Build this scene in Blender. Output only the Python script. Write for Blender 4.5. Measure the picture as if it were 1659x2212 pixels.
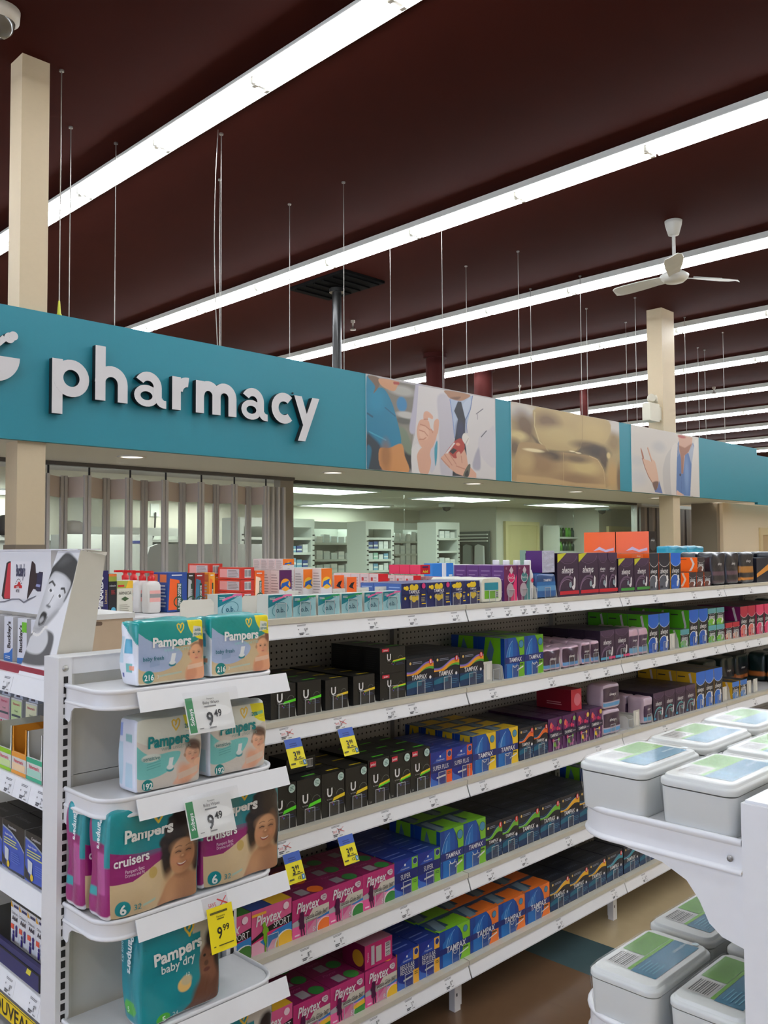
import bpy, bmesh, math, random
import numpy as np
from mathutils import Matrix, Vector
random.seed(7)
for _o in list(bpy.data.objects):
    bpy.data.objects.remove(_o, do_unlink=True)
SC = bpy.context.scene
COL = SC.collection

# ---------------------------------------------------------------- camera
W, H, FPX = 1659, 2212, 1891.8          # photograph frame and focal length in pixels
CZ = 1.857                              # eye height above the floor
YAW, PITCH, ROLL = math.radians(44.962), math.radians(2.4655), math.radians(-0.3043)
_F = np.array([math.cos(PITCH)*math.cos(YAW), math.cos(PITCH)*math.sin(YAW), math.sin(PITCH)])
_R0 = np.array([math.sin(YAW), -math.cos(YAW), 0.0]); _U0 = np.cross(_R0, _F)
_R = math.cos(ROLL)*_R0 + math.sin(ROLL)*_U0
_U = -math.sin(ROLL)*_R0 + math.cos(ROLL)*_U0
cam_data = bpy.data.cameras.new('camera')
cam_data.sensor_fit = 'HORIZONTAL'; cam_data.sensor_width = 36.0
cam_data.lens = 36.0*FPX/W; cam_data.clip_start = 0.05; cam_data.clip_end = 200
cam = bpy.data.objects.new('camera', cam_data); COL.objects.link(cam)
cam.matrix_world = Matrix(((_R[0], _U[0], -_F[0], 0), (_R[1], _U[1], -_F[1], 0), (_R[2], _U[2], -_F[2], CZ), (0, 0, 0, 1)))
SC.camera = cam

# ---------------------------------------------------------------- world, exposure, light levels
world = bpy.data.worlds.new('world'); SC.world = world; world.use_nodes = True
world.node_tree.nodes['Background'].inputs[0].default_value = (0.9, 0.95, 1.0, 1)
world.node_tree.nodes['Background'].inputs[1].default_value = 0.02
SC.view_settings.view_transform = 'Standard'; SC.view_settings.look = 'None'
SC.view_settings.gamma = 1.0; SC.view_settings.use_curve_mapping = False
SC.view_settings.exposure = 0.12
TUBE_POWER = 32.0        # ceiling fluorescent tubes
TROFFER_POWER = 9.5      # recessed panels inside the pharmacy
DOWNLIGHT_POWER = 2.0
DAYLIGHT_POWER = 2.6     # storefront windows behind the photographer, on the left

def ray(x, y):
    return _F + _R*(x - W/2)/FPX - _U*(y - H/2)/FPX
def atY(x, y, Y):
    d = ray(x, y); d = d*(Y/d[1]); return Vector((d[0], d[1], d[2] + CZ))
def atX(x, y, X):
    d = ray(x, y); d = d*(X/d[0]); return Vector((d[0], d[1], d[2] + CZ))
def atZ(x, y, Z):
    d = ray(x, y); d = d*((Z - CZ)/d[2]); return Vector((d[0], d[1], d[2] + CZ))

# ---------------------------------------------------------------- materials
def lin(c):
    c = c/255.0
    return c/12.92 if c <= 0.04045 else ((c + 0.055)/1.055)**2.4
def L3(c):
    return (lin(c[0]), lin(c[1]), lin(c[2]), 1.0)
_M = {}
def mat(rgb, rough=0.5, metal=0.0, noise=0.0, coat=0.0, scale=40.0, bump=0.0, spec=0.5):
    key = (tuple(rgb), rough, metal, noise, coat, scale, bump, spec)
    if key in _M:
        return _M[key]
    m = bpy.data.materials.new('paint_%d_%d_%d' % tuple(int(v) for v in rgb)); m.use_nodes = True
    nt = m.node_tree; b = nt.nodes['Principled BSDF']
    b.inputs['Base Color'].default_value = L3(rgb)
    b.inputs['Roughness'].default_value = rough; b.inputs['Metallic'].default_value = metal
    b.inputs['Specular IOR Level'].default_value = spec
    if coat:
        b.inputs['Coat Weight'].default_value = coat; b.inputs['Coat Roughness'].default_value = 0.12
    if noise or bump:
        tc = nt.nodes.new('ShaderNodeTexCoord'); n = nt.nodes.new('ShaderNodeTexNoise')
        n.inputs['Scale'].default_value = scale; n.inputs['Detail'].default_value = 4
        nt.links.new(tc.outputs['Object'], n.inputs['Vector'])
        if noise:
            mx = nt.nodes.new('ShaderNodeMix'); mx.data_type = 'RGBA'
            l = L3(rgb)
            mx.inputs[6].default_value = (l[0]*(1-noise), l[1]*(1-noise), l[2]*(1-noise), 1)
            mx.inputs[7].default_value = (min(1, l[0]*(1+noise)), min(1, l[1]*(1+noise)), min(1, l[2]*(1+noise)), 1)
            nt.links.new(n.outputs['Fac'], mx.inputs[0]); nt.links.new(mx.outputs[2], b.inputs['Base Color'])
        if bump:
            bp = nt.nodes.new('ShaderNodeBump'); bp.inputs['Strength'].default_value = bump; bp.inputs['Distance'].default_value = 0.002
            nt.links.new(n.outputs['Fac'], bp.inputs['Height']); nt.links.new(bp.outputs['Normal'], b.inputs['Normal'])
    _M[key] = m
    return m
def emis(rgb, power, name='glow'):
    key = ('e', tuple(rgb), power)
    if key in _M: return _M[key]
    m = bpy.data.materials.new(name); m.use_nodes = True; nt = m.node_tree
    nt.nodes.clear(); o = nt.nodes.new('ShaderNodeOutputMaterial'); e = nt.nodes.new('ShaderNodeEmission')
    e.inputs[0].default_value = L3(rgb); e.inputs[1].default_value = power
    nt.links.new(e.outputs[0], o.inputs[0]); _M[key] = m
    return m
def clear(name, tint=(1, 1, 1), fac=0.08, rough=0.03, ior=1.45, haze=None):
    """thin clear sheet: transparent with a Fresnel reflection and optional milky haze"""
    if name in _M: return _M[name]
    m = bpy.data.materials.new(name); m.use_nodes = True; nt = m.node_tree; nt.nodes.clear()
    o = nt.nodes.new('ShaderNodeOutputMaterial'); t = nt.nodes.new('ShaderNodeBsdfTransparent')
    t.inputs[0].default_value = (*tint, 1)
    g = nt.nodes.new('ShaderNodeBsdfGlossy'); g.inputs['Roughness'].default_value = rough
    fr = nt.nodes.new('ShaderNodeFresnel'); ge = nt.nodes.new('ShaderNodeNewGeometry')
    mr = nt.nodes.new('ShaderNodeMapRange'); mr.inputs[3].default_value = ior; mr.inputs[4].default_value = 1/ior   # same index on both sides of the sheet
    nt.links.new(ge.outputs['Backfacing'], mr.inputs[0]); nt.links.new(mr.outputs[0], fr.inputs[0])
    ad = nt.nodes.new('ShaderNodeMath'); ad.operation = 'ADD'; ad.inputs[1].default_value = fac; ad.use_clamp = True
    nt.links.new(fr.outputs[0], ad.inputs[0])
    mx = nt.nodes.new('ShaderNodeMixShader'); nt.links.new(ad.outputs[0], mx.inputs[0])
    nt.links.new(t.outputs[0], mx.inputs[1]); nt.links.new(g.outputs[0], mx.inputs[2])
    last = mx.outputs[0]
    if haze:
        d = nt.nodes.new('ShaderNodeBsdfDiffuse'); d.inputs[0].default_value = L3(haze[1])
        m2 = nt.nodes.new('ShaderNodeMixShader'); m2.inputs[0].default_value = haze[0]
        nt.links.new(last, m2.inputs[1]); nt.links.new(d.outputs[0], m2.inputs[2]); last = m2.outputs[0]
    nt.links.new(last, o.inputs[0]); _M[name] = m
    return m
def vcol_mat(name='printed_film', rough=0.35, coat=0.0, bump=0.0):
    if name in _M: return _M[name]
    m = bpy.data.materials.new(name); m.use_nodes = True; nt = m.node_tree; b = nt.nodes['Principled BSDF']
    a = nt.nodes.new('ShaderNodeVertexColor'); a.layer_name = 'print'
    nt.links.new(a.outputs[0], b.inputs['Base Color']); b.inputs['Roughness'].default_value = rough
    if coat: b.inputs['Coat Weight'].default_value = coat; b.inputs['Coat Roughness'].default_value = 0.1
    if bump:
        tc = nt.nodes.new('ShaderNodeTexCoord'); n = nt.nodes.new('ShaderNodeTexNoise'); n.inputs['Scale'].default_value = 22
        n.inputs['Distortion'].default_value = 1.5
        bp = nt.nodes.new('ShaderNodeBump'); bp.inputs['Strength'].default_value = bump; bp.inputs['Distance'].default_value = 0.006
        nt.links.new(tc.outputs['Object'], n.inputs['Vector']); nt.links.new(n.outputs['Fac'], bp.inputs['Height']); nt.links.new(bp.outputs['Normal'], b.inputs['Normal'])
    _M[name] = m
    return m

WHITE = mat((226, 226, 228), 0.32, noise=0.03, coat=0.2)
STEEL_W = mat((222, 222, 224), 0.38, noise=0.03)
BEIGE = mat((204, 198, 182), 0.5, noise=0.04)
PAPER = mat((236, 236, 238), 0.6, noise=0.02)
DARK = mat((26, 24, 24), 0.5, noise=0.1)
INK = mat((40, 40, 44), 0.6)
INKG = mat((120, 120, 124), 0.6)
RED = mat((205, 60, 60), 0.6)
ALU = mat((150, 148, 148), 0.38, metal=0.7, noise=0.05)

# ---------------------------------------------------------------- mesh building
class MB:
    def __init__(s):
        s.v = []; s.f = []; s.mi = []; s.mats = []; s.sm = []
    def slot(s, m):
        if m not in s.mats: s.mats.append(m)
        return s.mats.index(m)
    def add(s, verts, faces, m, smooth=False):
        o = len(s.v); s.v.extend([tuple(p) for p in verts]); k = s.slot(m)
        for f in faces:
            s.f.append(tuple(i + o for i in f)); s.mi.append(k); s.sm.append(smooth)
        return s
    def poly(s, pts, m):
        return s.add(pts, [tuple(range(len(pts)))], m)
    def box(s, a, b, m, faces=None):
        x0, y0, z0 = a; x1, y1, z1 = b
        v = [(x0, y0, z0), (x1, y0, z0), (x1, y1, z0), (x0, y1, z0), (x0, y0, z1), (x1, y0, z1), (x1, y1, z1), (x0, y1, z1)]
        names = ['D', 'T', 'F', 'R', 'B', 'L']
        fs = [(3, 2, 1, 0), (4, 5, 6, 7), (0, 1, 5, 4), (1, 2, 6, 5), (2, 3, 7, 6), (3, 0, 4, 7)]
        if faces is None: return s.add(v, fs, m)
        for n, f in zip(names, fs):
            s.add([v[i] for i in f], [(0, 1, 2, 3)], faces.get(n, m))
        return s
    def prism(s, pts, axis, a, b, m):
        """extrude a 2D outline along an axis (0 x, 1 y, 2 z); pts are the two other coordinates in order"""
        def mk(p, t):
            return (t, p[0], p[1]) if axis == 0 else ((p[0], t, p[1]) if axis == 1 else (p[0], p[1], t))
        n = len(pts); v = [mk(p, a) for p in pts] + [mk(p, b) for p in pts]
        f = [tuple(range(n))[::-1], tuple(range(n, 2*n))] + [(i, (i+1) % n, (i+1) % n + n, i + n) for i in range(n)]
        return s.add(v, f, m)
    def tube(s, path, r, m, n=8, smooth=True, caps=True):
        path = [Vector(p) for p in path]; rs = r if isinstance(r, (list, tuple)) else [r]*len(path)
        v = []; f = []
        for i, p in enumerate(path):
            d = (path[min(i+1, len(path)-1)] - path[max(i-1, 0)]).normalized()
            a = d.orthogonal().normalized() if abs(d.z) > 0.99 else d.cross(Vector((0, 0, 1))).normalized(); b = d.cross(a)
            for k in range(n):
                t = 2*math.pi*k/n; v.append(p + (a*math.cos(t) + b*math.sin(t))*rs[i])
        for i in range(len(path)-1):
            for k in range(n):
                f.append((i*n+k, i*n+(k+1) % n, (i+1)*n+(k+1) % n, (i+1)*n+k))
        s.add(v, f, m, smooth)
        if caps:
            s.add(v[:n], [tuple(range(n))[::-1]], m); s.add(v[-n:], [tuple(range(n))], m)
        return s
    def lathe(s, prof, m, c=(0, 0, 0), n=24, smooth=True):
        v = []; f = []
        for r, z in prof:
            for k in range(n):
                t = 2*math.pi*k/n; v.append((c[0]+r*math.cos(t), c[1]+r*math.sin(t), c[2]+z))
        for i in range(len(prof)-1):
            for k in range(n):
                f.append((i*n+k, i*n+(k+1) % n, (i+1)*n+(k+1) % n, (i+1)*n+k))
        return s.add(v, f, m, smooth)
    def loft(s, rings, m, smooth=True, cap0=True, cap1=True):
        n = len(rings[0]); v = [p for r in rings for p in r]; f = []
        for i in range(len(rings)-1):
            for k in range(n):
                f.append((i*n+k, i*n+(k+1) % n, (i+1)*n+(k+1) % n, (i+1)*n+k))
        s.add(v, f, m, smooth)
        if cap0: s.add(rings[0], [tuple(range(n))[::-1]], m)
        if cap1: s.add(rings[-1], [tuple(range(n))], m)
        return s
    def mesh(s, name):
        me = bpy.data.meshes.new(name); me.from_pydata(s.v, [], s.f)
        for m in s.mats: me.materials.append(m)
        me.polygons.foreach_set('material_index', s.mi)
        me.polygons.foreach_set('use_smooth', s.sm)
        me.update()
        return me

def link(name, data=None, parent=None, loc=None, rotz=0.0):
    o = bpy.data.objects.new(name, data); COL.objects.link(o)
    if parent is not None: o.parent = parent
    if loc is not None: o.location = loc
    if rotz: o.rotation_euler[2] = rotz
    return o
def obj(name, mb, parent=None, loc=None, rotz=0.0):
    return link(name, mb.mesh(name) if isinstance(mb, MB) else mb, parent, loc, rotz)
def tag(o, label, cat, group=None):
    o['label'] = label; o['category'] = cat
    if group: o['group'] = group
    return o
def thing(name, label, cat, loc=(0, 0, 0), group=None, rotz=0.0):
    return tag(link(name, None, None, loc, rotz), label, cat, group)
def struct(name, mb, parent=None, loc=None):
    o = obj(name, mb, parent, loc)
    if parent is None: o['kind'] = 'structure'
    return o
def dup(root, loc=None, label=None, group=None, rotz=None):
    r = root.copy(); COL.objects.link(r)
    if loc is not None: r.location = loc
    if rotz is not None: r.rotation_euler[2] = rotz
    if label: r['label'] = label
    if group: r['group'] = group
    for ch in list(root.children):
        c = ch.copy(); COL.objects.link(c); c.parent = r
        for g in list(ch.children):
            d = g.copy(); COL.objects.link(d); d.parent = c
    return r
def rrect(hx, hy, r, n=5, cx=0, cy=0):
    pts = []
    for qx, qy, a0 in ((1, 1, 0), (-1, 1, 90), (-1, -1, 180), (1, -1, 270)):
        for k in range(n+1):
            t = math.radians(a0 + 90*k/n); pts.append((cx + qx*(hx-r) + r*math.cos(t), cy + qy*(hy-r) + r*math.sin(t)))
    return pts

# ---------------------------------------------------------------- lettering
_T = {}
def tgeo(s, bold=0.0, shear=0.0, res=2):
    """flat letter faces of a word: (verts, faces, width), capital height 1, left edge 0, baseline 0"""
    key = (s, bold, shear, res)
    if key in _T: return _T[key]
    cu = bpy.data.curves.new('t', 'FONT'); cu.body = s; cu.size = 1.0; cu.resolution_u = res; cu.offset = bold; cu.shear = shear
    ob = bpy.data.objects.new('t', cu); COL.objects.link(ob)
    bpy.context.view_layer.update()
    me = bpy.data.meshes.new_from_object(ob.evaluated_get(bpy.context.evaluated_depsgraph_get()))
    v = [(p.co.x, p.co.y) for p in me.vertices]; f = [tuple(p.vertices) for p in me.polygons]
    bpy.data.objects.remove(ob); bpy.data.curves.remove(cu); bpy.data.meshes.remove(me)
    CAP = 0.729
    if not v: v = [(0, 0)]
    x0 = min(p[0] for p in v); x1 = max(p[0] for p in v)
    v = [((x-x0)/CAP, y/CAP) for x, y in v]
    _T[key] = (v, f, (x1-x0)/CAP)
    return _T[key]

class Carton:
    """a box with printed faces; front looks along -Y, origin at the middle of the bottom front edge"""
    def __init__(s, w, d, h, front, side=None, top=None, rough=0.34):
        s.w, s.d, s.h, s.rough = w, d, h, rough; s.mb = MB(); s.n = {'F': 0, 'L': 0, 'T': 0, 'R': 0}
        side = side or front; top = top or side
        e = 0.0015
        M = s.c
        s.mb.box((-w/2, 0, 0), (w/2, d, h), M(side), {'F': M(front), 'T': M(top), 'D': M(side), 'L': M(side), 'R': M(side), 'B': M(side)})
    def c(s, rgb):
        return mat(rgb, s.rough) if isinstance(rgb, tuple) else rgb
    def pos(s, face, u, v, off):
        if face == 'F': return ((u-.5)*s.w, -off, v*s.h)
        if face == 'L': return (-s.w/2-off, (1-u)*s.d, v*s.h)
        if face == 'R': return (s.w/2+off, u*s.d, v*s.h)
        return ((u-.5)*s.w, v*s.d, s.h+off)
    def dims(s, face):
        return {'F': (s.w, s.h), 'L': (s.d, s.h), 'R': (s.d, s.h), 'T': (s.w, s.d)}[face]
    def off(s, face):
        s.n[face] += 1; return 0.0002 + 0.00022*s.n[face]
    def poly(s, face, pts, c):
        o = s.off(face); s.mb.poly([s.pos(face, min(1, max(0, u)), min(1, max(0, v)), o) for u, v in pts], s.c(c)); return s
    def rect(s, face, u0, v0, u1, v1, c):
        return s.poly(face, [(u0, v0), (u1, v0), (u1, v1), (u0, v1)], c)
    def ell(s, face, u, v, r, c, sx=1.0, n=20):
        fw, fh = s.dims(face); return s.poly(face, [(u + r*sx*fh/fw*math.cos(2*math.pi*k/n), v + r*math.sin(2*math.pi*k/n)) for k in range(n)], c)
    def ring(s, face, u, v, r, t, c, sx=1.0, n=24, a0=0, a1=360, tilt=0.0):
        fw, fh = s.dims(face); o = s.off(face); vs = []; fs = []
        for k in range(n+1):
            a = math.radians(a0 + (a1-a0)*k/n)
            for rr in (r, r-t):
                x = rr*sx*math.cos(a); y = rr*math.sin(a)
                X = x*math.cos(tilt)-y*math.sin(tilt); Y = x*math.sin(tilt)+y*math.cos(tilt)
                vs.append(s.pos(face, u + X*fh/fw, v + Y, o))
        for k in range(n): fs.append((2*k, 2*k+1, 2*k+3, 2*k+2))
        s.mb.add(vs, fs, s.c(c)); return s
    def text(s, face, txt, u, v, hgt, c, maxw=None, bold=0.0, shear=0.0, rot=0, sx=1.0, align='C'):
        """hgt: capital height as a share of the face height; maxw: greatest width as a share of the face width"""
        fw, fh = s.dims(face); V, F, wd = tgeo(txt, bold, shear); o = s.off(face)
        lim = fh if rot else fw
        if hgt is None: kx = maxw*lim/wd; k = kx/sx        # fitted to the width
        else: k = hgt*fh; kx = k*sx
        if maxw and wd*kx > maxw*lim: kx = maxw*lim/wd
        x0 = {'C': -wd*kx/2, 'L': 0, 'R': -wd*kx}[align]; ca, sa = math.cos(math.radians(rot)), math.sin(math.radians(rot)); out = []
        for x, y in V:
            a = x0 + x*kx; b = (y-.5)*k
            out.append(s.pos(face, u + (a*ca-b*sa)/fw, v + (a*sa+b*ca)/fh, o))
        s.mb.add(out, F, s.c(c)); return s
    def lines(s, face, u0, u1, v0, v1, n, c, t=0.5):
        """rows of small print too fine to read"""
        o = s.off(face); rnd = random.Random(n*7+int(u0*100))
        for k in range(n):
            v = v1 - (v1-v0)*(k+.5)/n; dv = (v1-v0)/n*t/2; ue = u0 + (u1-u0)*(0.7+0.3*rnd.random())
            s.mb.poly([s.pos(face, a, b, o) for a, b in ((u0, v-dv), (ue, v-dv), (ue, v+dv), (u0, v+dv))], s.c(c))
        return s
    def bars(s, face, u0, u1, v0, v1, c, vert=True, n=14):
        o = s.off(face); rnd = random.Random(3)
        s.mb.poly([s.pos(face, a, b, o) for a, b in ((u0, v0), (u1, v0), (u1, v1), (u0, v1))], s.c((235, 235, 235))); o = s.off(face)
        for k in range(n):
            t = (k+.5)/n; wdt = (0.2+0.6*rnd.random())/n/2
            if vert: q = ((u0+(u1-u0)*(t-wdt), v0+(v1-v0)*.12), (u0+(u1-u0)*(t+wdt), v0+(v1-v0)*.12), (u0+(u1-u0)*(t+wdt), v1-(v1-v0)*.1), (u0+(u1-u0)*(t-wdt), v1-(v1-v0)*.1))
            else: q = ((u0+(u1-u0)*.1, v0+(v1-v0)*(t-wdt)), (u1-(u1-u0)*.1, v0+(v1-v0)*(t-wdt)), (u1-(u1-u0)*.1, v0+(v1-v0)*(t+wdt)), (u0+(u1-u0)*.1, v0+(v1-v0)*(t+wdt)))
            s.mb.poly([s.pos(face, a, b, o) for a, b in q], s.c(c))
        return s
    def swoosh(s, face, lo, hi, c, n=14, u0=0.0, u1=1.0):
        """area between two curves v=lo(u) and v=hi(u)"""
        us = [u0+(u1-u0)*k/n for k in range(n+1)]
        return s.poly(face, [(u, lo(u)) for u in us] + [(u, max(hi(u), lo(u)+.001)) for u in reversed(us)], c)
    def mesh(s, name):
        return s.mb.mesh(name)

class Paint:
    """colours on a grid of points (u right, v up), for flat printed pictures"""
    def __init__(s, nu, nv, base, aspect=1.0):
        s.nu, s.nv, s.asp = nu, nv, aspect
        u = np.linspace(0, 1, nu); v = np.linspace(0, 1, nv); s.u, s.v = np.meshgrid(u, v)
        s.c = np.zeros((nv, nu, 3)); s.c[:] = [lin(x) for x in base]
    def _put(s, a, col):
        col = np.array([lin(x) for x in col]); s.c += (col - s.c)*np.clip(a, 0, 1)[..., None]; return s
    def ell(s, u, v, ru, rv, col, soft=0.08, rot=0.0, alpha=1.0):
        a = s.asp; du = (s.u-u)*a; dv = s.v-v; c_, s_ = math.cos(math.radians(rot)), math.sin(math.radians(rot))
        x = (du*c_+dv*s_)/(ru*a); y = (-du*s_+dv*c_)/rv; d = np.sqrt(x*x+y*y)
        return s._put(alpha*np.clip((1-d)/max(soft, 1e-3)+.5, 0, 1), col)
    def poly(s, pts, col, soft=0.006, alpha=1.0):
        soft = max(soft, .006); x, y = s.u, s.v; ins = np.zeros(x.shape, bool); n = len(pts); dist = np.full(x.shape, 9.0)
        for i in range(n):
            (x1, y1), (x2, y2) = pts[i], pts[(i+1) % n]
            if y1 != y2:
                cr = ((y1 > y) != (y2 > y)) & (x < (x2-x1)*(y-y1)/(y2-y1)+x1); ins ^= cr
            if soft:
                ax, ay = (x2-x1)*s.asp, y2-y1; L = ax*ax+ay*ay+1e-12
                t = np.clip((((x-x1)*s.asp)*ax+(y-y1)*ay)/L, 0, 1)
                dist = np.minimum(dist, np.hypot((x-x1)*s.asp-t*ax, (y-y1)-t*ay))
        if soft:
            sd = np.where(ins, dist, -dist); a = np.clip(sd/soft+.5, 0, 1)
        else: a = ins.astype(float)
        return s._put(a*alpha, col)
    def line(s, pts, wd, col, alpha=1.0):
        d = np.full(s.u.shape, 9.0)
        for (x1, y1), (x2, y2) in zip(pts[:-1], pts[1:]):
            ax, ay = (x2-x1)*s.asp, y2-y1; L = ax*ax+ay*ay+1e-12
            t = np.clip((((s.u-x1)*s.asp)*ax+(s.v-y1)*ay)/L, 0, 1)
            d = np.minimum(d, np.hypot((s.u-x1)*s.asp-t*ax, (s.v-y1)-t*ay))
        return s._put(alpha*np.clip((wd/2-d)/(wd*.25+1e-4)+.5, 0, 1), col)
    def below(s, fn, col, alpha=1.0):
        return s._put(alpha*(s.v < fn(s.u)), col)
def smooth_curve(pts, n=6):
    """closed Catmull-Rom outline"""
    out = []; m = len(pts)
    for i in range(m):
        p0, p1, p2, p3 = (np.array(pts[(i+k-1) % m], float) for k in range(4))
        for k in range(n):
            t = k/n; out.append(tuple(.5*((2*p1)+(-p0+p2)*t+(2*p0-5*p1+4*p2-p3)*t*t+(-p0+3*p1-3*p2+p3)*t**3)))
    return out
def grid_mesh(name, pt, paint, m, back=None, smooth=True):
    """picture mesh: pt(u, v) gives the place of every painted grid point"""
    nu, nv = paint.nu, paint.nv
    v = [pt(paint.u[j, i], paint.v[j, i]) for j in range(nv) for i in range(nu)]
    f = [(j*nu+i, j*nu+i+1, (j+1)*nu+i+1, (j+1)*nu+i) for j in range(nv-1) for i in range(nu-1)]
    me = bpy.data.meshes.new(name); me.from_pydata(v, [], f); me.materials.append(m)
    at = me.color_attributes.new('print', 'FLOAT_COLOR', 'POINT')
    c = np.ones((nv*nu, 4), np.float32); c[:, :3] = paint.c.reshape(-1, 3); at.data.foreach_set('color', c.ravel())
    me.polygons.foreach_set('use_smooth', [smooth]*len(f)); me.update()
    return me
# ================================================================ the setting
CEIL = 3.13 + CZ; YS = 5.35; SB = 0.685 + CZ; ST = 1.503 + CZ; YG = 6.65
XA, XB, YA, YB = -6.0, 34.0, -6.0, 24.0
FLOOR_TAN = mat((176, 156, 122), 0.22, noise=0.1, scale=9, coat=0.15)
FLOOR_TEAL = mat((62, 84, 88), 0.24, noise=0.1, scale=9, coat=0.15)
FLOOR_BROWN = mat((104, 78, 56), 0.22, noise=0.1, scale=9, coat=0.15)
WALL_C = mat((214, 196, 168), 0.7, noise=0.03)
fl = struct('floor', MB().box((XA, YA, -0.2), (XB, YB, 0.0), FLOOR_TAN))
# 12-inch floor tiles of the teal course across the aisle, and the brown field before it
tile_mesh = MB().box((0, 0, 0.0), (0.305, 0.305, 0.0012), FLOOR_TEAL).mesh('floor_tile')
for k in range(-3, 9): link('floor_tile', tile_mesh, fl, (3.382, 1.0 + 0.305*k, 0.0))
brown = MB().box((0, 0, 0.0), (0.305, 0.305, 0.0012), FLOOR_BROWN).mesh('floor_tile')
for i in range(7):
    for k in range(-3, 9): link('floor_tile', brown, fl, (3.382 - 0.305*(i+1), 1.0 + 0.305*k, 0.0))
struct('ceiling', MB().box((XA, YA, CEIL), (XB, YB, CEIL + 0.2), mat((56, 17, 10), 0.9, noise=0.1, scale=3, spec=0.08)))
struct('wall_back', MB().box((XA, YB, 0), (XB, YB + .2, CEIL), WALL_C))
struct('wall_right', MB().box((XB, YA, 0), (XB + .2, YB, CEIL), WALL_C))
struct('wall_left', MB().box((XA - .2, YA, 0), (XA, YB, .3), WALL_C).box((XA - .2, YA, 3.1), (XA, YB, CEIL), WALL_C).box((XA - .2, YA, .3), (XA, -5.0, 3.1), WALL_C).box((XA - .2, 9.0, .3), (XA, YB, 3.1), WALL_C))
sw = struct('window_2', MB().box((XA - .12, -5.0, .3), (XA - .02, 9.0, .38), mat((120, 120, 122), .4)).box((XA - .12, -5.0, 3.02), (XA - .02, 9.0, 3.1), mat((120, 120, 122), .4)))
for k in range(8): struct('window_mullion', MB().box((XA - .1, -5.04 + 2*k, .38), (XA - .04, -4.96 + 2*k, 3.02), mat((120, 120, 122), .4)), sw)
for k in range(7): struct('window_pane', MB().box((XA - .08, -4.96 + 2*k, .38), (XA - .06, -3.04 + 2*k, 3.02), emis((206, 222, 255), DAYLIGHT_POWER, 'daylit_storefront_glass')), sw)
struct('wall_front', MB().box((XA, YA - .2, 0), (XB, YA, CEIL), WALL_C))

# ---------------------------------------------------------------- fluorescent strip lights
LZ = 3.0 + CZ
TUBE = emis((244, 249, 255), TUBE_POWER, 'fluorescent_tube')
def strip_light():
    t = thing('strip_light', 'twin-tube white fluorescent strip light in a long ceiling row', 'light', (0, 0, LZ), 'fluorescent strip lights in rows under the ceiling')
    m = MB(); rf = mat((235, 235, 228), 0.4, noise=0.02)
    prof = [(-.118, .036), (-.05, .046), (.05, .046), (.118, .036), (.12, .042), (.055, .056), (.05, .125), (-.05, .125), (-.055, .056), (-.12, .042)]
    m.prism(prof, 1, 0.0, 2.44, rf)
    obj('reflector', m, t)
    tb = MB().tube([(0, 0, 0), (0, 1.165, 0)], 0.017, TUBE, n=6, caps=False).mesh('tube')
    so = MB().box((-.075, -.012, .0), (.075, .012, .055), mat((225, 222, 212), .4)).box((-.06, -.02, -.012), (-.035, .02, .02), mat((225, 222, 212), .4)).box((.035, -.02, -.012), (.06, .02, .02), mat((225, 222, 212), .4)).mesh('socket')
    for y in (0.043, 1.25):
        for x in (-.047, .047): link('tube', tb, t, (x, y, 0.004))
    for y in (0.022, 1.232): link('socket', so, t, (0, y, 0))
    return t
proto = strip_light(); first = True
for k in range(-2, 10):
    X = 3.38 + 2.69*k; y0 = 4.46 if k == 0 else 3.16
    for j in range(-4, 8):
        Y = y0 + 2.44*j
        if k < 0 and (Y > 11 or Y < -5.5): continue
        if Y < YA + .2 or Y > YB - 2.6: continue
        if k > 5 and Y < 0: continue
        lb = 'twin-tube fluorescent strip light in the ' + (('first', 'second', 'third', 'fourth', 'fifth', 'sixth', 'seventh', 'eighth', 'ninth', 'tenth')[k] + ' ceiling row beyond the left column' if k >= 0 else ('ceiling row above the diaper display', 'ceiling row above the storefront windows')[-1-k])
        gp = 'fluorescent strip lights, ceiling row at %d m' % round(X)
        if first: proto.location = (X, Y, LZ); first = False; proto['label'] = lb; proto['group'] = gp
        else: dup(proto, (X, Y, LZ), lb, gp)

# ---------------------------------------------------------------- columns
COLM = mat((196, 178, 148), 0.55, noise=0.03)
struct('column', MB().box((2.206, 5.39, 0), (2.383, 5.567, CEIL), COLM).box((2.2, 5.384, 0), (2.389, 5.573, 1.9), mat((120, 108, 92), .6)))
struct('column', MB().box((10.73, 5.39, 0), (10.92, 5.585, ST - .02), COLM).box((10.53, 5.40, ST - .03), (10.87, 5.61, CEIL), COLM))

# ---------------------------------------------------------------- bulkhead over the pharmacy
TEAL = mat((22, 124, 142), 0.5, noise=0.03)
bh = struct('wall_bulkhead', MB().box((0.3, YS, SB), (13.37, YS + .05, ST), TEAL))
struct('step_panel', MB().box((13.37, YS + .002, SB - .03), (15.4, YS + .05, ST - .10), TEAL), bh)
SOFF = mat((218, 219, 216), 0.6, noise=0.03)
struct('soffit', MB().box((0.3, YS + .05, SB), (13.3, YG + .1, SB + .06), SOFF), bh)
struct('bulkhead_back', MB().box((0.3, YG, SB + .06), (13.3, YG + .05, ST), mat((120, 110, 100), .7)), bh)

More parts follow.
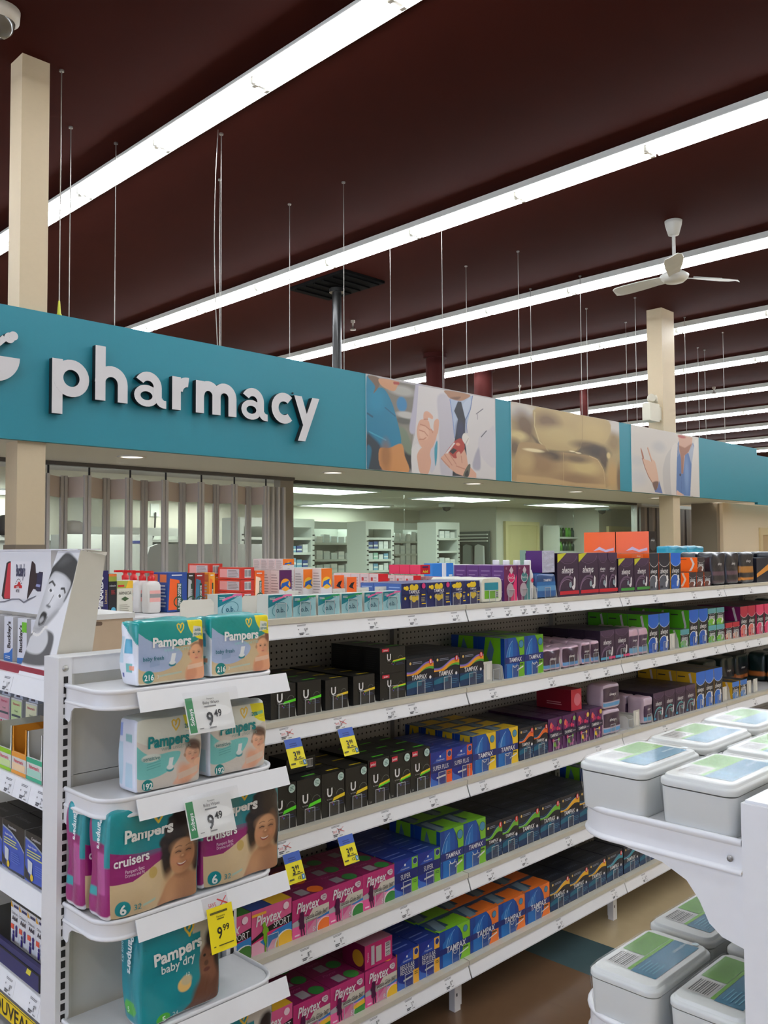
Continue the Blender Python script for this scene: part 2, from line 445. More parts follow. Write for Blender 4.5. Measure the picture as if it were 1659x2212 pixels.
SIGNW = mat((206, 203, 204), 0.45); SIGNK = mat((22, 20, 22), 0.5)
def sector(cx, cz, R, r, a0, a1, n=14, sx=1.0, sxi=None, rz=None):
    sxi = sx if sxi is None else sxi
    o = [(cx + R*sx*math.cos(math.radians(a0+(a1-a0)*k/n)), cz + R*math.sin(math.radians(a0+(a1-a0)*k/n))) for k in range(n+1)]
    i = [(cx + r*sxi*math.cos(math.radians(a0+(a1-a0)*k/n)), cz + r*math.sin(math.radians(a0+(a1-a0)*k/n))) for k in range(n+1)]
    return o + i[::-1]
def bar(x0, z0, x1, z1): return [(x0, z0), (x1, z0), (x1, z1), (x0, z1)]
def raised(name, pieces, parent, yf=YS - .055, yb=YS - .012):
    m = MB()
    for q, pts in enumerate(pieces):
        n = len(pts); y = yf - 0.0002*q
        m.add([(x, y, z + CZ) for x, z in pts], [tuple(range(n))], SIGNW)
        m.add([(x, y, z + CZ) for x, z in pts] + [(x, yb, z + CZ) for x, z in pts], [(i, i + n, (i+1) % n + n, (i+1) % n) for i in range(n)], SIGNK)
    m.box((pieces[0][0][0] + .02, yb, pieces[0][0][1] + CZ + .02), (pieces[0][0][0] + .03, YS, pieces[0][0][1] + CZ + .03), SIGNK)
    return obj(name, m, parent)
def ring2(cx, cz, R, r, **k): return [sector(cx, cz, R, r, 0, 180, **k), sector(cx, cz, R, r, 180, 360, **k)]
def letter_a(x):
    return ring2(x + .092, 1.05, .074, .03, sx=1.24, sxi=1.5) + [sector(x + .105, 1.112, .103, .042, 0, 150), bar(x + .143, 1.03, x + .208, 1.115), sector(x + .225, 1.045, .068, .012, 180, 272, n=6), bar(x + .215, .977, x + .243, 1.03)]
sg = thing('sign_lettering', 'raised white pharmacy lettering with black edges on the teal bulkhead', 'sign')
raised('letter', [bar(2.377, .863, 2.446, 1.21)] + ring2(2.503, 1.096, .119, .054), sg)
raised('letter', [bar(2.664, .98, 2.735, 1.337), sector(2.777, 1.098, .116, .044, 0, 180), bar(2.822, .98, 2.893, 1.1)], sg)
raised('letter', letter_a(2.941), sg)
raised('letter', [bar(3.231, .98, 3.3, 1.212), sector(3.352, 1.112, .104, .036, 82, 180)], sg)
raised('letter', [bar(3.422, .979, 3.49, 1.21), sector(3.527, 1.11, .105, .034, 0, 180), bar(3.56, .979, 3.631, 1.112), sector(3.665, 1.11, .105, .034, 0, 180), bar(3.699, .979, 3.77, 1.112)], sg)
raised('letter', letter_a(3.814), sg)
raised('letter', [sector(4.215, 1.096, .12, .053, 48, 312, n=20)], sg)
raised('letter', [[(4.316, 1.21), (4.393, 1.21), (4.472, 1.0), (4.405, .985)], [(4.5, 1.21), (4.575, 1.21), (4.428, .857), (4.353, .857)]], sg)
em = thing('mortar_emblem', 'raised white mortar and pestle emblem on the teal bulkhead', 'emblem')
raised('bowl', [sector(2.02, 1.172, .156, .001, 180, 360, n=20)], em)
raised('pestle', [[(1.98, 1.195), (2.02, 1.195), (2.10, 1.275), (2.07, 1.30)]] + [sector(2.112, 1.29, .032, .001, 0, 360, n=18), sector(2.135, 1.305, .028, .001, 0, 360, n=18)], em)

# ---------------------------------------------------------------- printed photo boards on the bulkhead
PRINT = vcol_mat('printed_board', 0.45)
class Board:
    def __init__(s, xl, xr, nu, nv, base, label):
        s.x0 = atY(xl, 900, YS)[0]; s.x1 = atY(xr, 900, YS)[0]; s.label = label
        s.p = Paint(nu, nv, base, (s.x1-s.x0)/(ST-SB))
    def fit(s, ox, oy, k): s.ox, s.oy, s.k = ox, oy, k; return s
    def uv(s, pts):
        out = []
        for x, y in pts:
            q = atY(s.ox + x/s.k, s.oy + y/s.k, YS); out.append(((q[0]-s.x0)/(s.x1-s.x0), (q[2]-SB)/(ST-SB)))
        return out
    def poly(s, pts, col, soft=0.0, alpha=1.0, curve=True):
        q = s.uv(pts); s.p.poly(smooth_curve(q, 4) if curve else q, col, soft, alpha); return s
    def line(s, pts, w, col, alpha=1.0): s.p.line(s.uv(pts), w, col, alpha); return s
    def blob(s, x, y, rx, ry, col, soft=0.5, rot=0, alpha=1.0):
        (u, v), (u2, _), (_, v2) = s.uv([(x, y), (x+rx, y), (x, y-ry)]); s.p.ell(u, v, abs(u2-u), abs(v2-v), col, soft, rot, alpha); return s
    def build(s):
        t = thing('photo_board', s.label, 'poster', (0, 0, 0), None)
        s.p.c *= .80
        me = grid_mesh('picture', lambda u, v: (s.x0+(s.x1-s.x0)*u, YS - .0066, SB + .002 + (ST-SB-.004)*v), s.p, PRINT)
        link('picture', me, t); obj('backing', MB().box((s.x0, YS - .006, SB + .001), (s.x1, YS - .0002, ST - .001), mat((230, 230, 230), .6)), t)
b = Board(790, 1069, 400, 190, (178, 172, 172), 'photo board of a white-coated torso holding a red medicine bottle').fit(780, 790, 5.53)
b.poly([(60, 120), (640, 230), (640, 620), (560, 1270), (60, 1240)], (128, 122, 112), curve=False).blob(480, 460, 60, 90, (56, 130, 178), .3).blob(480, 300, 150, 60, (176, 172, 164), .6).blob(500, 660, 100, 40, (92, 92, 84), .6).blob(540, 590, 120, 40, (190, 186, 180), .5).blob(520, 850, 90, 120, (140, 136, 120), .6).blob(560, 1130, 60, 140, (42, 38, 36), .5)
b.poly([(430, 760), (520, 760), (600, 960), (600, 1060), (520, 1020)], (120, 132, 110), .03).poly([(650, 230), (730, 240), (700, 560), (640, 800), (570, 770), (610, 500)], (186, 180, 196), .02)
b.poly([(60, 130), (170, 250), (260, 270), (330, 370), (400, 560), (475, 940), (330, 985), (230, 1000), (70, 900)], (14, 124, 158))
b.blob(180, 420, 90, 140, (24, 142, 178), .8, 0, .6).line([(70, 570), (130, 610)], .02, (8, 80, 108)).line([(280, 500), (400, 600)], .015, (8, 96, 128)).line([(90, 790), (290, 890)], .015, (60, 160, 190))
b.poly([(60, 830), (130, 850), (240, 990), (250, 1245), (60, 1240)], (40, 52, 62), .04).poly([(65, 960), (120, 1010), (80, 1240), (60, 1240)], (16, 108, 138), .02)
b.poly([(210, 1000), (330, 985), (475, 935), (515, 1080), (560, 1275), (250, 1245)], (206, 140, 78), .01).blob(290, 1080, 60, 180, (150, 96, 52), .9, 0, .7)
b.poly([(70, 118), (200, 140), (210, 240), (140, 330), (160, 240)], (120, 96, 78), .01).poly([(215, 150), (440, 190), (430, 235), (395, 300), (330, 290), (230, 230)], (206, 150, 112)).line([(390, 205), (440, 210)], .03, (170, 70, 62))
b.poly([(680, 235), (1000, 290), (1330, 350), (1590, 400), (1600, 1360), (600, 1280), (595, 1000), (640, 800), (670, 400)], (214, 208, 206), curve=False)
b.poly([(910, 360), (1060, 400), (1110, 900), (1090, 1330), (950, 1320), (920, 700)], (192, 186, 194), .03).poly([(600, 1000), (690, 950), (720, 1290), (610, 1280)], (222, 217, 214), .01).poly([(820, 900), (900, 880), (890, 1180), (820, 1270)], (200, 196, 204), .02)
b.poly([(870, 990), (905, 900), (900, 1100), (880, 1200)], (60, 150, 170)).poly([(1390, 980), (1420, 820), (1520, 760), (1590, 740), (1600, 1200), (1480, 1150)], (206, 200, 204), .02).poly([(1330, 1150), (1400, 980), (1420, 1230), (1340, 1240)], (170, 165, 178), .03)
b.poly([(1050, 390), (1150, 400), (1290, 350), (1325, 360), (1300, 520), (1240, 800), (1110, 880), (1080, 600)], (172, 184, 206), curve=False).poly([(1190, 480), (1290, 370), (1310, 420), (1245, 640)], (186, 196, 214), .01, curve=False)
b.poly([(1150, 425), (1190, 430), (1240, 640), (1230, 900), (1250, 1000), (1270, 1330), (1085, 1320), (1110, 900), (1150, 640), (1105, 540)], (28, 28, 40), curve=False).blob(1180, 780, 50, 120, (44, 48, 78), .9)
b.line([(1055, 400), (1090, 640), (1110, 860)], .012, (120, 140, 190)).line([(1325, 360), (1300, 520), (1245, 640), (1260, 800)], .012, (92, 110, 160)).line([(1370, 575), (1450, 515)], .012, (120, 112, 120)).line([(1385, 580), (1385, 640)], .01, (130, 122, 128)).line([(1430, 850), (1490, 780)], .014, (96, 92, 100))
b.poly([(1000, 292), (1290, 345), (1240, 400), (1170, 420), (1060, 390), (1020, 350)], (168, 122, 92)).poly([(1060, 380), (1180, 370), (1150, 405), (1100, 400)], (122, 84, 62), .02)
SK = (216, 164, 138); SK2 = (188, 128, 104)
b.poly([(665, 1060), (720, 980), (830, 960), (815, 1060), (830, 1160), (790, 1300), (700, 1285), (668, 1150)], SK).poly([(660, 760), (690, 660), (740, 640), (800, 660), (830, 760), (900, 800), (870, 930), (820, 1000), (720, 980), (670, 880)], SK)
b.poly([(740, 640), (745, 560), (790, 545), (850, 600), (845, 640), (800, 620), (780, 650)], SK).poly([(860, 760), (870, 660), (910, 635), (925, 680), (905, 820)], SK).poly([(690, 740), (760, 720), (805, 790), (780, 880), (700, 860)], (224, 176, 150), .02)
for q in ([(700, 700), (760, 720), (820, 770)], [(690, 770), (750, 790), (790, 840)], [(690, 880), (740, 880), (770, 860)], [(830, 760), (850, 800)], [(745, 640), (790, 640)]): b.line(q, .012, SK2)
b.poly([(950, 1100), (990, 1055), (1040, 1030), (1130, 1110), (1140, 1040), (1230, 1000), (1255, 1080), (1270, 1180), (1370, 1290), (1370, 1345), (1240, 1330), (1130, 1290), (1040, 1220)], SK, curve=False)
b.poly([(1000, 1045), (1110, 905), (1190, 870), (1230, 950), (1215, 1020), (1120, 1110), (1040, 1040)], (176, 56, 42)).poly([(1050, 1025), (1095, 985), (1140, 1010), (1090, 1060)], (44, 30, 30), curve=False).poly([(1000, 1050), (1100, 920), (1120, 925), (1030, 1050)], (226, 218, 214), curve=False).blob(1150, 940, 25, 18, (232, 150, 120), .5)
b.poly([(1200, 850), (1230, 805), (1285, 860), (1270, 940), (1245, 945), (1210, 900)], (226, 220, 212)).line([(1240, 940), (1275, 870)], .012, (180, 172, 166))
b.poly([(1130, 1060), (1170, 1030), (1200, 1130), (1160, 1150)], SK).poly([(950, 1100), (985, 1095), (1050, 1210), (1000, 1180)], SK)
for q in ([(990, 1060), (1080, 1190)], [(1040, 1040), (1130, 1180)], [(950, 1110), (1050, 1215)], [(1190, 1080), (1200, 1160)], [(1130, 1200), (1240, 1240)]): b.line(q, .012, SK2)
b.poly([(1215, 1300), (1270, 1190), (1300, 1190), (1280, 1320), (1230, 1335)], (96, 92, 74)).poly([(1235, 1290), (1270, 1250), (1275, 1320), (1240, 1325)], (40, 40, 38))
b.build()
b = Board(1103, 1336, 330, 160, (176, 152, 104), 'photo board of smooth golden rounded shapes like stacked capsules').fit(1080, 850, 6.144)
b.blob(280, 230, 180, 120, (206, 198, 190), .9).blob(330, 430, 150, 170, (116, 88, 58), 1.0, -30).blob(240, 560, 110, 60, (206, 184, 128), .9).blob(190, 720, 70, 110, (112, 88, 60), 1.0).blob(1520, 440, 90, 120, (206, 198, 192), .9).blob(1500, 640, 80, 120, (150, 124, 82), 1.0)
b.poly([(480, 190), (1070, 290), (1440, 370), (1430, 600), (1300, 700), (1060, 720), (1000, 770), (620, 760), (520, 640), (460, 420)], (184, 158, 106), .02).blob(620, 370, 160, 110, (128, 98, 64), 1.0).blob(800, 560, 260, 110, (190, 166, 112), .9).blob(1240, 520, 180, 130, (194, 168, 112), .9).blob(1180, 700, 200, 60, (110, 86, 56), .9)
b.poly([(420, 560), (520, 640), (620, 765), (1000, 775), (1060, 715), (1240, 690), (1390, 730), (1420, 900), (1330, 900), (1180, 828), (840, 788), (600, 785), (480, 670)], (70, 54, 38), .05, .8, curve=False).line([(455, 250), (450, 430), (515, 640), (640, 772)], .02, (212, 190, 138), .8).line([(1085, 300), (1085, 600), (1060, 720), (990, 770)], .008, (150, 124, 82)).blob(1300, 780, 140, 70, (66, 52, 38), .9).blob(1370, 900, 50, 150, (84, 64, 44), .9)
b.poly([(290, 650), (560, 680), (640, 770), (840, 785), (1180, 830), (1290, 880), (1370, 1020), (1390, 1260), (210, 1170), (180, 980), (220, 740)], (170, 138, 92), .015).blob(660, 830, 170, 70, (84, 66, 44), .9).blob(560, 950, 150, 130, (150, 116, 74), 1.0).blob(1120, 980, 200, 100, (198, 172, 112), .9).blob(1010, 870, 160, 50, (120, 96, 64), 1.0).blob(330, 900, 110, 120, (186, 156, 104), .9).blob(1000, 1150, 250, 80, (144, 110, 70), 1.0)
b.poly([(220, 1080), (640, 1120), (1000, 1190), (1390, 1210), (1390, 1262), (210, 1172)], (192, 158, 106), .02, .8, curve=False).line([(835, 785), (840, 1220)], .008, (196, 166, 112)).blob(440, 755, 125, 22, (232, 214, 168), .6).blob(950, 768, 40, 8, (240, 224, 180), .5).blob(1030, 790, 40, 8, (240, 224, 180), .5).blob(1435, 825, 25, 40, (210, 184, 128), .6).line([(1180, 830), (1290, 880), (1370, 1020), (1392, 1260)], .008, (212, 186, 132)).blob(1490, 1090, 70, 180, (188, 152, 96), .8).blob(1575, 1150, 30, 200, (120, 92, 58), .8)
b.build()
b = Board(1362, 1507, 260, 170, (214, 206, 198), 'photo board of a raised open palm beside a blue shirt and white coat').fit(1340, 900, 5.2)
b.blob(430, 340, 70, 60, (196, 192, 190), .9).blob(180, 500, 70, 60, (202, 198, 196), .9).blob(200, 680, 90, 90, (204, 200, 200), .9)
b.poly([(490, 500), (520, 420), (580, 345), (620, 380), (600, 870), (500, 870), (470, 640)], (196, 190, 186), .02).poly([(560, 400), (640, 330), (640, 870), (570, 870)], (222, 214, 206), .015)
b.poly([(640, 300), (660, 260), (690, 410), (760, 410), (810, 290), (825, 330), (795, 540), (780, 895), (622, 880), (630, 480)], (84, 118, 172), curve=False).poly([(640, 300), (655, 280), (665, 410), (635, 460)], (120, 140, 180), curve=False).poly([(760, 410), (812, 300), (822, 400), (795, 540)], (170, 178, 196), curve=False).line([(690, 520), (680, 860)], .012, (62, 92, 148)).blob(740, 650, 25, 180, (120, 150, 196), .9)
b.poly([(640, 200), (720, 215), (805, 235), (800, 310), (760, 400), (720, 430), (700, 640), (680, 640), (680, 480), (655, 380), (655, 280)], (206, 160, 136), curve=False).poly([(650, 320), (720, 350), (800, 300), (760, 400), (710, 440), (700, 640), (680, 640), (675, 460)], (160, 104, 76), .02, curve=False).blob(685, 225, 45, 16, (180, 74, 70), .4)
b.poly([(222, 360), (235, 370), (262, 470), (310, 490), (340, 500), (298, 360), (310, 350), (350, 470), (385, 510), (410, 620), (425, 720), (415, 800), (380, 800), (355, 745), (310, 670), (265, 560)], (220, 178, 152)).line([(240, 470), (270, 570), (310, 670), (355, 745)], .016, (150, 84, 54)).poly([(222, 360), (235, 372), (260, 460), (245, 470)], (172, 106, 76)).line([(300, 355), (345, 500)], .016, (186, 122, 92))
b.poly([(355, 745), (385, 800), (415, 800), (430, 720), (470, 865), (385, 850)], (92, 112, 168), curve=False).poly([(355, 745), (420, 730), (412, 800), (385, 830)], (120, 84, 66), .02)
b.blob(668, 655, 9, 16, (40, 40, 50), .3).poly([(632, 830), (660, 850), (710, 885), (630, 882)], (222, 178, 156)).poly([(795, 900), (805, 850), (812, 900)], (200, 120, 90)).poly([(830, 260), (860, 250), (885, 905), (782, 895), (800, 520)], (222, 214, 206), .015, curve=False)
b.build()

# ---------------------------------------------------------------- hangers of the bulkhead
ROD = mat((150, 146, 140), 0.4, metal=0.8)
def rod(x, y, zb, zt=CEIL, r=.0034):
    m = MB().tube([(0, 0, zb), (0, 0, zt)], r, ROD, n=6).tube([(0, 0, zt-.012), (0, 0, zt)], .016, ROD, n=8)
    return m
rod_mesh = rod(0, 0, ST - .01).mesh('rod')
for y, xs in ((5.41, (1.22, 2.47, 3.71, 4.95, 6.215, 7.43, 8.62, 9.87, 11.2, 12.4)), (6.1, (2.86, 3.22, 4.17, 4.92, 6.215, 7.41, 8.62, 9.86, 10.86, 13.06, 13.29))):
    for x in xs:
        tag(link('hanger_rod', rod_mesh, None, (x, y, 0)), ('thin steel hanger rod rising close behind the teal bulkhead face' if y < 6 else 'thin steel hanger rod set back behind the teal bulkhead, by its rear edge'), 'hanger rod', 'front line of hanger rods' if y < 6 else 'rear line of hanger rods')
# slack cables beside the column
for q, (x, y, dx) in enumerate(((11.05, 5.6, .06), (3.66, 5.38, -.03))):
    m = MB().tube([(x + dx*math.sin(math.pi*k/10), y, CEIL - (CEIL-ST)*k/10) for k in range(11)], .0034, ROD, n=6)
    tag(obj('power_cable', m), ('slack grey power cable beside the beige column' if q == 0 else 'slack grey power cable beside a hanger rod above the lettering'), 'cable')
tg_ = MB().lathe([(0, .12), (.006, .11), (.012, .03), (.03, .0), (0, .0)], mat((190, 196, 60), .5), (2.47, 5.41, ST - .005), 10)
tag(obj('rod_tag', tg_), 'small yellow-green cone at the foot of a hanger rod', 'tag')

# ---------------------------------------------------------------- downlights of the soffit
dl = thing('downlight', 'round recessed downlight in the pharmacy soffit', 'light', (3.19, 5.77, SB), 'downlights in the pharmacy soffit')
obj('trim_ring', MB().lathe([(.105, 0), (.105, -.006), (.085, -.008), (.08, -.002)], mat((215, 212, 205), .4)), dl)
obj('lens', MB().lathe([(.082, -.003), (0.0001, -.003)], emis((255, 244, 226), DOWNLIGHT_POWER, 'downlight_lens')), dl)
for x in (5.142, 7.1, 9.022, 11.0, 12.9): dup(dl, (x, 5.77, SB))

# ---------------------------------------------------------------- ceiling fan
fan = thing('ceiling_fan', 'white three-blade ceiling fan on a short downrod', 'fan', (7.815, 3.867, 0))
FW = mat((206, 206, 200), 0.4, noise=0.02); hz = 2.58 + CZ
obj('canopy', MB().lathe([(.0001, 0), (.05, 0), (.078, .1), (.082, .135), (0.0001, .135)], FW, (0, 0, CEIL - .135), 20), fan)
obj('downrod', MB().tube([(0, 0, hz + .04), (0, 0, CEIL - .1)], .016, FW, 10), fan)
obj('motor_housing', MB().lathe([(.0001, -.045), (.09, -.04), (.125, -.01), (.135, .02), (.1, .045), (.03, .06), (0.0001, .06)], FW, (0, 0, hz), 28), fan)
for a in (206, 326, 86):
    t = math.radians(a); ca, sa = math.cos(t), math.sin(t); pts = []
    for r, wd, dz in ((.11, .05, .0), (.2, .06, .004), (.35, .078, .004), (.52, .085, .003), (.62, .075, .002), (.665, .035, .0)):
        pts.append((r, wd, dz))
    v = []; 
    for r, wd, dz in pts:
        for s_ in (-1, 1):
            x = r*ca - s_*wd*sa; y = r*sa + s_*wd*ca; v += [(x, y, hz + dz + s_*.018), (x, y, hz + dz + s_*.018 + .007)]
    f = []
    for k in range(len(pts)-1):
        o = 4*k
        f += [(o, o+4, o+6, o+2), (o+1, o+3, o+7, o+5), (o, o+1, o+5, o+4), (o+2, o+6, o+7, o+3)]
    f += [(0, 2, 3, 1), (len(v)-4, len(v)-3, len(v)-1, len(v)-2)]
    bl = obj('blade', MB().add(v, f, FW), fan)
    obj('blade_rib', MB().tube([(.2*ca, .2*sa, hz + .018), (.5*ca, .5*sa, hz + .018)], .008, mat((160, 160, 156), .5), 6), bl)

# ---------------------------------------------------------------- other ceiling fittings
ev = thing('emergency_light', 'beige twin-head emergency light on the right column', 'light', (10.33, 5.46, 0))
ez = atY(1390, 905, 5.42)[2]; BG = mat((206, 200, 182), .5)
obj('battery_case', MB().prism(rrect(.125, .115, .015, 3, 0, ez + .115), 1, -.05, .06, BG).box((.125, -.04, ez + .03), (.2, .05, ez + .2), BG), ev)
for dx, yaw in ((-.06, -.5), (.05, .6)):
    h = MB().lathe([(.0001, -.05), (.03, -.045), (.05, -.01), (.055, .02), (.048, .024), (.0001, .02)], BG, (0, 0, 0), 16)
    me = h.mesh('lamp_head'); o = link('lamp_head', me, ev, (dx, -.03, ez + .29)); o.rotation_euler = (math.radians(80), 0, yaw)
    obj('swivel', MB().tube([(dx, 0, ez + .225), (dx, -.01, ez + .28)], .012, BG, 8), ev)
vt = thing('ceiling_vent', 'square black ceiling diffuser behind the light row', 'vent', (6.83, 7.6, CEIL))
obj('frame', MB().box((-.32, -.49, -.03), (.32, .49, 0), mat((12, 11, 11), .8, spec=.05)), vt)
for k in range(6): obj('louvre', MB().box((-.29, -.43 + .16*k, -.045), (.29, -.40 + .16*k, -.03), mat((9, 8, 8), .8, spec=.05)), vt)
tag(obj('black_pole', MB().tube([(6.86, 7.62, 2.62), (6.86, 7.62, CEIL - .045)], .055, mat((22, 21, 21), .3), 16).tube([(6.86, 7.62, CEIL - .09), (6.86, 7.62, CEIL - .045)], .09, mat((22, 21, 21), .3), 16)), 'black drop pole hanging below the square diffuser', 'pole')
for x, y, r, lb in ((10.44, 9.25, .15, 'wide dark red duct drop nearest the poster of the white coat'), (11.86, 9.4, .16, 'dark red duct drop beside the broken light row'), (14.5, 9.05, .08, 'slim dark red drop pipe above the golden poster')):
    tag(obj('duct_drop', MB().tube([(x, y, 2.62), (x, y, CEIL)], r, mat((58, 20, 18), .7, spec=.1), 18).tube([(x, y, CEIL - .07), (x, y, CEIL)], r + .04, mat((58, 20, 18), .7, spec=.1), 18)), lb, 'duct')
for x, y in ((8.08, 8.65), (13.6, 9.9), (16.5, 7.4)):
    tag(obj('sprinkler', MB().lathe([(.0001, -.14), (.04, -.135), (.042, -.12), (.012, -.11), (.012, -.04), (.03, -.03), (.03, 0)], mat((160, 150, 140), .4, metal=.6), (x, y, CEIL), 12)), 'small metal fire sprinkler head on the dark ceiling', 'sprinkler', 'sprinkler heads')
dm = thing('dome_camera', 'pale dome camera on the ceiling beside the left column', 'camera', (1.93, 5.05, CEIL))
obj('housing', MB().lathe([(.0001, 0), (.115, 0), (.11, -.06), (.085, -.075)], mat((200, 192, 178), .45)), dm)
obj('dome', MB().lathe([(.088, -.072), (.075, -.12), (.045, -.15), (.0001, -.16)], mat((90, 84, 74), .15, coat=.5)), dm)
# ================================================================ the pharmacy behind the glass
INT = mat((200, 200, 186), 0.7, noise=0.03); IC = 0.65 + CZ
struct('wall_pharmacy_back', MB().box((-1.0, 9.9, 0), (10.75, 10.0, IC), INT).box((10.75, 8.3, 0), (10.85, 10.0, IC), INT).box((10.85, 8.3, 0), (12.45, 8.4, IC), INT).box((12.4, 7.5, 0), (12.5, 8.4, IC), INT).box((12.5, 7.5, 0), (16.0, 7.6, IC), INT))
struct('ceiling_pharmacy', MB().box((-1.0, YG + .12, IC), (14.5, 10.0, IC + .05), mat((200, 200, 192), .7, noise=.03)))
tf = thing('troffer', 'bright rectangular panel light in the pharmacy ceiling', 'light', (5.52, 6.8, IC), 'panel lights in the pharmacy ceiling')
obj('frame', MB().box((0, 0, -.02), (1.25, .03, 0), WHITE).box((0, .69, -.02), (1.25, .72, 0), WHITE).box((0, .03, -.02), (.03, .69, 0), WHITE).box((1.22, .03, -.02), (1.25, .69, 0), WHITE), tf)
obj('diffuser', MB().box((.03, .03, -.012), (1.22, .69, -.004), emis((250, 255, 246), TROFFER_POWER, 'troffer_diffuser')), tf)
for x, y in ((7.97, 6.82), (10.42, 6.82), (7.97, 9.0), (5.52, 9.0), (3.4, 7.4), (3.0, 9.1), (10.42, 7.6)):
    if (x, y) != (10.42, 7.6): dup(tf, (x, y, IC))

# glazed front
FR = mat((150, 144, 138), 0.45, metal=0.3, noise=0.03)
wx0, wx1 = 5.41, 12.08
w1 = struct('window_1', MB().box((wx0 - .16, YG, 0), (wx0, YG + .1, SB), FR).box((wx1, YG, 0), (wx1 + .14, YG + .1, SB), mat((170, 168, 164), .4, metal=.4)).box((wx0, YG, SB - .03), (wx1, YG + .1, SB), mat((40, 38, 36), .5)).box((wx0, YG, 0), (wx1, YG + .1, 1.05), FR))
GL = clear('pharmacy_glass', (.88, .95, .92), 0.02, 0.01)
gx = [wx0, atY(880, 1100, YG)[0], atY(1079, 1100, YG)[0], atY(1245, 1100, YG)[0], wx1]
for a, c in zip(gx[:-1], gx[1:]): struct('pane', MB().box((a + .004, YG + .045, 1.05), (c - .004, YG + .055, SB - .03), GL), w1)

# folding grille
GH = clear('grille_panel', (.90, .92, .90), 0.02, 0.15, haze=(.22, (170, 168, 164)))
GM = mat((200, 197, 194), .4, noise=.03)
gt = thing('folding_gate', 'grey folding security gate with clear panels at the counter', 'gate', (0, 6.45, 0))
pxs = (98, 137, 188, 229, 278, 311, 356, 393, 434, 466, 506, 536, 575); zt = SB - .1
pts = [(atY(p, 1100, 6.45 + (.07 if i % 2 else -.07))[0], (.07 if i % 2 else -.07)) for i, p in enumerate(pxs)]
for (x, y) in pts:
    obj('mullion', MB().prism(rrect(.013, .015, .005, 2, x - .016, y), 2, .05, zt, GM).prism(rrect(.013, .015, .005, 2, x + .016, y), 2, .05, zt, GM), gt)
for (xa, ya), (xb, yb) in zip(pts[:-1], pts[1:]):
    p = MB(); q = [(xa + .03, ya), (xb - .03, yb)]
    p.add([(q[0][0], q[0][1], .1), (q[1][0], q[1][1], .1), (q[1][0], q[1][1], zt - .17), (q[0][0], q[0][1], zt - .17)], [(0, 1, 2, 3)], GH)
    o = obj('panel', p, gt)
    n = MB().prism([(q[0][0], q[0][1]), (q[1][0], q[1][1]), (q[1][0], q[1][1] + .006), (q[0][0], q[0][1] + .006)], 2, zt - .17, zt - .01, mat((214, 200, 192), .5))
    obj('top_band', n, o)
for k in range(7): obj('mullion', MB().prism(rrect(.012, .03, .006, 2, pts[-1][0] + .06 + .033*k, .03*(-1)**k), 2, .05, zt, GM), gt)
obj('track', MB().box((1.6, -.03, SB - .03), (5.24, .03, SB), mat((90, 86, 82), .5)), gt)
for i in range(0, 13, 2): obj('hanger', MB().tube([(pts[i][0] + .05, 0, zt - .25), (pts[i][0] + .05, 0, SB - .03)], .008, DARK, 6), gt)

# white shelving inside
SHW = mat((206, 212, 206), 0.5, noise=0.02)
def rack(x0, x1, y0, dep, zt, zsh, label, back=True):
    t = thing('pharmacy_shelving', label, 'shelving', (x0, y0, 0))
    w_ = x1-x0
    for x in (0, w_ - .05):
        sp = obj('side_panel', MB().box((x, 0, 0), (x + .05, dep, zt), SHW), t)
        m = MB()
        for k in range(14): m.box((x + .02, -.004, zt - .2 - .06*k), (x + .05, -.0005, zt - .185 - .06*k), INK)
        obj('slot', m, sp)
    if back: obj('back_panel', MB().box((.05, dep - .02, .05), (w_ - .05, dep, zt), mat((188, 194, 186), .6)), t)
    obj('top_fascia', MB().box((.05, .0, zt - .1), (w_ - .05, .03, zt), SHW), t)
    for z in zsh: obj('shelf', MB().box((.05, .0, z - .03), (w_ - .05, dep - .02, z), SHW), t)
    return t
zC = [atY(800, y, 8.0)[2] for y in (1161, 1185, 1208, 1232, 1256)]; zD = [atY(870, y, 9.0)[2] for y in (1169, 1196, 1223, 1250)]
rack(5.75, 6.83, 8.0, .35, atY(660, 1121, 8.0)[2], [atY(660, y, 8.0)[2] for y in (1161, 1193, 1225)], 'white pharmacy shelving seen at the edge of the glass by the gate')
rack(7.10, 8.45, 9.0, .35, atY(710, 1127, 9.0)[2], [atY(710, y, 9.0)[2] for y in (1172, 1208, 1237)], 'wide white recessed pharmacy shelving with rows of pale packets')
rack(7.68, 8.19, 8.0, .35, atY(800, 1126, 8.0)[2], zC, 'narrow white pharmacy shelving with green and blue boxes')
rack(8.95, 9.80, 9.0, .35, atY(880, 1130, 9.0)[2], zD, 'recessed white pharmacy shelving packed with upright white boxes')
rack(9.02, 9.52, 8.0, .35, atY(960, 1128, 8.0)[2], [atY(960, y, 8.0)[2] for y in (1162, 1190, 1219, 1245)], 'narrow white pharmacy shelving nearest the hanging bags')
rack(4.55, 5.9, 9.4, .4, atY(420, 1150, 9.4)[2] + .05, [atY(420, y, 9.4)[2] for y in (1166, 1196, 1226)], 'empty white shelving behind the folding gate')
MEDC = [mat(c, .5) for c in ((226, 230, 228), (214, 222, 222), (236, 236, 232), (120, 170, 200), (150, 196, 180), (60, 84, 150))]
def stock(x0, x1, y, z, n, h, cols, rnd, where):
    w_ = (x1-x0)/n
    for k in range(n):
        hh = h*(.6 + .4*rnd.random()); m = MB().box((-.5*w_*.8, 0, 0), (.5*w_*.8, .07, hh), rnd.choice(cols)).box((-.5*w_*.8, -.001, hh*.3), (.5*w_*.8, 0, hh*.55), MEDC[rnd.randint(0, 1)])
        tag(obj('medicine_box', m, None, (x0 + w_*(k+.5), y, z)), 'small medicine package on the ' + where, 'box', 'medicine packages on the ' + where)
rn = random.Random(5)
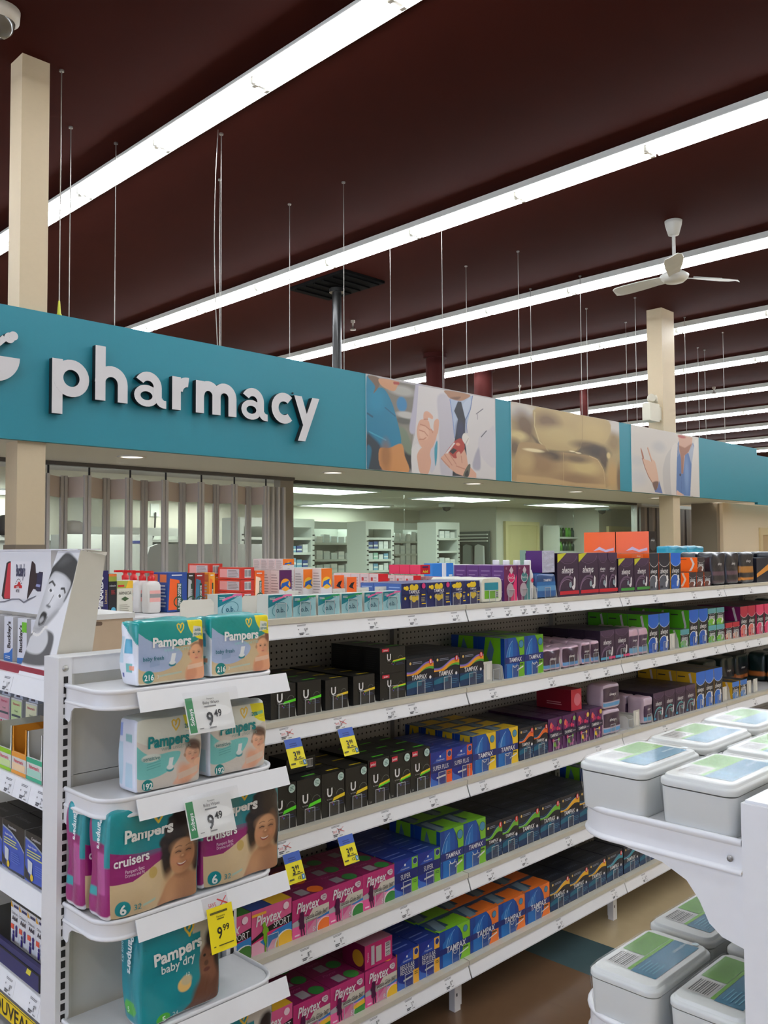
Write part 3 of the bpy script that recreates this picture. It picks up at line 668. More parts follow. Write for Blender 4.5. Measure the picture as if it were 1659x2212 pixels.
for z in zC[1:4]: stock(7.75, 8.12, 8.03, z, 4, .1, MEDC, rn, 'narrow shelving with green and blue boxes')
for z in zD: stock(9.02, 9.73, 9.03, z, 6, .17, MEDC[:1], rn, 'recessed shelving of upright white boxes')
for y in (1172, 1208, 1237): stock(7.2, 8.4, 9.03, atY(710, y, 9.0)[2], 9, .13, MEDC[:3], rn, 'wide recessed pharmacy shelving')
for y in (1162, 1219): stock(9.12, 9.46, 8.03, atY(960, y, 8.0)[2], 3, .1, MEDC[:3], rn, 'narrow shelving nearest the hanging bags')
for y in (1193, 1225): stock(6.3, 6.76, 8.03, atY(660, y, 8.0)[2], 5, .11, MEDC, rn, 'shelving at the glass edge by the gate')

# bag rack on the side wall
br = thing('bag_rack', 'dark wall rack with hanging clear bags by the cream door', 'rack', (10.72, 8.4, 0))
z0 = atX(1030, 1155, 10.72)[2]
obj('slat_panel', MB().box((-.02, .0, z0 - 1.0), (0, 1.2, z0 + .05), mat((96, 104, 100), .6)), br)
for k in range(3): obj('rail', MB().box((-.05, .02, z0 - .01 - .05*k), (-.02, 1.18, z0 + .01 - .05*k), SHW), br)
for k, (y, c) in enumerate(((.15, (200, 206, 204)), (.38, (150, 160, 160)), (.6, (120, 130, 130)), (.85, (110, 120, 120)), (1.05, (96, 104, 104)))):
    s_ = MB().prism([(y - .09, z0 - .5), (y + .09, z0 - .52), (y + .08, z0 - .18), (y + .02, z0 - .15), (y - .08, z0 - .18)], 0, -.09 - .01*k, -.05 - .01*k, mat(c, .4))
    obj('hanging_bag', s_, br)
# doors
def door(name, x0, x1, yw, zt, handle_x, win):
    DC = mat((196, 186, 136), .5, noise=.02); FC = mat((206, 196, 148), .5)
    d = struct(name, MB().box((x0 + .06, yw - .03, 0), (x1 - .06, yw - .001, zt - .06), DC))
    struct('door_frame', MB().box((x0, yw - .05, 0), (x0 + .06, yw - .001, zt), FC).box((x1 - .06, yw - .05, 0), (x1, yw - .001, zt), FC).box((x0 + .06, yw - .05, zt - .06), (x1 - .06, yw - .001, zt), FC), d)
    if win: struct('door_window', MB().box((x0 + .38, yw - .034, 1.2), (x0 + .55, yw - .03, zt - .45), mat((150, 176, 180), .15)), d)
    struct('door_handle', MB().tube([(handle_x, yw - .03, 1.02), (handle_x, yw - .08, 1.02), (handle_x + .1, yw - .08, 1.02)], .012, ALU, 8), d)
door('door_1', 10.93, 11.83, 8.3, atY(1120, 1127, 8.3)[2], 11.05, True)
door('door_2', 12.62, 13.6, 7.5, atY(1320, 1137, 7.5)[2], 12.75, False)
# green goods shelf
gs = thing('wall_shelf', 'small white shelf of green bottles between the cream doors', 'shelving', (11.88, 7.9, 0))
gz = [atY(1225, y, 8.0)[2] for y in (1160, 1190, 1215)]
obj('back_panel', MB().box((0, .28, gz[2] - .3), (.55, .3, gz[0] + .2), SHW), gs)
obj('side_panel', MB().box((-.03, 0, gz[2] - .3), (0, .3, gz[0] + .18), SHW), gs)
for z in gz: obj('shelf', MB().box((0, 0, z - .03), (.55, .28, z), SHW), gs)
for z in gz[:2]:
    for k in range(6):
        c = [(40, 70, 50), (70, 110, 60), (30, 60, 44), (96, 176, 60), (90, 160, 60), (40, 70, 60)][(k + (3 if z == gz[1] else 0)) % 6]
        tag(obj('green_bottle', MB().lathe([(.0001, 0), (.035, 0), (.036, .1), (.018, .125), (.018, .15), (.0001, .15)], mat(c, .25), (0, 0, 0), 10), None, (11.93 + .085*k, 7.98, z)), 'small green bottle on the shelf between the cream doors', 'bottle', 'green bottles in the pharmacy')
# interior odds and ends
for x, y, lb in ((9.3, 8.05, 'dome camera in the pharmacy ceiling above the hanging bags'), (12.0, 7.2, 'dome camera in the pharmacy ceiling by the second door'), (5.75, 8.2, 'twin dome camera in the pharmacy ceiling behind the gate')):
    q = thing('dome_camera', lb, 'camera', (x, y, IC)); obj('base', MB().lathe([(.0001, 0), (.11, 0), (.11, -.05), (.06, -.06)], SHW), q); obj('dome', MB().lathe([(.065, -.055), (.05, -.1), (.0001, -.12)], mat((60, 62, 60), .2)), q)
ct = thing('counter_unit', 'long white counter behind the folding gate', 'counter', (2.6, 8.6, 0)); cz = atY(250, 1158, 8.6)[2]
obj('worktop', MB().box((-.6, -.05, cz - .05), (2.3, .6, cz), SHW), ct); obj('front_panel', MB().box((-.58, 0, cz - .35), (2.28, .02, cz - .05), mat((190, 194, 188), .5)), ct); obj('lower_body', MB().box((-.58, .1, 0), (2.28, .58, cz - .35), mat((86, 84, 82), .6)), ct)
cb = thing('white_cabinet', 'white low cabinet with a blue logo behind the gate', 'cabinet', (4.0, 8.1, 0)); c2 = atY(280, 1155, 8.1)[2]
obj('body', MB().box((-.2, 0, 0), (.72, .35, c2), SHW), cb); obj('logo', MB().box((.45, -.003, c2 - .09), (.66, 0, c2 - .06), mat((40, 60, 140), .5)), cb)
for x, y, r, h, c, lb in ((3.42, 8.6, .1, .2, (60, 56, 54), 'dark basket on the counter behind the gate'), (3.78, 8.6, .04, .26, (74, 68, 62), 'dark bottle on the counter behind the gate'), (4.12, 8.65, .12, .16, (96, 88, 80), 'brown bag on the counter behind the gate')):
    tag(obj('counter_item', MB().lathe([(.0001, 0), (r*.9, 0), (r, h*.3), (r*.95, h*.75), (r*.6, h*.95), (.0001, h)], mat(c, .7), (0, 0, 0), 12), None, (x, y, cz)), lb, 'item')
ot = thing('wall_outlet', 'white wall outlet with a hanging cord behind the gate', 'outlet', (0, 0, 0)); op = atY(335, 1102, 9.88)
obj('plate', MB().box((op[0] - .06, 9.88, op[2] - .08), (op[0] + .06, 9.9, op[2] + .08), SHW), ot); obj('cord', MB().tube([(op[0], 9.87, op[2] - .03), (op[0] - .05, 9.8, op[2] - .3), (op[0] - .3, 9.6, op[2] - .55)], .012, DARK, 6), ot)
pr = thing('grey_partition', 'rounded grey partition screen behind the folding gate', 'partition', (0, 7.6, 0)); a = atY(318, 1175, 7.6); c = atY(610, 1175, 7.6)
obj('screen', MB().prism([(a[0], .8), (c[0], .8), (c[0], a[2]), (a[0] + .12, a[2]), (a[0] + .03, a[2] - .03), (a[0], a[2] - .12)], 1, 0, .04, mat((170, 172, 170), .6)), pr)

# right-hand end of the front
struct('wall_pharmacy_right', MB().box((atY(1562, 1150, 5.75)[0], 5.75, 0), (15.5, 5.85, SB), WALL_C))
struct('trim_1', MB().box((atY(1535, 1150, 5.9)[0], 5.8, 0), (atY(1563, 1150, 5.75)[0], 6.2, SB), mat((128, 116, 100), .6)))
struct('trim_2', MB().box((atY(1513, 1150, 6.3)[0], 6.3, 0), (atY(1536, 1150, 6.3)[0], 6.36, SB - .12), mat((206, 194, 170), .6)))
xg = atY(1385, 1150, 6.6)[0]; xh = atY(1513, 1150, 6.6)[0]
g2 = thing('closed_grille', 'grey closed grille panels beside the glass front', 'gate', (0, 6.6, 0)); n = 16
for k in range(n):
    x = xg + (xh-xg)*k/n; obj('grille_panel', MB().box((x, .02*(k % 2), 0), (x + (xh-xg)/n*.92, .03 + .02*(k % 2), SB - .06), mat((142, 134, 128), .45, metal=.3) if k % 2 else mat((112, 106, 102), .45, metal=.3)), g2)
dx = atY(1640, 1150, 5.74)[0]
dd = struct('door_3', MB().box((dx + .1, 5.735, 0), (dx + 1.0, 5.749, atY(1650, 1148, 5.74)[2] - .06), mat((178, 150, 112), .6)))
struct('door_frame', MB().box((dx, 5.72, 0), (dx + .1, 5.749, atY(1650, 1140, 5.74)[2]), mat((206, 184, 140), .5)).box((dx + .1, 5.72, atY(1650, 1148, 5.74)[2] - .06), (dx + 1.1, 5.749, atY(1650, 1140, 5.74)[2]), mat((206, 184, 140), .5)), dd)
# ================================================================ store shelving
YF = 2.2863; X0 = 2.7723; BAY = 1.219
SZ = [z + CZ for z in (-.227, -.562, -.931, -1.303, -1.648)]
PEG = bpy.data.materials.new('pegboard'); PEG.use_nodes = True
def _peg():
    nt = PEG.node_tree; b = nt.nodes['Principled BSDF']; b.inputs['Roughness'].default_value = .6
    tc = nt.nodes.new('ShaderNodeTexCoord'); sx = nt.nodes.new('ShaderNodeSeparateXYZ'); nt.links.new(tc.outputs['Object'], sx.inputs[0])
    def mt(op, a, b_=None, v=None):
        n = nt.nodes.new('ShaderNodeMath'); n.operation = op; nt.links.new(a, n.inputs[0])
        if b_ is not None: nt.links.new(b_, n.inputs[1])
        if v is not None: n.inputs[1].default_value = v
        return n.outputs[0]
    def cell(o):
        f = mt('FRACT', mt('ADD', mt('DIVIDE', o, v=.0254), v=100.0)); d = mt('SUBTRACT', f, v=.5); return mt('MULTIPLY', d, d)
    r = mt('ADD', cell(sx.outputs[0]), cell(sx.outputs[2])); h = mt('LESS_THAN', r, v=.026)
    mx = nt.nodes.new('ShaderNodeMix'); mx.data_type = 'RGBA'; nt.links.new(h, mx.inputs[0])
    mx.inputs[6].default_value = L3((160, 158, 154)); mx.inputs[7].default_value = L3((14, 13, 13)); nt.links.new(mx.outputs[2], b.inputs['Base Color'])
_peg()
UPR = mat((136, 134, 130), .45, noise=.04)
RAILT = -math.atan2(.018, .047)
CLEAR = clear('acrylic', (.95, .96, .97), .015, .05, haze=(.03, (200, 200, 205)))
ACEDGE = mat((196, 198, 202), .3)

_lab = {}
def price_label(price, strike=False):
    """small shelf ticket: product lines, bar code and price with raised cents"""
    key = (price, strike)
    if key in _lab: return _lab[key]
    c = Carton(.058, .0004, .042, (232, 232, 234), rough=.6)
    c.lines('F', .06, .75, .80, .95, 2, (120, 120, 124), .55).lines('F', .06, .16, .5, .62, 1, (130, 130, 130), .8)
    c.lines('F', .08, .46, .08, .3, 2, (96, 96, 100), .8).lines('F', .55, .8, .08, .16, 1, (140, 140, 140), .8)
    d, ce = price.split('.')
    c.text('F', d, .62, .45, .36, (52, 52, 56), sx=.7, align='R').text('F', ce, .65, .55, .2, (52, 52, 56), sx=.75, align='L')
    if strike:
        c.text('F', 'SAVE', .4, .48, .2, (212, 90, 90), sx=.7, align='R').poly('F', [(.42, .3), (.46, .3), (.98, .74), (.94, .74)], (205, 66, 66)).poly('F', [(.42, .7), (.46, .72), (.98, .36), (.94, .33)], (205, 66, 66))
    _lab[key] = c.mesh('price_label'); return _lab[key]

stop_m = MB().poly([(-.022, 0, 0), (.022, 0, 0), (.022, 0, .05), (-.022, 0, .05)], CLEAR).box((-.022, -.0004, .049), (.022, .002, .0504), ACEDGE).box((-.0224, -.0004, 0), (-.0212, .002, .05), ACEDGE).box((.0212, -.0004, 0), (.0224, .002, .05), ACEDGE).mesh('front_stop')
fin_m = MB().prism([(0, 0), (.37, 0), (.37, .05), (.02, .062), (.008, .055)], 0, -.001, .001, mat((214, 212, 204), .45)).mesh('divider')
plate_m = MB().box((-.03, 0, 0), (.03, .003, .085), mat((214, 212, 204), .45)).box((-.012, -.004, .01), (.012, 0, .075), mat((226, 224, 216), .45)).mesh('pusher_plate')
BAYS = []; SHELF = {}
for j, lb in enumerate(('white shelving bay of black and pink cartons beside the diaper display', 'white shelving bay of blue cartons and purple cartons, next past the black cartons', 'white shelving bay of purple and blue pad cartons with the orange cartons on top', 'white shelving bay of dark pouches and pink cartons past the orange cartons', 'white shelving bay of dark bags at the far end of the run')):
    xb = X0 + BAY*(j-1)
    t = thing('gondola_bay', lb, 'shelving', (xb, YF, 0), 'bays of the long shelving run'); BAYS.append(t)
    obj('back_panel', MB().box((.02, .43, .12), (BAY - .02, .445, SZ[0] - .03), PEG), t)
    up = MB().box((0, .405, .0), (.02, .43, SZ[0] - .035), UPR); u = obj('upright', up, t)
    sl = MB()
    for k in range(44): sl.box((.001, .4035, .25 + .0305*k), (.009, .4052, .25 + .0305*k + .018), DARK)
    obj('slots', sl, u)
    obj('upright', MB().box((BAY - .02, .405, 0), (BAY, .43, SZ[0] - .035), UPR), t)
    legs = ((.001, .036, .085), (BAY - .036, BAY - .001, .06))
    for a, b_, y in legs:
        lg = obj('leg', MB().box((a, y, 0), (b_, y + .03, SZ[4] - .03), STEEL_W).box((a + .01, y - .001, .06), (a + .016, y, .072), INK), t)
    obj('base_beam', MB().box((0, .3, .09), (BAY, .33, .16), UPR), t)
    for k in range(5):
        z = SZ[k]; s = MB().box((.002, .016, z - .022), (BAY - .002, .43, z - .002), STEEL_W).box((.002, .012, z - .018), (BAY - .002, .046, z), BEIGE)
        for x in (.012, BAY - .016): s.prism([(.43, z - .022), (.12, z - .022), (.30, z - .06), (.43, z - .10)], 0, x, x + .004, UPR)
        sh = obj('shelf', s, t)
        r = MB().prism([(.018, z - .015), (.0, z - .064), (.004, z - .066), (.022, z - .017)], 0, .004, BAY - .004, PAPER)
        r.prism([(.0185, z - .013), (.0165, z - .0175), (.0195, z - .018), (.023, z - .013)], 0, .004, BAY - .004, mat((200, 200, 204), .3))
        r.prism([(.0005, z - .062), (-.001, z - .066), (.004, z - .067), (.005, z - .063)], 0, .004, BAY - .004, mat((206, 206, 210), .3))
        obj('price_rail', r, sh)
        SHELF[(k, j)] = sh
    obj('rear_shelf', MB().box((-.14 if j == 0 else 0, .445, SZ[0] - .024), (BAY, .89, SZ[0] - .002), STEEL_W), t)
    if j == 0: obj('end_panel', MB().box((0, .45, .0), (.006, .88, SZ[0] - .03), UPR), t)

def bay_of(X): return max(0, min(4, int((X - (X0 - BAY))/BAY)))
def put_label(k, px_x, price, strike=False):
    X = atY(px_x, 1400 + 180*k, YF)[0]; j = bay_of(X); sh = SHELF[(k, j)]; xb = X0 + BAY*(j-1)
    o = link('price_label', price_label(price, strike), sh, (min(max(X - xb, .035), BAY - .035), .0005, SZ[k] - .062)); o.rotation_euler[0] = RAILT
for k, row in enumerate((((660, '9.49'), (811, '9.49'), (897, '9.99'), (989, '5.49'), (1063, '3.99'), (1103, '29.99'), (1137, '39.99'), (1160, '19.99'), (1190, '7.99'), (1230, '6.99'), (1319, '8.99'), (1362, '8.99'), (1422, '6.99'), (1505, '7.49'), (1560, '5.99'), (1628, '7.99')),
        ((850, '10.99'), (897, '9.99'), (1071, '8.49'), (1198, '8.49'), (1275, '4.99'), (1316, '8.99'), (1382, '4.99'), (1420, '7.99'), (1469, '5.99'), (1505, '5.49'), (1555, '6.49'), (1592, '3.99'), (1622, '3.99'), (1648, '5.49')),
        ((840, '10.99'), (942, '3.99'), (1050, '8.49'), (1146, '5.49'), (1207, '5.49'), (1300, '6.99'), (1445, '7.99'), (1640, '6.99')),
        ((667, '8.99'), (737, '8.99'), (880, '3.99'), (974, '8.49'), (1065, '5.49'), (1138, '9.99'), (1235, '5.49')),
        ((815, '8.99'), (890, '3.99'), (975, '8.49'), (1215, '9.49'), (1334, '5.99'), (1400, '6.99')))):
    for p, pr in row: put_label(k, p, pr)
for k, p, pr in ((1, 622, '5.49'), (1, 738, '5.49'), (2, 617, '5.99'), (2, 733, '5.99')): put_label(k, p, pr, True)

# hanging sale tags under the price rails
def sale_tag():
    c = Carton(.07, .0006, .094, (238, 222, 20), rough=.45)
    c.rect('F', 0, .68, 1, 1, (58, 92, 178)).lines('F', .25, .8, .72, .86, 2, (36, 60, 130), .5)
    c.text('F', '3', .5, .42, .27, (24, 24, 24), bold=.02, sx=.8, align='R').text('F', '99', .53, .48, .15, (24, 24, 24), bold=.02, sx=.85, align='L').lines('F', .6, .8, .3, .35, 1, (60, 56, 20), .6)
    c.text('F', '12', .72, .14, .1, (30, 30, 30), bold=.02, align='R').rect('F', .78, .05, .96, .22, (40, 110, 160)).rect('F', .84, .09, .9, .18, (200, 220, 230)).lines('F', .06, .4, .1, .17, 1, (70, 66, 20), .7).lines('F', .3, .95, .245, .29, 1, (90, 84, 20), .7)
    return c.mesh('sale_tag')
sm = sale_tag()
for k, p, lb in ((1, 627, 'blue and yellow 3.99 sale tag on the second shelf, beside the baby wipes'), (1, 741, 'blue and yellow 3.99 sale tag under the second shelf below the black cartons'), (2, 624, 'blue and yellow 3.99 sale tag under the third shelf beside the diaper pack'), (2, 741, 'blue and yellow 3.99 sale tag under the third shelf above the pink cartons')):
    X = atY(p, 1600 + 200*(k-1), YF)[0]
    o = tag(link('sale_tag', sm, None, (X + .012, YF - .001, SZ[k] - .060)), lb, 'price tag')
    a = math.radians(-24); dz = .094*math.cos(a); dy = .094*math.sin(-a)
    o.rotation_euler[0] = a; o.location = (X + .004, YF - .004 - dy, SZ[k] - .060 - dz)

# ---------------------------------------------------------------- rounded wing shelves
def wing_outline(x0, x1, yb, yf, r, n=8):
    """back edge at yb, front at yf, both front corners rounded"""
    s = 1 if yf > yb else -1; pts = [(x0, yb)]
    for k in range(n+1):
        t = math.pi/2*k/n; pts.append((x0 + r - r*math.cos(t), yf - s*r + s*r*math.sin(t)))
    for k in range(n+1):
        t = math.pi/2*k/n; pts.append((x1 - r + r*math.sin(t), yf - s*r + s*r*math.cos(t)))
    pts.append((x1, yb)); return pts
def grow(pts, d):
    out = []; n = len(pts); cx = sum(p[0] for p in pts)/n; cy = sum(p[1] for p in pts)/n
    for i, p in enumerate(pts):
        a = Vector(pts[max(i-1, 0)]); b_ = Vector(pts[min(i+1, n-1)]); t = (b_-a).normalized(); nn = Vector((t.y, -t.x))
        if nn.dot(Vector(p) - Vector((cx, cy))) < 0: nn = -nn
        if i in (0, n-1): nn = Vector((1 if p[0] > cx else -1, 0))
        out.append((p[0] + nn.x*d, p[1] + nn.y*d))
    return out
def wing_shelf(x0, x1, yb, yf, z, r=.07, h=.046):
    o = wing_outline(x0, x1, yb, yf, r); m = MB()
    prof = [(-.012, -.004), (-.0105, -.001), (-.0075, .0015), (-.004, .002), (-.001, .0005), (0, -.0025), (-.0005, -.006), (-.0025, -.0085), (-.0045, -.0095), (-.0047, -.0105), (-.0048, -h + .0105), (-.0045, -h + .0092), (-.002, -h + .008), (-.0002, -h + .0055), (0, -h + .003), (-.0012, -h + .0008), (-.004, -h), (-.008, -h + .001)]
    rings = [[(p[0], p[1], z + dz) for p in grow(o, d)] for d, dz in prof]; n = len(o)
    if yf < yb: fl = False
    else: fl = True
    v = [p for r_ in rings for p in r_]; f = []
    for i in range(len(rings)-1):
        for k in range(n-1):
            q = (i*n+k, i*n+k+1, (i+1)*n+k+1, (i+1)*n+k); f.append(q if fl else q[::-1])
    m.add(v, f, WHITE, True)
    top = [(p[0], p[1], z - .004) for p in grow(o, -.0125)]; m.add(top, [tuple(range(n))[::-1 if fl else 1]], WHITE)
    bot = [(p[0], p[1], z - .012) for p in grow(o, -.008)]; m.add(bot, [tuple(range(n))[::1 if fl else -1]], WHITE)
    return m
def slotted_upright(x0, x1, y0, y1, zt, face, z0=.05):
    m = MB().box((x0, y0, 0), (x1, y1, zt), WHITE)
    return m

# the diaper display at the end of the run
YP = 2.09; PXL, PXR = .963, 1.492; PT = -.262 + CZ
PZ = [z + CZ for z in (-.326, -.576, -.853, -1.131, -1.41)]
pd = thing('wing_display', 'white slotted end display with rounded shelves for diapers and wipes', 'shelving', (0, 0, 0))
for x0, x1 in ((PXL, PXL + .034), (PXR - .034, PXR)):
    u = obj('upright', MB().box((x0, YP, 0), (x1, YP + .082, PT), WHITE), pd); sl = MB()
    for k in range(58): sl.box((x0 + .013, YP - .0008, PT - .062 - .0254*k), (x0 + .024, YP + .0005, PT - .062 - .0254*k + .0165), DARK)
    obj('slots', sl, u)
obj('top_rail', MB().box((PXL + .002, YP + .001, PT - .001), (PXR - .002, YP + .08, PT + .0005), WHITE).box((PXL + .034, YP + .006, PT - .042), (PXR - .034, YP + .03, PT - .001), WHITE), pd)
obj('bolt', MB().lathe([(.0001, .006), (.006, .005), (.008, 0)], mat((170, 168, 162), .35, metal=.8), (0, 0, 0), 10), pd, (PXL + .017, YP, PT - .026)).rotation_euler[0] = math.pi/2
for a, c in ((PT - .04, PZ[1] + .02), (PZ[1] + .019, PZ[2] - .065), (PZ[2] - .066, .1)):
    obj('back_panel', MB().box((PXL + .04, YP + .02, c + .0008), (PXR - .04, YP + .032, a), mat((206, 206, 200), .5, noise=.03)), pd)
    obj('panel_edge', MB().box((PXL + .034, YP + .012, c), (PXL + .046, YP + .02, a), mat((214, 214, 208), .45)), pd)
YW = 1.885
for k, z in enumerate(PZ):
    sh = obj('shelf', wing_shelf(PXL + .014, PXR - .002, YP - .002, YW, z), pd)
    br_ = [(YP + .001, z - .044), (YP - .10, z - .044), (YP - .03, z - .056), (YP - .024, z - .07), (YP - .026, z - .088), (YP - .034, z - .094), (YP + .001, z - .08)]
    br_ = [(YP + .001, z - .044), (YP - .12, z - .044), (YP - .05, z - .052), (YP - .036, z - .062), (YP - .03, z - .084), (YP - .022, z - .09), (YP + .001, z - .082)]
    for x in (PXL + .016, PXR - .008): obj('bracket', MB().prism(br_, 0, x, x + .003, WHITE), sh)
    st = MB().prism([(YW - .004, z - .006), (YW - .022, z - .052), (YW - .019, z - .053), (YW - .001, z - .007)], 0, PXL + .095, PXR + .012, PAPER)
    obj('price_rail', st, sh)

# ---------------------------------------------------------------- shelving with cold remedies, running away beside the display
LX = .975; LZS = [z + CZ for z in (-.329, -.599, -.863, -1.121, -1.40)]; LY0, LY1 = YP + .084, 3.4
lg = thing('side_gondola', 'white side shelving of cold and cough remedies joined to the diaper display', 'shelving', (0, 0, 0))
obj('back_panel', MB().box((1.40, LY0, .1), (1.415, LY1, LZS[0] - .02), mat((60, 60, 64), .6)), lg)
obj('end_panel', MB().box((LX + .01, LY0, .0), (1.40, LY0 + .012, LZS[0] - .03), mat((150, 150, 150), .5)), lg)
for k, z in enumerate(LZS):
    sh = obj('shelf', MB().box((LX + .004, LY0, z - .03), (1.42, LY1, z), STEEL_W), lg)
    obj('price_rail', MB().prism([(LX + .003, z - .001), (LX - .008, z - .05), (LX - .003, z - .052), (LX + .006, z - .003)], 1, LY0, LY1, PAPER), sh)
def side_label(k, Y, price):
    sh = [c for c in lg.children if c.name.startswith('shelf')][k]
    o = link('price_label', price_label(price), sh, (LX - .0085, Y, LZS[k] - .049)); o.rotation_euler = (-math.atan2(.011, .049), 0, -math.pi/2)
for k, Y, p in ((0, 2.42, '11.49'), (1, 2.40, '2.49'), (1, 2.30, '2.49'), (1, 2.2, '2.49'), (3, 2.38, '8.99'), (3, 2.23, '8.99')): side_label(k, Y, p)
# yellow strip under the fourth shelf
nv = Carton(1.1, .002, .052, (240, 206, 20), rough=.5); nv.text('F', 'NOUVEAU', .985, .5, .72, (30, 28, 26), bold=.02, align='R', sx=1.2).rect('F', 0, .96, 1, 1, (60, 60, 56))
o = tag(link('promo_strip', nv.mesh('promo_strip'), None, (LX - .012, 2.2 + .55, LZS[3] - .108), -math.pi/2), 'yellow strip printed NOUVEAU below the childrens medicine shelf', 'sign')

# ---------------------------------------------------------------- the wing display with tubs, across the aisle
RX, RYP = 1.30, .556; RZ = [z + CZ for z in (-.434, -.776, -1.13)]
rd = thing('tub_display', 'white wing display with rounded shelves of shrink-wrapped tubs', 'shelving', (0, 0, 0)); RT = -.377 + CZ
obj('upright', MB().box((RX, RYP - .1, 0), (RX + .05, RYP, RT), WHITE), rd)
obj('upright', MB().box((RX + .66, RYP - .1, 0), (RX + .71, RYP, RT), WHITE), rd)
obj('top_channel', MB().box((RX + .006, RYP - .094, RT), (RX + .70, RYP - .004, RT + .004), WHITE).box((RX + .02, RYP - .07, RT + .0035), (RX + .09, RYP - .045, RT + .0045), DARK), rd)
obj('back_panel', MB().box((RX + .05, RYP - .05, .1), (RX + .66, RYP - .03, RT), mat((206, 206, 200), .5)), rd)
for z in RZ:
    sh = obj('shelf', wing_shelf(RX + .002, RX + .70, RYP + .002, .862, z, r=.085, h=.052), rd)
    bp = [(0.0, -.052), (.2, -.052), (.13, -.062), (.09, -.08), (.07, -.105), (.055, -.135), (.035, -.15), (0, -.158)]
    for x in (RX + .006, RX + .69): obj('bracket', MB().prism([(RYP + a, z + c) for a, c in bp], 0, x, x + .003, WHITE), sh)
    obj('rivet', MB().lathe([(.0001, .003), (.004, .002), (.005, 0)], ALU, (0, 0, 0), 8), sh, (RX + .004, RYP + .02, z - .03)).rotation_euler[1] = -math.pi/2
# ================================================================ goods: cartons
WT = (236, 236, 238); NAVY = (26, 34, 92)
GREEN = (122, 188, 44); YEL = (240, 200, 40); ORG = (238, 112, 40)
def d_ob(col, txt, h=.07, w=.1):
    c = Carton(w, .062, h, (150, 194, 202), (206, 208, 200), (190, 200, 196))
    c.swoosh('F', lambda u: .45 + .5*u, lambda u: 1.0, (6, 122, 138), u0=0, u1=.95).swoosh('F', lambda u: .62 + .3*min(1, u*1.3), lambda u: .72 + .4*u, col, u0=.18, u1=1).swoosh('F', lambda u: .8 + .2*u, lambda u: 1.0, (8, 116, 128), u0=0, u1=.6)
    c.ring('F', .5, .36, .31, .022, (60, 120, 136), sx=1.45, a0=-40, a1=215, tilt=.25).text('F', 'o.b.', .5, .36, None, (8, 88, 112), bold=.02, maxw=.36).text('F', txt, .78, .88, .07, WT, maxw=.3).lines('F', .05, .3, .78, .9, 2, WT, .4)
    return c
def d_compak(w):
    c = Carton(w, .075, .096, NAVY, (70, 106, 176), (48, 64, 120)); Y1 = (234, 200, 40)
    for u, v, r in ((.22, .8, .1), (.42, .83, .13), (.6, .84, .12), (.5, .78, .12), (.12, .82, .06), (.5, .36, .13), (.38, .42, .1), (.62, .4, .1), (.14, .4, .06)): c.ell('F', u, v, r, Y1)
    c.rect('F', 0, .55, 1, .72, (24, 32, 88)).text('F', 'TAMPAX', .5, .66, None, WT, maxw=.44, bold=.01, sx=.85).text('F', 'compak', .6, .57, .05, WT, maxw=.3).rect('F', .8, .14, .98, .18, YEL).rect('F', .8, .5, .95, .54, YEL).lines('F', .78, .96, .24, .42, 3, (200, 190, 120), .4)
    if w > .1: c.ell('F', .88, .88, .11, (214, 56, 120))
    c.lines('L', .1, .9, .2, .9, 6, (150, 176, 220), .4); return c
def d_pearl(w, h, wave, rainbow=False, d=.085):
    K = (20, 24, 40); c = Carton(w, d, h, K, (24, 28, 40), (34, 38, 48))
    f = lambda u: .60 + .22*u - .06*math.sin(u*6.3)
    c.swoosh('F', lambda u: .02, lambda u: .38 + .1*math.sin(3*u), (14, 50, 92)).swoosh('F', lambda u: .18 + .1*u, lambda u: .30 + .16*math.sin(2.6*u)*.6, (16, 104, 132), u0=0, u1=.55)
    c.swoosh('F', lambda u: f(u) - .05 - .12*u, lambda u: f(u), wave)
    if rainbow: c.swoosh('F', lambda u: f(u), lambda u: f(u) + .05, (150, 112, 190)).swoosh('F', lambda u: f(u) - .05 - .125*u, lambda u: f(u) - .10, (86, 168, 56), u0=.5)
    else: c.swoosh('F', lambda u: f(u), lambda u: f(u) + .02, (120, 160, 190))
    c.swoosh('F', lambda u: f(u) + .05, lambda u: f(u) + .07, (24, 84, 130), u0=0, u1=.7)
    c.rect('F', 0, .40, 1, .55, K).text('F', 'TAMPAX', .46, .48, None, WT, maxw=.56, bold=.015, shear=.15, sx=.85).text('F', 'PEARL', .62, .40, .05, (170, 190, 210), maxw=.3).ell('F', .86, .43, .045, (230, 230, 236))
    c.ell('F', .88, .86, .085, (216, 48, 44), sx=.85).rect('F', .86, .82, .9, .92, (244, 220, 220)).ell('F', .12, .88, .04, (226, 190, 110)).lines('F', .2, .6, .84, .92, 2, (150, 160, 180), .4)
    c.lines('F', .62, .95, .14, .3, 3, (70, 130, 160), .35).lines('L', .1, .85, .2, .85, 8, (58, 62, 74), .3).text('T', 'TAMPAX', .5, .5, .25, (96, 104, 118), maxw=.6); return c
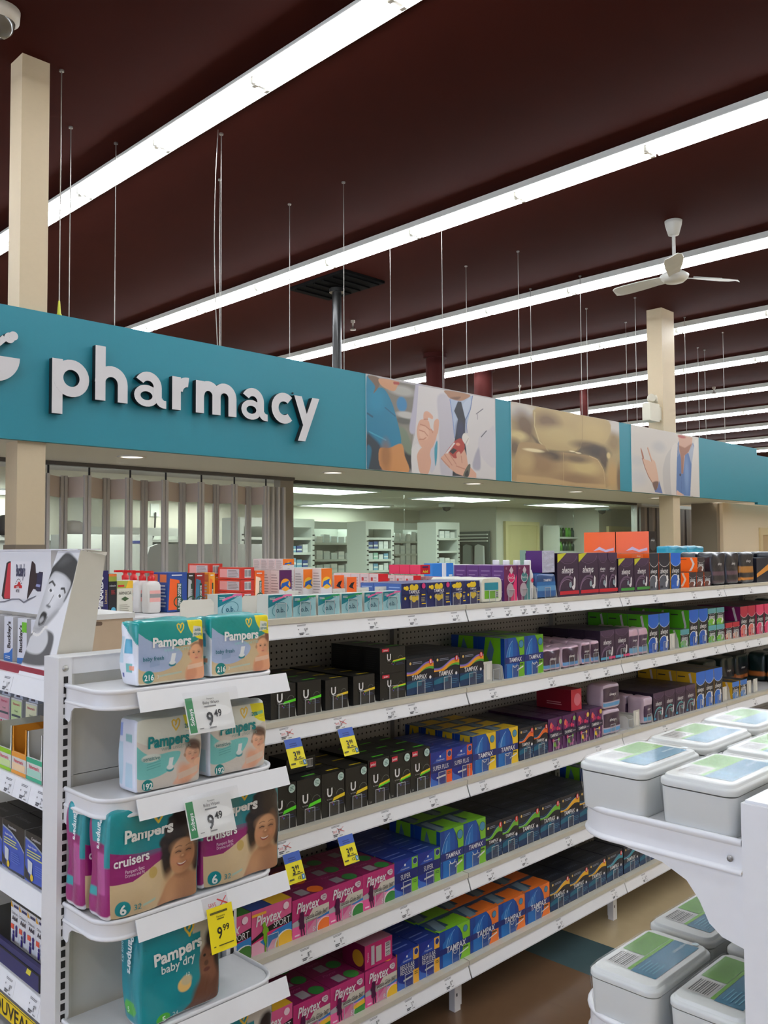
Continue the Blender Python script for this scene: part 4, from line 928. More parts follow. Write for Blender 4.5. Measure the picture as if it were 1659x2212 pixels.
def d_tampax(w, h, acc, d=.095, lab='Regular'):
    B = (20, 66, 148); c = Carton(w, d, h, B, acc, (54, 84, 112))
    c.swoosh('F', lambda u: .0, lambda u: 1.0, (14, 82, 168), u0=.18, u1=.62).swoosh('F', lambda u: .0, lambda u: .55 + .45*math.sin(max(0, u)*2.2), (28, 112, 190), u0=.1, u1=.42)
    c.poly('F', [(.56, 1), (1, 1), (1, 0), (.66, 0), (.74, .2), (.78, .42), (.74, .7), (.66, .88)], acc)
    c.ring('F', .62, .36, .62, .018, (150, 190, 224), sx=.75, a0=112, a1=182, n=16).poly('F', [(.14, .36), (.2, .42), (.3, .78), (.27, .76), (.17, .44)], (120, 176, 222))
    c.poly('F', [(0, .36), (1, .36), (1, .54), (0, .52)], (24, 40, 116)).text('F', 'TAMPAX', .54, .445, None, WT, maxw=.64, bold=.015, shear=.1, sx=.9)
    c.ell('F', .84, .82, .1, (70, 140, 178)).ring('F', .84, .82, .1, .012, (30, 60, 120)).ring('F', .5, .34, .1, .02, WT, a0=190, a1=350, n=10).poly('F', [(.6, .15), (.62, .19), (.93, .27), (.93, .23)], (226, 226, 224)).lines('F', .76, .95, .28, .34, 1, (60, 80, 40), .6)
    c.poly('L', [(0, 1), (.3, 1), (.22, .5), (.3, 0), (0, 0)], B).poly('L', [(.34, .55), (.5, .3), (.62, .7), (.48, .95)], (84, 118, 150)).rect('L', .86, 0, 1, 1, B)
    c.rect('T', 0, .0, 1, .22, acc).rect('T', .45, 0.22, 1, .8, acc).poly('T', [(.05, .1), (.3, .1), (.42, .9), (.16, .9)], (120, 144, 158)).text('T', 'TAMPAX', .68, .8, .14, (40, 60, 110), maxw=.4); return c
def d_brand(txts, acc, d=.1):
    B = (24, 44, 140); c = Carton(.127, d, .131, B, (24, 40, 128), (34, 56, 140))
    c.poly('F', [(0, .0), (.5, .0), (.3, .12), (.1, .2), (0, .3)], (60, 104, 190)).rect('F', .74, .0, 1, .98, acc).poly('F', [(.0, .62), (.5, .9), (.74, .98), (.74, .64)], (34, 74, 170))
    c.rect('F', 0, .38, 1, .66, (22, 34, 110)).ell('F', .88, .86, .095, (26, 40, 120)).ring('F', .88, .86, .095, .012, (180, 200, 230)).ell('F', .44, .84, .035, WT).text('F', 'Compliments', .44, .74, .05, WT, maxw=.42, shear=.2)
    if len(txts) == 1: c.text('F', txts[0], .46, .52, None, WT, maxw=.72 if len(txts[0]) > 6 else .42, sx=.7)
    else:
        for k, s in enumerate(txts): c.text('F', s, .46, .585 - .13*k, None, WT, maxw=.66, sx=.8)
    c.poly('F', [(.26, .19), (.26, .24), (.68, .27), (.68, .22)], (222, 222, 220)).lines('F', .78, .96, .24, .34, 2, (60, 90, 60), .4)
    c.lines('T', .1, .8, .2, .8, 2, (110, 130, 190), .25).rect('L', .93, 0, 1, 1, acc); return c
def d_u(w, h, a, b_=None, tagged=False, badge=False, d=.09):
    K = (26, 27, 27); c = Carton(w, d, h, K, (20, 20, 20), (36, 37, 36))
    v = .36 if h > .12 else .42
    c.ell('F', .36, v + .14, .23*min(1, .105/h + .15), (14, 14, 14)).ring('F', .36, v + .14, .23*min(1, .105/h + .15), .008, (60, 66, 60))
    c.text('F', 'U', .35, v + .2, .235*min(1.1, .11/h + .12), WT, bold=.03, sx=.95).text('F', 'by kotex', .35, v + .04, .035, (190, 190, 190), maxw=.3)
    c.poly('F', [(.46, v - .02), (1, v + .04), (1, v + .12), (.52, v + .06)], b_ or a)
    if b_: c.poly('F', [(.46, v - .02), (1, v + .04), (1, v + .075), (.49, v + .018)], a)
    c.ring('F', .8, v + .1, .13, .012, (120, 126, 120), a0=20, a1=170, n=12).text('F', 'click', .78, v + .02, .03, K, maxw=.3).lines('F', .62, .95, v - .14, v - .04, 2, (60, 70, 110), .4)
    for (x, y), q in zip(((.45, v - .06), (.55, v - .04), (.5, v - .1)), ((160, 60, 140), (60, 160, 90), (70, 90, 190))): c.ell('F', x, y, .025, q, n=8)
    if badge: c.ell('F', .82, .87, .095, (196, 222, 214)).lines('F', .74, .9, .82, .92, 3, (90, 130, 120), .4)
    if tagged: c.poly('F', [(.06, .84), (.34, .84), (.34, .96), (.06, .96)], (206, 30, 60)).text('F', 'Jumbo!', .2, .9, .06, WT, maxw=.24, bold=.02).text('F', '34', .08, .06, .05, (170, 170, 166))
    c.lines('L', .15, .9, .15, .9, 9, (44, 44, 44), .3).rect('T', .45, .3, .98, .42, a); return c
def d_gg(acc, lab='S', acc2=None, d=.095):
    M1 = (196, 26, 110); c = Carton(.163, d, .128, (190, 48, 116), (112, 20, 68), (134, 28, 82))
    c.poly('F', [(0, 0), (1, 0), (1, .36), (.5, .3), (0, .22)], (238, 150, 186)).poly('F', [(0, 0), (.3, 0), (.6, .3), (.3, .36), (0, .3)], (236, 96, 160)).poly('F', [(0, .42), (.3, .5), (.6, .4), (.34, .30), (0, .3)], (176, 172, 178))
    c.poly('F', [(.32, .44), (1, .62), (1, .36), (.7, .34), (.32, .30)], (190, 184, 170)).poly('F', [(.55, .62), (1, .64), (1, .50), (.4, .40)], (214, 208, 194)).poly('F', [(.62, .31), (1, .40), (1, .33), (.72, .30)], (48, 128, 206))
    c.ell('F', .86, .06, .24, (248, 226, 236), sx=1.15).ell('F', .88, .04, .235, acc, sx=1.1)
    if acc2: c.poly('F', [(.62, .2), (.75, .27), (1, .3), (1, .18), (.7, .14)], acc2)
    c.text('F', 'Playtex', .42, .77, None, WT, maxw=.62, shear=.25, bold=.02, sx=.72).text('F', 'Gentle Glide 360°', .66, .46, None, (44, 44, 46), maxw=.62, shear=.25, sx=.6).text('F', lab, .6, .1, .12, WT, bold=.02)
    P = (74, 14, 62)
    c.poly('F', [(.20, .62), (.25, .66), (.29, .62), (.31, .48), (.30, .38), (.33, .24), (.31, .2), (.33, .02), (.30, .02), (.27, .2), (.25, .2), (.26, .02), (.23, .02), (.22, .2), (.18, .22), (.19, .38), (.15, .44), (.20, .52)], P)
    c.ell('F', .86, .82, .09, (214, 200, 206)).ell('F', .8, .84, .06, (222, 210, 216)).lines('F', .8, .92, .78, .88, 2, (150, 110, 130), .4).lines('F', .05, .2, .05, .12, 1, (252, 220, 236), .6)
    c.poly('T', [(.3, .12), (.55, .12), (.55, .62), (.3, .62)], (150, 146, 148)).ell('T', .76, .3, .3, acc).text('T', 'Playtex', .4, .85, .16, (190, 90, 140), maxw=.5, shear=.25); return c
def d_sport(acc, d=.095):
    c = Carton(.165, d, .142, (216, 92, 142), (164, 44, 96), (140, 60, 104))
    c.poly('F', [(0, 0), (1, 0), (1, .3), (0, .3)], (236, 172, 196)).poly('F', [(0, .26), (.5, .36), (1, .3), (1, .46), (.4, .42), (0, .34)], (220, 36, 110)).poly('F', [(.2, .26), (.6, .4), (1, .46), (1, .24), (.5, .2), (.4, .05)], (48, 130, 198))
    c.poly('F', [(0, .36), (.4, .54), (1, .66), (1, .46), (.4, .42), (0, .28)], (26, 24, 26)).ell('F', .84, .02, .3, WT, sx=1.1).ell('F', .86, .0, .295, acc, sx=1.08)
    c.text('F', 'Playtex', .42, .75, None, WT, maxw=.64, shear=.25, bold=.02, sx=.75).text('F', 'SPORT', .74, .54, None, WT, maxw=.42, sx=.8).ell('F', .85, .87, .085, (244, 214, 226)).rect('F', 0, .86, .35, .92, (240, 180, 60))
    G = (126, 178, 40)
    c.poly('F', [(.24, .62), (.29, .68), (.33, .66), (.33, .6), (.4, .5), (.41, .42), (.37, .42), (.37, .3), (.35, .14), (.34, .0), (.31, .0), (.32, .16), (.28, .28), (.28, .42), (.25, .46), (.28, .56)], G)
    c.rect('T', .5, 0, 1, 1, acc).rect('T', 0, 0, .5, 1, (52, 76, 140)); return c
def d_radiant(acc):
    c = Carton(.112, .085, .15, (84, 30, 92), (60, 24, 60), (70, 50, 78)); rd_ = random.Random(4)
    for k in range(16):
        u, v = .15 + .7*rd_.random(), .62 + .34*rd_.random(); c.ell('F', u, v, .03 + .05*rd_.random(), rd_.choice(((206, 30, 90), (226, 60, 110), (150, 30, 100), (236, 120, 90))), n=10)
    c.rect('F', 0, .4, 1, .58, (26, 20, 60)).text('F', 'TAMPAX', .40, .49, None, WT, maxw=.58, bold=.015, shear=.12, sx=.85).text('F', 'radiant', .82, .49, .045, (210, 190, 220), maxw=.26).ell('F', .84, .86, .075, (222, 190, 90) if acc == YEL else (150, 190, 110))
    for k in range(9): c.ell('F', .25 + .6*rd_.random(), .08 + .26*rd_.random(), .05, rd_.choice((acc, (206, 60, 110), (180, 90, 150))), n=10)
    c.lines('T', .1, .9, .2, .8, 2, (110, 90, 116), .3); return c
def d_always(w, h, band, acc=None, d=.09, corner=False, double=False):
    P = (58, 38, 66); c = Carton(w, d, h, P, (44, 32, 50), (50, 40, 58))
    for o in ((.25, .75) if double else (.5,)):
        k = .5 if double else 1.0
        c.swoosh('F', lambda u: .86 - .5*(1 - (2*(u-o)/k)**2)*.14, lambda u: 1.0, (76, 52, 84), u0=o - k/2, u1=o + k/2).ring('F', o, .95, .20, .008, (120, 96, 128), sx=(1.0 if not double else .5)*w/h*2.2, a0=185, a1=355, n=12)
        c.text('F', 'always', o - .02, .62, None, WT, sx=.8, maxw=.55*k, shear=.25, bold=.01).lines('F', o - .3*k, o + .2*k, .53, .56, 1, (170, 160, 176), .7)
        c.ring('F', o, .12, .36, .05, (110, 86, 116) if not acc else acc, sx=w*k/h*1.25, a0=60, a1=175, n=14).ring('F', o - .05*k, .1, .30, .012, (150, 128, 156), sx=w*k/h*1.25, a0=50, a1=175, n=14)
        c.poly('F', [(o + .2*k, .16), (o + .28*k, .15), (o + .33*k, .22), (o + .35*k, .4), (o + .30*k, .46), (o + .26*k, .40), (o + .25*k, .26), (o + .16*k, .22)], (230, 226, 230)).ell('F', o + .1*k, .27, .07, acc or (150, 168, 178), sx=.8)
    for q, (c_, x0, x1) in enumerate(band): c.rect('F', x0, .05, x1, .13, c_)
    if corner: c.poly('F', [(0, .78), (0, .98), (.3, 1), (.42, 1)], (206, 206, 50))
    c.lines('L', .1, .9, .3, .8, 5, (70, 56, 76), .3); return c
def d_infinity(w, d, h, side, frontc, topc, small=False):
    c = Carton(w, d, h, (24, 28, 44), side, (60, 60, 62))
    c.swoosh('F', lambda u: .62 + .1*(2*u-1)**2 if not small else .7, lambda u: 1.0, topc).ring('F', .5, .86, .24, .012, (226, 226, 230), sx=w/h*2.3, a0=205, a1=335, n=10)
    c.text('F', 'always', .46, .52, None, WT, sx=.8, maxw=.7, shear=.25, bold=.01).ell('F', .4, .16, .24, frontc, sx=w/h*1.9).ring('F', .4, .16, .25, .02, (236, 236, 240), sx=w/h*1.9, a0=20, a1=160, n=12)
    c.poly('F', [(.55, .08), (.66, .06), (.78, .2), (.8, .36), (.70, .4), (.62, .34), (.66, .24), (.56, .2)], (236, 236, 240)).rect('F', .08, .05, .3, .11, topc if frontc != topc else (240, 180, 60))
    c.poly('L', [(.55, .05), (.68, .3), (.75, .55), (.62, .95), (.72, .98), (.86, .55), (.78, .3), (.68, .05)], (214, 206, 212)).lines('L', .08, .45, .82, .9, 1, (60, 60, 60), .4); return c
def d_diva(acc):
    c = Carton(.092, .07, .155, (110, 28, 82), (92, 50, 120), (110, 60, 130))
    c.poly('F', [(.5, .0), (1, 0), (1, .75), (.75, .5), (.6, .3)], acc).ell('F', .55, .66, .14, acc, sx=1.1).poly('F', [(.4, .86), (.56, .98), (.72, .86), (.56, .74)], (206, 190, 200)).ring('F', .55, .66, .15, .018, (220, 206, 216), sx=1.1, a0=150, a1=395)
    c.text('F', 'DivaCup', .55, .66, .07, WT, maxw=.6, shear=.2).ell('F', .45, .3, .2, (176, 160, 170), sx=.85).lines('L', .2, .9, .2, .9, 6, (140, 110, 160), .3).text('F', 'Ω', .15, .92, .05, WT); return c

# ---------------------------------------------------------------- goods: soft packs
FILM = vcol_mat('plastic_film', .3, coat=.35, bump=.25)
class Pack:
    """pillow-shaped film pack; the print is carried by point colours"""
    def __init__(s, w, d, h, e=9.0, crumple=.0015, bulge=.05, seed=1, taper=0.0):
        s.w, s.d, s.h, s.e, s.cr, s.b, s.tp = w, d, h, e, crumple, bulge, taper; r = np.random.RandomState(seed)
        s.k = r.uniform(1.2, 5.5, (7, 3))*r.choice([-1, 1], (7, 3)); s.ph = r.uniform(0, 6.28, 7); s.V = []; s.C = []; s.F = []; s.mb = None; s.tx = []
    def cube(s, face, u, v):
        u = np.asarray(u, float); v = np.asarray(v, float); o = np.ones_like(u)
        return {'F': (2*u-1, -o, 2*v-1), 'L': (-o, 1-2*u, 2*v-1), 'R': (o, 2*u-1, 2*v-1), 'B': (1-2*u, o, 2*v-1), 'T': (2*u-1, 2*v-1, o), 'D': (2*u-1, 1-2*v, -o)}[face]
    def surf(s, face, u, v, off=0.0):
        x, y, z = s.cube(face, u, v); n = (np.abs(x)**s.e + np.abs(y)**s.e + np.abs(z)**s.e)**(1/s.e); x, y, z = x/n, y/n, z/n
        cr = sum(np.sin(k[0]*x + k[1]*y + k[2]*z + p) for k, p in zip(s.k, s.ph))*s.cr*.5
        bx = 1 + s.b*(1-z*z)*.35; by = 1 + s.b*(1-z*z)*(1-x*x) - s.tp*np.clip(z, 0, 1)
        X = x*bx*(s.w/2 + off*(np.abs(x) > .9)) + cr*x; Y = s.d/2 + y*by*s.d/2 + cr*y*1.4; Z = s.h/2 + z*s.h/2 + np.where(z > .5, cr*1.2, 0)
        if face == 'F': Y = Y - off
        if face == 'L': X = X - off
        return np.stack([X, Y, Z], -1)
    def face(s, face, nu, nv, colors):
        u, v = np.meshgrid(np.linspace(0, 1, nu), np.linspace(0, 1, nv)); p = s.surf(face, u, v).reshape(-1, 3); o = len(s.V) and sum(len(a) for a in s.V)
        s.V.append(p); s.C.append(np.asarray(colors(u, v)).reshape(-1, 3) if callable(colors) else np.tile([lin(c) for c in colors], (nu*nv, 1)))
        i, j = np.meshgrid(np.arange(nu-1), np.arange(nv-1)); a = (j*nu+i).ravel() + o
        s.F.append(np.stack([a, a+1, a+nu+1, a+nu], -1)); return s
    def paint(s, face, P):
        return s.face(face, P.nu, P.nv, lambda u, v: P.c)
    def text(s, face, txt, u, v, hgt, col, maxw=None, bold=0.0, shear=0.0, rot=0, sx=1.0, align='C', off=.0028):
        fw, fh = {'F': (s.w, s.h), 'L': (s.d, s.h), 'R': (s.d, s.h)}[face]; V, F, wd = tgeo(txt, bold, shear, 3); k = hgt*fh; kx = k*sx
        if maxw and wd*kx > maxw*(fh if abs(rot) > 45 else fw): kx = maxw*(fh if abs(rot) > 45 else fw)/wd
        V = np.array(V); a = V[:, 0]*kx + {'C': -wd*kx/2, 'L': 0, 'R': -wd*kx}[align]; b = (V[:, 1]-.5)*k; ca, sa = math.cos(math.radians(rot)), math.sin(math.radians(rot))
        p = s.surf(face, u + (a*ca-b*sa)/fw, v + (a*sa+b*ca)/fh, off); s.tx.append((p, F, col)); return s
    def mesh(s, name):
        V = np.concatenate(s.V); F = np.concatenate(s.F); C = np.concatenate(s.C); v = V.tolist(); f = F.tolist(); mi = [0]*len(f); sm = [True]*len(f); mats = [FILM]; cols = [C]
        for p, tf_, col in s.tx:
            o = len(v); v += p.tolist(); f += [[i + o for i in q] for q in tf_]; m = mat(col, .3)
            if m not in mats: mats.append(m)
            mi += [mats.index(m)]*len(tf_); sm += [False]*len(tf_); cols.append(np.tile([lin(c) for c in col], (len(p), 1)))
        me = bpy.data.meshes.new(name); me.from_pydata(v, [], f)
        for m in mats: me.materials.append(m)
        me.polygons.foreach_set('material_index', mi); me.polygons.foreach_set('use_smooth', sm)
        at = me.color_attributes.new('print', 'FLOAT_COLOR', 'POINT'); C = np.concatenate(cols); c4 = np.ones((len(v), 4), np.float32); c4[:, :3] = C; at.data.foreach_set('color', c4.ravel()); me.update()
        return me
def bands(rows, default):
    """colour by height: rows of (v0, v1, rgb)"""
    def fn(u, v):
        c = np.zeros(u.shape + (3,)); c[:] = [lin(x) for x in default]
        for v0, v1, q in rows: c[(v >= v0) & (v < v1)] = [lin(x) for x in q]
        return c
    return fn
def d_pouch(w, d, h, rows, default, seed=1, txt='always', tv=.55, th=.12):
    p = Pack(w, d, h, 9.0, .0011, .05, seed)
    p.face('F', 22, 26, bands(rows, default)).face('L', 10, 20, bands([r for r in rows if r[2][0] > 120], (206, 182, 196) if default[0] > 90 else default)).face('R', 4, 4, default).face('B', 4, 4, default).face('T', 12, 10, (206, 176, 192) if default[0] > 90 else default).face('D', 3, 3, default)
    if txt: p.text('F', txt, .5, tv, th, WT, maxw=.7, shear=.25, bold=.01, off=.003)
    return p

G_ = {}
def goods(name, design): G_[name] = design.mesh(name.split('/')[0]); G_[name + '#'] = (design.w, design.d, design.h); return G_[name]
OBJ_NAME = {}
ORD = ('top', 'second', 'third', 'fourth', 'bottom')
FRONT = YF + .046
def fit_stop(k, X, w, fin=True):
    j = bay_of(X + w/2); sh = SHELF[(k, j)]; xb = X0 + BAY*(j-1)
    link('front_stop', stop_m, sh, (min(max(X + w/2 - xb, .025), BAY - .025), .040, SZ[k]))
    if fin: link('divider', fin_m, sh, (min(X + w - xb + .002, BAY - .004), .045, SZ[k]))
def place_label(desc, k, i, n, r, rows, s, stack):
    """say which one: row from the front, height in a stack, and place along the run from the diaper display"""
    lead = '' if rows == 1 else ('front ' if r == 0 else 'rear ' if r == rows-1 else ('second-row ', 'third-row ', 'fourth-row ')[r-1])
    if stack > 1: lead += 'upper ' if s else 'lower '
    base = lead + desc.rstrip(',') + ' on the ' + ORD[k] + ' shelf'
    if n == 1: return base
    f = ('nearer', 'farther from')[i] if n == 2 else ('nearest', 'middle of three from', 'farthest from')[i] if n == 3 else ('nearest', 'second from', 'third from', 'farthest from')[i]
    for tail in (', ' + f + ' the diaper display', ', ' + f + ' the diapers'):
        if len((base + tail).split()) <= 16: return base + tail
    return base
def row(k, key, xs, desc, cat='carton', rows=3, stack=1, stops=True, y0=0.0, back=None, z=0.0, only_top=None, yaw=1.2):
    w, d, h = G_[key + '#']; nm = key.split('/')[0]; gp = desc.rstrip(',') + ' (' + ORD[k] + ' shelf)'
    n = rows*stack*len(xs); soft = 'pouch' in nm or 'bag' in nm
    for i, X in enumerate(xs):
        for r in range(rows):
            for s in range(stack if (only_top is None or r < only_top) else 1):
                tag(link(nm, G_[key], None, (X + w/2 + random.uniform(-.0008, .0008), FRONT + y0 + r*(d*(1.065 if soft else 1.0) + .0015), SZ[k] + z + s*(h*(1.01 if soft else 1.0) + .0008)), math.radians(random.uniform(-yaw, yaw)*.25)), place_label(desc, k, i, len(xs), r, rows, s, stack), cat, gp if n > 1 else None)
        if stops: fit_stop(k, X, w)
# ================================================================ stocking the long run
# ---- top shelf
goods('tampon_box/ob0', d_ob((226, 110, 160), 'MULTI', .078)); goods('tampon_box/ob1', d_ob((20, 150, 90), 'SUPER')); goods('tampon_box/ob2', d_ob((226, 96, 160), 'NORMAL', .07, .092))
row(0, 'tampon_box/ob0', [1.79], 'small pale teal carton with a pink stripe', rows=1); row(0, 'tampon_box/ob1', [1.896, 2.008, 2.119], 'small pale teal carton with a green stripe', rows=1); row(0, 'tampon_box/ob2', [2.232, 2.33], 'narrow pale teal carton with a magenta stripe', rows=1)
row(0, 'tampon_box/ob0', [1.70], 'small pale teal carton, pushed back behind the wipes packs,', rows=1, stops=False, y0=.16)
goods('tampon_box/c0', d_compak(.139)); goods('tampon_box/c1', d_compak(.09))
row(0, 'tampon_box/c0', [2.428, 2.572], 'wide navy carton with yellow spots', rows=3); row(0, 'tampon_box/c1', [2.72, 2.813], 'narrow navy carton with yellow spots', rows=3)
goods('cup_box/d0', d_diva((226, 40, 110))); goods('cup_box/d1', d_diva((60, 128, 132)))
row(0, 'cup_box/d0', [3.074], 'maroon carton with a pink diamond emblem', rows=4); row(0, 'cup_box/d1', [3.171], 'maroon carton with a teal diamond emblem', rows=4)
for X in (1.896, 2.119, 2.24, 2.335):
    j = bay_of(X); link('pusher_plate', plate_m, SHELF[(0, j)], (min(X + .05 - (X0 + BAY*(j-1)), BAY - .032), .115, SZ[0]))
# upright tubs of wipes
def tub_mesh(w, d, h, n=5):
    m = MB(); TW = mat((232, 232, 224), .3, coat=.3)
    ring = lambda hx, hy, z, r: [(a, c + d/2, z) for a, c in rrect(hx, hy, r, n)]
    m.loft([ring(w/2*.9, d/2*.9, 0, .02), ring(w/2*.93, d/2*.93, .01, .022), ring(w/2*.98, d/2*.98, h*.78, .026), ring(w/2, d/2, h*.79, .026), ring(w/2, d/2, h*.9, .026), ring(w/2*.985, d/2*.985, h*.95, .028), ring(w/2*.93, d/2*.93, h, .03)], TW)
    return m
def standing_tub():
    m = MB(); TW = mat((226, 224, 208), .3, coat=.3); w, h, d = .15, .106, .07
    ring = lambda s, y: [(a, y, c + h/2) for a, c in rrect(w/2*s, h/2*s, .022, 5)]
    m.loft([ring(.92, 0), ring(.97, .004), ring(.985, .012), ring(1, .018), ring(.98, .03), ring(.95, d)][::-1], TW)
    for z0, z1, c in ((.052, .084, (36, 140, 160)), (.016, .05, (110, 176, 40))): m.poly([(-.05, -.0005, z0), (.045, -.0005, z0), (.045, -.0005, z1), (-.05, -.0005, z1)], mat(c, .35))
    m.poly([(.022, -.0009, .02), (.044, -.0009, .02), (.044, -.0009, .046), (.022, -.0009, .046)], mat((200, 200, 200), .4))
    for k in range(6): m.poly([(.024, -.0012, .022 + .004*k), (.042, -.0012, .022 + .004*k), (.042, -.0012, .024 + .004*k), (.024, -.0012, .024 + .004*k)], INK)
    return m.mesh('wipes_tub')
stm = standing_tub()
for r in range(4): tag(link('wipes_tub', stm, None, (2.986, FRONT + r*.072, SZ[0])), 'cream wipes tub with blue and green label standing on the top shelf', 'tub', 'standing wipes tubs on the top shelf')
fit_stop(0, 2.92, .13)
for r in range(4):
    b_ = thing('wash_bottle', 'white wash bottle with a red diamond on the top shelf', 'bottle', (3.288, FRONT + .03 + r*.06, SZ[0]), 'white wash bottles on the top shelf')
    obj('body', MB().lathe([(.0001, 0), (.022, 0), (.025, .01), (.025, .11), (.018, .132), (.012, .137)], mat((228, 226, 226), .35), (0, 0, 0), 14).poly([(-.012, -.0262, .085), (0, -.0262, .073), (.012, -.0262, .085), (0, -.0262, .097)], mat((206, 40, 80), .4)), b_)
    obj('cap', MB().lathe([(.016, .136), (.016, .172), (.014, .176), (.0001, .176)], mat((238, 238, 238), .35), (0, 0, 0), 14), b_)
fit_stop(0, 3.264, .05)
pb = d_pouch(.158, .09, .115, [(.0, .3, (20, 90, 160)), (.3, .5, (90, 150, 200)), (.5, .66, (30, 110, 180))], (20, 70, 130), 3, 'TAMPAX', .72, .1); goods('tampon_pouch/p', pb)
row(0, 'tampon_pouch/p', [3.317], 'glossy blue tampon pouch', 'pouch', rows=2)
fb = Carton(.1, .09, .1, mat((206, 212, 240), .12, metal=.35, bump=4.0, scale=38), mat((80, 30, 110), .3), (90, 60, 130)); goods('foil_box/f', fb); row(0, 'foil_box/f', [3.36], 'shiny purple foil box standing on the blue pouches', rows=1, stops=False, z=.118)
RB = (196, 30, 50); GB = (60, 150, 60)
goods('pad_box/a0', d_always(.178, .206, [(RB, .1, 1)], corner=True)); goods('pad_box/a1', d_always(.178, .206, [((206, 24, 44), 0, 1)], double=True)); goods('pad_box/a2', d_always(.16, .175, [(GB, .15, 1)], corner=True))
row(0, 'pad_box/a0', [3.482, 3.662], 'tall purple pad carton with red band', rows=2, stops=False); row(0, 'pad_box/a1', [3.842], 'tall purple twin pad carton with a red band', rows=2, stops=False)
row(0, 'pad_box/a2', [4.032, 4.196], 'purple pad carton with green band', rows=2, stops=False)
goods('pad_box/i0', d_infinity(.10, .17, .2, (232, 96, 26), (90, 96, 110), (40, 44, 60))); goods('pad_box/i1', d_infinity(.125, .17, .2, (232, 96, 26), (90, 96, 110), (36, 40, 56))); goods('pad_box/i2', d_infinity(.12, .17, .2, (236, 180, 30), (40, 96, 190), (40, 110, 220)))
row(0, 'pad_box/i0', [4.36], 'slim black pad carton with orange sides', rows=2, stops=False); row(0, 'pad_box/i1', [4.466], 'wider black pad carton with orange sides', rows=2, stops=False); row(0, 'pad_box/i2', [4.6], 'black and blue pad carton with yellow sides', rows=2, stops=False)
goods('pad_box/i3', d_infinity(.092, .12, .085, (236, 100, 30), (110, 60, 50), (60, 50, 56), True))
row(0, 'pad_box/i3', [4.82, 4.916, 5.016], 'small black pad carton with orange sides', rows=2, stops=False); row(0, 'pad_box/i3', [4.93], 'small black pad carton with orange sides, standing on the others,', rows=1, stops=False, z=.087)
big = Carton(.085, .20, .118, (30, 28, 34), (240, 96, 24), (226, 90, 30), rough=.2); big.ell('F', .5, .4, .3, (60, 60, 64)).text('F', 'always', .5, .6, .1, WT, maxw=.7, shear=.25).poly('L', [(.3, .1), (.5, .3), (.7, .15), (.95, .25), (.95, .12), (.7, .05), (.5, .15)], (214, 190, 214)).rect('L', .48, .98, .52, 1, (220, 90, 30)); goods('pad_box/big', big)
for q, y in enumerate((0, .205)): tag(link('pad_box', G_['pad_box/big'], None, (4.42, FRONT + .01 + y, SZ[0] + .2015)), ('large glossy orange pad carton lying on the black cartons, front one', 'large glossy orange pad carton lying on the black cartons, rear one')[q], 'carton')
tag(link('pad_box', Carton(.12, .1, .022, (232, 100, 40), (232, 96, 30)).text('F', 'always', .6, .5, .5, WT, shear=.2).mesh('pad_box'), None, (4.25, FRONT + .01, SZ[0] + .176)), 'flat orange carton lying on the green-banded purple cartons', 'carton')
goods('pad_bag/b0', d_pouch(.18, .1, .2, [(.3, .42, (96, 70, 90)), (.08, .16, (70, 56, 70))], (34, 36, 48), 5, 'always', .66, .09)); goods('pad_bag/b1', d_pouch(.2, .1, .2, [(.35, .55, (190, 130, 60)), (.1, .2, (206, 130, 50))], (30, 34, 44), 8, 'always', .72, .09))
row(0, 'pad_bag/b0', [5.13, 5.325], 'black pad bag with a mauve swirl', 'bag', rows=2, stops=False); row(0, 'pad_bag/b1', [5.54], 'black and gold pad bag', 'bag', rows=2, stops=False)
dk = Carton(.2, .12, .16, (36, 40, 54), (30, 32, 44), (40, 42, 52)); dk.swoosh('F', lambda u: .2 + .3*u, lambda u: .35 + .4*u, (226, 150, 60)).lines('L', .1, .9, .2, .8, 8, (70, 74, 86), .3); goods('pad_box/dk', dk); row(0, 'pad_box/dk', [5.78], 'dark navy pad carton with a gold sweep', rows=2, stops=False); row(0, 'pad_bag/b1', [6.02, 6.24, 6.46], 'black and gold pad bag past the navy carton', 'bag', rows=2, stops=False)
goods('pad_bag/t', d_pouch(.24, .12, .12, [(.3, .5, (170, 210, 60)), (.6, .8, (40, 170, 200))], (10, 140, 170), 4, None))
row(0, 'pad_bag/t', [5.75, 6.0], 'bright teal pad bag at the back', 'bag', rows=1, stops=False, y0=.5, z=.0); row(0, 'pad_bag/t', [5.6, 5.86], 'bright teal pad bag stacked at the back', 'bag', rows=1, stops=False, y0=.5, z=.122)

# ---- second shelf
UG, UY = (90, 222, 40), (236, 206, 40)
goods('tampon_box/u0', d_u(.105, .112, UG)); goods('tampon_box/u1', d_u(.107, .105, UY)); goods('tampon_box/u2', d_u(.136, .097, UG, UY, True))
row(1, 'tampon_box/u0', [1.80, 1.914], 'short black letter-U carton with green flash', rows=4); row(1, 'tampon_box/u1', [2.04, 2.174], 'short black letter-U carton with yellow flash', rows=4); row(1, 'tampon_box/u2', [2.31], 'wide black jumbo carton with a white letter U', rows=3, stack=2)
goods('tampon_box/pr', d_pearl(.156, .139, (238, 160, 40), True)); row(1, 'tampon_box/pr', [2.452, 2.61, 2.768], 'black carton with a rainbow wave', rows=4)
link('pusher_plate', plate_m, SHELF[(1, 1)], (.185, .05, SZ[1])); link('divider', fin_m, SHELF[(1, 1)], (.29, .045, SZ[1])); fit_stop(1, 2.96, .09)
goods('tampon_box/tg2', d_tampax(.142, .173, (110, 180, 30), .15)); row(1, 'tampon_box/tg2', [3.07, 3.216], 'tall blue carton with lime green side', rows=2)
PK = (214, 176, 196)
